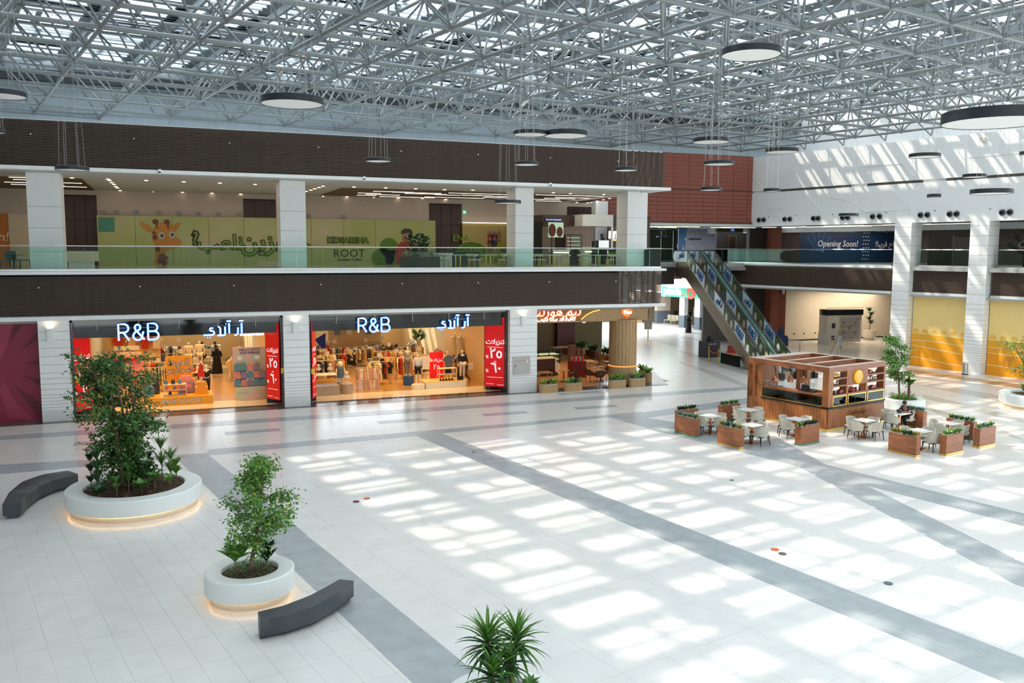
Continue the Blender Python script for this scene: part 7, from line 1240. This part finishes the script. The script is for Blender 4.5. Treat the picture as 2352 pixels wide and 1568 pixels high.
# ---------------- round white planters, trees, benches ----------------
GLOW=em('plinth_glow',(1,.62,.26),5.0)
def white_planter(c,r,ri,label,lit=True):
    o=thing('round_planter',label,'planter',(c[0],c[1],0)); k=1
    b=MB(); b.lathe([(ri,.50),(ri,.60),(ri+.02,.625),(r-.03,.625),(r,.60),(r,.19),(r-.02,.17),(r-.22,.17)],96,close=False); b.build('ring_body',PLASTER,o,True)
    b=MB(); b.lathe([(r-.11,.002),(r-.11,.17)],96,close=False); b.build('plinth',CREAM,o,True); 
    if lit: b=MB(); b.lathe([(r-.108,.145),(r-.09,.145),(r-.09,.165),(r-.108,.165)],96,close=False); b.build('light_strip',GLOW,o)
    b=MB(); rn=random.Random(5); pr=[(.01,.56),(ri*.5,.55),(ri*.99,.52)]; b.lathe(pr,24,close=False); b.build('soil',SOIL,o,True); return o
def tree(name,p,h,spread,nleaf,label,sd_=1,trunks=1,zbase=.5,ls=.075,lm=LEAF,lm2=LEAFL,lean=(0,0),low=.35):
    rn=random.Random(sd_); t=thing(name,label,'tree',(p[0],p[1],zbase)); H=h-zbase; tr=MB(); lf=[MB(),MB(),MB()]; tips=[]
    for q in range(trunks):
        a0=rn.uniform(0,6.28); base=V((.12*q*cos(a0),.12*q*sin(a0),0)); P=[base]; d=V((rn.uniform(-.1,.1)+.12*cos(a0)*(trunks>1),rn.uniform(-.1,.1)+.12*sin(a0)*(trunks>1),1)); n=9
        for i in range(n):
            d+=V((rn.uniform(-.10,.10)+lean[0]*.03,rn.uniform(-.10,.10)+lean[1]*.03,0)); P.append(P[-1]+d.normalized()*H*.88/n)
        tr.tube(P,[.045*(H/2.6)**.7*(1-.85*i/n)+.006 for i in range(n+1)],7)
        for i in range(int(n*low),n+1):
            for _ in range(4 if trunks==1 else 3):
                a=rn.uniform(0,6.28); f=1-abs(i/n-.62)*1.0; L=spread*rn.uniform(.5,1.0)*max(.3,f); e=rn.uniform(.15,.9); Q=[P[i]]; dd=V((cos(a)*cos(e),sin(a)*cos(e),sin(e)))
                for k in range(5): Q.append(Q[-1]+dd*L/5); dd=(dd+V((0,0,-.17))+V((rn.uniform(-.2,.2),rn.uniform(-.2,.2),0))).normalized()
                tr.tube(Q,[.014*(1-k/6) for k in range(6)],4)
                for k in range(2,6): tips.append((Q[k],dd,.5 if k<4 else 1))
    for i in range(nleaf):
        p_,dd,w_=tips[rn.randrange(len(tips))]; a=rn.uniform(0,6.28); q=p_+V((rn.gauss(0,.085),rn.gauss(0,.085),rn.gauss(-.03,.075)))*(spread/.75)**.5; l=ls*rn.uniform(.7,1.25); d=V((cos(a),sin(a),rn.uniform(-1.3,.1))).normalized(); s=d.cross(V((rn.uniform(-1,1),rn.uniform(-1,1),1))).normalized(); m=lf[0 if rn.random()<.55 else 1 if rn.random()<.93 else 2]
        m.add([q,q+d*l*.45+s*l*.27,q+d*l,q+d*l*.45-s*l*.27],[(0,1,2,3)])
    tr.build('trunk',BARK,t,True); lf[0].build('foliage',lm,t,kind='stuff'); lf[1].build('foliage',lm2,t,kind='stuff'); lf[2].build('foliage',LEAFY,t,kind='stuff'); return t
W1=(-.95,27.6); W2=(1.57,19.3)
white_planter(W1,1.87,1.38,'large round white planter with lit base, left foreground'); white_planter(W2,.95,.60,'small round white planter with lit base, beside the long bench')
tree('ficus_tree',(-.75,27.9),4.75,1.35,9500,'tall multi-stemmed ficus in the large left planter',11,5,.5,.125,LEAF,LEAFD,low=.22); tree('ficus_tree',(W2[0]+.02,W2[1]+.08),3.15,1.0,5000,'small single-trunk ficus in the small left planter',5,1,.5,.095,LEAF,LEAFL,low=.36)
def stem_plant(p,h,label,kind='strap',n=30,l=.4,w=.05,mt=LEAFD,sd_=0,z=.53,tiers=1):
    t=thing('planter_plant',label,'plant',(p[0],p[1],z)); b=MB(); b.tube([(0,0,-.02),(.02,0,h*.6),(0,.01,h)],[.018,.015,.012],5); b.build('stem',BARK,t)
    for k in range(tiers): rosette(t,(0,0,h*(k+1)/tiers),n,l,w,mt,.75 if kind=='strap' else .55,.22,sd_+k,'foliage',base=h*.15)
    return t
spec=[(-.95,-.55,1.0,'strap',34,.42,.045,LEAFD,3),(-.6,.6,1.5,'strap',40,.45,.045,LEAFD,4),(.05,.75,1.6,'strap',40,.45,.045,LEAFD,4),(.75,.35,1.0,'strap',36,.5,.04,LEAF,2),(1.0,-.1,.75,'strap',34,.45,.05,LEAF,2),(1.15,.25,.5,'paddle',12,.35,.16,LEAFL,2),(-1.15,-.2,.95,'paddle',26,.22,.10,LEAFD,3),(-1.0,.45,.9,'paddle',20,.26,.10,LEAF,3),(-.9,-.85,.12,'fan',12,.42,.26,LEAFD,1),(.2,-.95,.2,'fan',14,.38,.22,LEAF,1),(-.45,-1.0,.45,'paddle',16,.25,.09,LEAF,2),(.55,-.75,.35,'fan',14,.34,.16,LEAF,1),(.95,-.65,.25,'paddle',14,.3,.12,LEAFL,1),(-.15,-.45,.6,'strap',30,.35,.05,LEAF,2),(.4,.1,.8,'paddle',28,.24,.09,LEAFD,3),(.35,-.35,.55,'strap',26,.4,.045,LEAFD,2)]
nmz=['dark strap-leaved dracaena at the left front','tall dark dracaena at the left back','tall dark dracaena at the centre back','green strap-leaved plant at the right','spreading strap-leaved plant at the far right','pale spotted broad-leaved plant at the right rim','fine leafed shrub at the left rim','leafy shrub at the back left','large dark fan leaf plant at the front left','fan leafed plant at the front centre','low leafy plant beside the front fan leaf','feathery fan leaf plant at the front right','pale low plant at the right front rim','strap-leaved plant in the centre','dark leafy shrub behind the centre','dark strap-leaved plant right of centre']
for i,((dx,dy,h,k,n,l,w,m,ti),nm) in enumerate(zip(spec,nmz)): stem_plant((W1[0]+dx,W1[1]+dy),h,nm+' of the large left planter',k,n,l,w,m,i,.53,ti)
# small planter undergrowth
stem_plant((W2[0]-.30,W2[1]-.02),.30,'split-leaf philodendron at the left of the small planter','fan',14,.48,.24,LEAFL,40,.53,1); stem_plant((W2[0]+.36,W2[1]+.02),.40,'dark rubber plant at the right of the small planter','paddle',13,.38,.14,mat('rubber_dark',(.015,.035,.025),.3,noise=.3),41,.53,2)
t=thing('ground_cover','low green ground cover in the small planter','plant',(W2[0],W2[1],.54)); clump(t,260,.48,.06,LEAF,ls=.06)
t=thing('ground_cover','dry twigs and leaf litter in the large planter','plant',(W1[0],W1[1],.54)); clump(t,260,1.2,.04,BARK,ls=.12)
def bench(outer,inner,label,h=.45):
    P=[tuple(p)[:2] for p in outer+inner[::-1]]; c=V((sum(p[0] for p in P)/len(P),sum(p[1] for p in P)/len(P),0)); o=thing('curved_bench',label,'bench',c); n=len(outer); L=lambda p,k: (c[0]+(p[0]-c[0])*k-c[0],c[1]+(p[1]-c[1])*k-c[1])
    b=MB(); vs=[];fs=[]
    for i in range(n):
        a,z_=V(outer[i][:2]+(0,)),V(inner[i][:2]+(0,)); 
        for q,(u,zz) in enumerate(((.0,.10),(0,h-.015),(.03,h),(.97,h),(1,h-.015),(1,.10),(.75,.10),(.75,.0),(.2,.0),(.2,.10))): p=a.lerp(z_,u)-c; vs.append((p.x,p.y,zz))
        if i: fs+=[((i-1)*10+k,(i-1)*10+(k+1)%10,i*10+(k+1)%10,i*10+k) for k in range(10)]
    fs+=[tuple(range(9,-1,-1)),tuple(range((n-1)*10,n*10))]; b.add(vs,fs); b.build('body',BENCH,o,True); return o
def resample(P,n):
    P=[V((p.x,p.y,0)) for p in P]; D=[0]
    for a,b_ in zip(P,P[1:]): D.append(D[-1]+(b_-a).length)
    out=[]
    for i in range(n):
        s=D[-1]*i/(n-1); k=max(j for j in range(len(D)) if D[j]<=s+1e-9); k=min(k,len(P)-2); u=(s-D[k])/(D[k+1]-D[k]); q=P[k].lerp(P[k+1],u); out.append((q.x,q.y))
    return out
h=.45
bench(resample([at(*q,h) for q in ((5,1157),(20,1130),(50,1105),(100,1088),(155,1080))],26),resample([at(*q,h) for q in ((48,1153),(60,1138),(88,1117),(125,1100),(179,1088))],26),'dark curved bench left of the large white planter')
bench(resample([at(*q,h) for q in ((592,1404),(650,1390),(710,1367),(750,1346),(778,1330))],26),resample([at(*q,h) for q in ((597,1421),(660,1410),(725,1389),(775,1361),(812,1333))],26),'dark curved bench in front of the small white planter')
p4=at(2074,914,.62); white_planter(p4,.98,.60,'round white planter with pink flowers behind the kiosk',False); tree('ficus_tree',(p4.x-.1,p4.y+.1),3.75,1.0,3000,'slender ficus in the pink flower planter behind the kiosk',17,1,.5,.12,LEAF,LEAFL,low=.42)
t=thing('flower_bed','bright green and pink flowering plants in the planter behind the kiosk','flowers',(p4.x,p4.y,.54)); clump(t,520,.58,.22,LEAFL,ls=.11); clump(t,60,.55,.34,mat('petal_pink',(.65,.12,.25),.6,noise=.2),ls=.09,sd_=4,name='petals')
stem_plant((p4.x+.35,p4.y-.05),.7,'monstera on a mossy pole in the pink flower planter','fan',14,.42,.26,LEAF,55,.53,1); b=MB(); b.cyl((0,0,0),(0,0,1.35),.05,8); o=b.build('moss_pole',BARK); o.location=(p4.x+.35,p4.y+.02,.53); tag(o,'mossy brown pole carrying the monstera','pole')
p5=at(2388,904,.62); white_planter(p5,1.75,1.25,'large white planter at the right edge with big leaves'); tree('ficus_tree',(p5.x+.3,p5.y+.4),3.5,1.5,2000,'sparse tree at the right edge of the picture',23,2,.5,.11,LEAF,LEAFL,low=.4)
for i,(dx,dy,h_,nm) in enumerate(((-.85,.1,.35,'pale broad-leaved plant at the left rim'),(-.45,-.3,.4,'green leafy plant near the left rim'),(0,-.5,.45,'dense leafy plant in the middle'),(.4,-.6,.4,'bright leafy plant at the right part'),(-.2,.2,.6,'taller leafy plant at the back'))): stem_plant((p5.x+dx,p5.y+dy),h_,nm+' of the right edge planter','paddle',26,.42,.17,LEAFL if i%2==0 else LEAF,60+i,.53,2)
b=MB(); b.tube([(0,0,0),(.02,0,.7),(-.05,0,1.1),(-.2,.0,1.25)],[.06,.06,.07,.06],8); o=b.build('moss_pole',LEAFD); o.location=(p5.x-.35,p5.y,.53); tag(o,'bent mossy green pole in the right edge planter','pole')
# yucca planter, bottom centre
p6=(4.72,12.15); white_planter(p6,.95,.62,'round white planter at the bottom edge of the picture')
def yucca(p,label,heads,sd_):
    t=thing('yucca_plant',label,'plant',(p[0],p[1],.5)); rn=random.Random(sd_); L1=None
    def leafm():
        b=MB(); P=[]; 
        for k in range(6): u=k/5; P.append((u*.50,.0,-.12*u*u*u)); 
        ws=[.012,.026,.030,.024,.014,0]; vs=[]
        for q,w in zip(P,ws): vs+=[(q[0],-w,q[2]+w*.35),(q[0],0,q[2]-.004),(q[0],w,q[2]+w*.35)]
        fs=[]
        for k in range(5): fs+=[(3*k,3*k+1,3*k+4,3*k+3),(3*k+1,3*k+2,3*k+5,3*k+4)]
        return b.add(vs,fs)
    ms=[leafm().build('leaf',m,t,True) for m in (mat('yucca_green',(.10,.24,.035),.35,noise=.25,nscale=4),mat('yucca_dark',(.035,.115,.035),.35,noise=.25,nscale=4))]; used_=[False,False]
    for hx,hy,hz,n,s in heads:
        b=MB(); b.tube([(hx*.4,hy*.4,0),(hx*.8,hy*.8,hz*.6),(hx,hy,hz)],.035,7); b.build('stem',BARK,t)
        for i in range(n):
            u=i/n; e=1.35-2.1*u+rn.uniform(-.15,.15); a=2.4*i+rn.uniform(-.25,.25); k=0 if (u<.35 or rn.random()<.25) else 1; o=ms[k] if not used_[k] else inst(ms[k],'leaf',t,(0,0,0)); used_[k]=True
            o.location=(hx,hy,hz+.10*(1-u)-.12*u); o.rotation_euler=(Mx.Rotation(a,3,'Z')@Mx.Rotation(-e,3,'Y')).to_euler(); q=s*rn.uniform(.8,1.15); o.scale=(q,1,q)
    return t
yucca((p6[0],p6[1]),'spiky green yucca clump in the bottom edge planter',[(-.20,.10,.98,62,1.0),(.30,.12,.92,62,1.0),(-.25,-.25,.62,46,.95),(.08,-.1,.7,40,.8)],3)
stem_plant((p6[0]+.35,p6[1]-.3),.3,'small leafy plant under the yucca heads','paddle',22,.22,.07,LEAF,80,.53,2); stem_plant((p6[0]-.4,p6[1]+.05),.2,'low leafy sprig at the left of the bottom planter','paddle',18,.2,.06,LEAFL,81,.53,1)
# ---------------- pendants ----------------
PD=[('a',1725,128,11.7,134,'large disc pendant high up before the skylight, right of centre'),('b',671,240,11.0,140,'large disc pendant above the upper slatted band, left of centre'),('c',1218,310,11.5,78,'left of the two adjoining disc pendants above the band'),('d',1299,313,11.5,100,'right and larger of the two adjoining disc pendants'),('e',1633,327,12.0,82,'disc pendant above the terracotta wall corner'),('f',1796,350,12.0,74,'disc pendant at the left top of the white wall'),('g',2285,283,10.6,226,'very large disc pendant at the right edge'),('h',5,222,11.0,102,'disc pendant cut by the left edge, upper'),('h2',-8,306,10.2,36,'small disc pendant cut by the left edge, lower'),('i',166,391,10.0,72,'disc pendant before the first upper column'),('j',869,371,10.4,58,'small disc pendant on the slatted band, centre left'),('k',1209,379,10.4,56,'small disc pendant on the slatted band, centre'),('l',1438,392,10.3,52,'small disc pendant on the slatted band, right end'),('m',1166,467,9.3,62,'disc pendant hanging low before the third upper column'),('n',1652,378,10.6,68,'disc pendant before the terracotta wall, upper'),('o',1633,437,9.7,50,'small disc pendant before the terracotta wall, lower'),('p',1773,440,9.6,38,'small disc pendant at the lower left of the white wall'),('q',2124,361,10.6,68,'disc pendant on the upper middle of the white wall'),('r',2238,407,10.2,50,'thin disc pendant on the white wall near the slot'),('s',2277,445,9.5,90,'wide disc pendant on the right of the white wall'),('t',2145,453,9.4,30,'smallest disc pendant on the white wall'),('u',1949,496,9.0,44,'disc pendant overlapping the air nozzles'),('w',1592,551,8.2,36,'thin disc pendant before the pale lit hoarding, right'),('x',1521,545,8.3,28,'thin disc pendant before the far window, left'),('y',2358,356,10.5,30,'disc pendant cut by the right edge')]
for k,x,y,z,wd,l in PD:
    p=at(x,y,z)
    if k in 'wx': p=onp(x,y,(0,58,0),V((0,1,0)))
    if p.y>55 and k not in 'wx': p=V((0,0,EYE))+(p-V((0,0,EYE)))*(50/p.y)
    d=(p-V((0,0,EYE))).dot(_f); r=wd/2*d/FPX; t=thing('disc_pendant',l,'pendant lamp',p); hh=max(.10,.13*r/.6)
    b=MB(); b.lathe([(r*.985,.0),(r,.0),(r,hh),(r*.97,hh+.01),(.01,hh+.01)],40,close=False); b.build('shell',DISC,t,True); b=MB(); b.lathe([(.01,.012),(r*.985,.012)],40,close=False); b.build('diffuser',DIFF,t)
    if k!='x' or True:
        zt=(9.4 if k in 'wx' else ZL+.03)-p.z; 
        for i in range(6): a=i*pi/3; b=MB(); b.cyl((r*.75*cos(a),r*.75*sin(a),hh),(r*.22*cos(a),r*.22*sin(a),zt),.0045,3,cap=False); b.build('wire',mat('wire_grey',(.5,.5,.5),.4,.5,noise=.05),t)
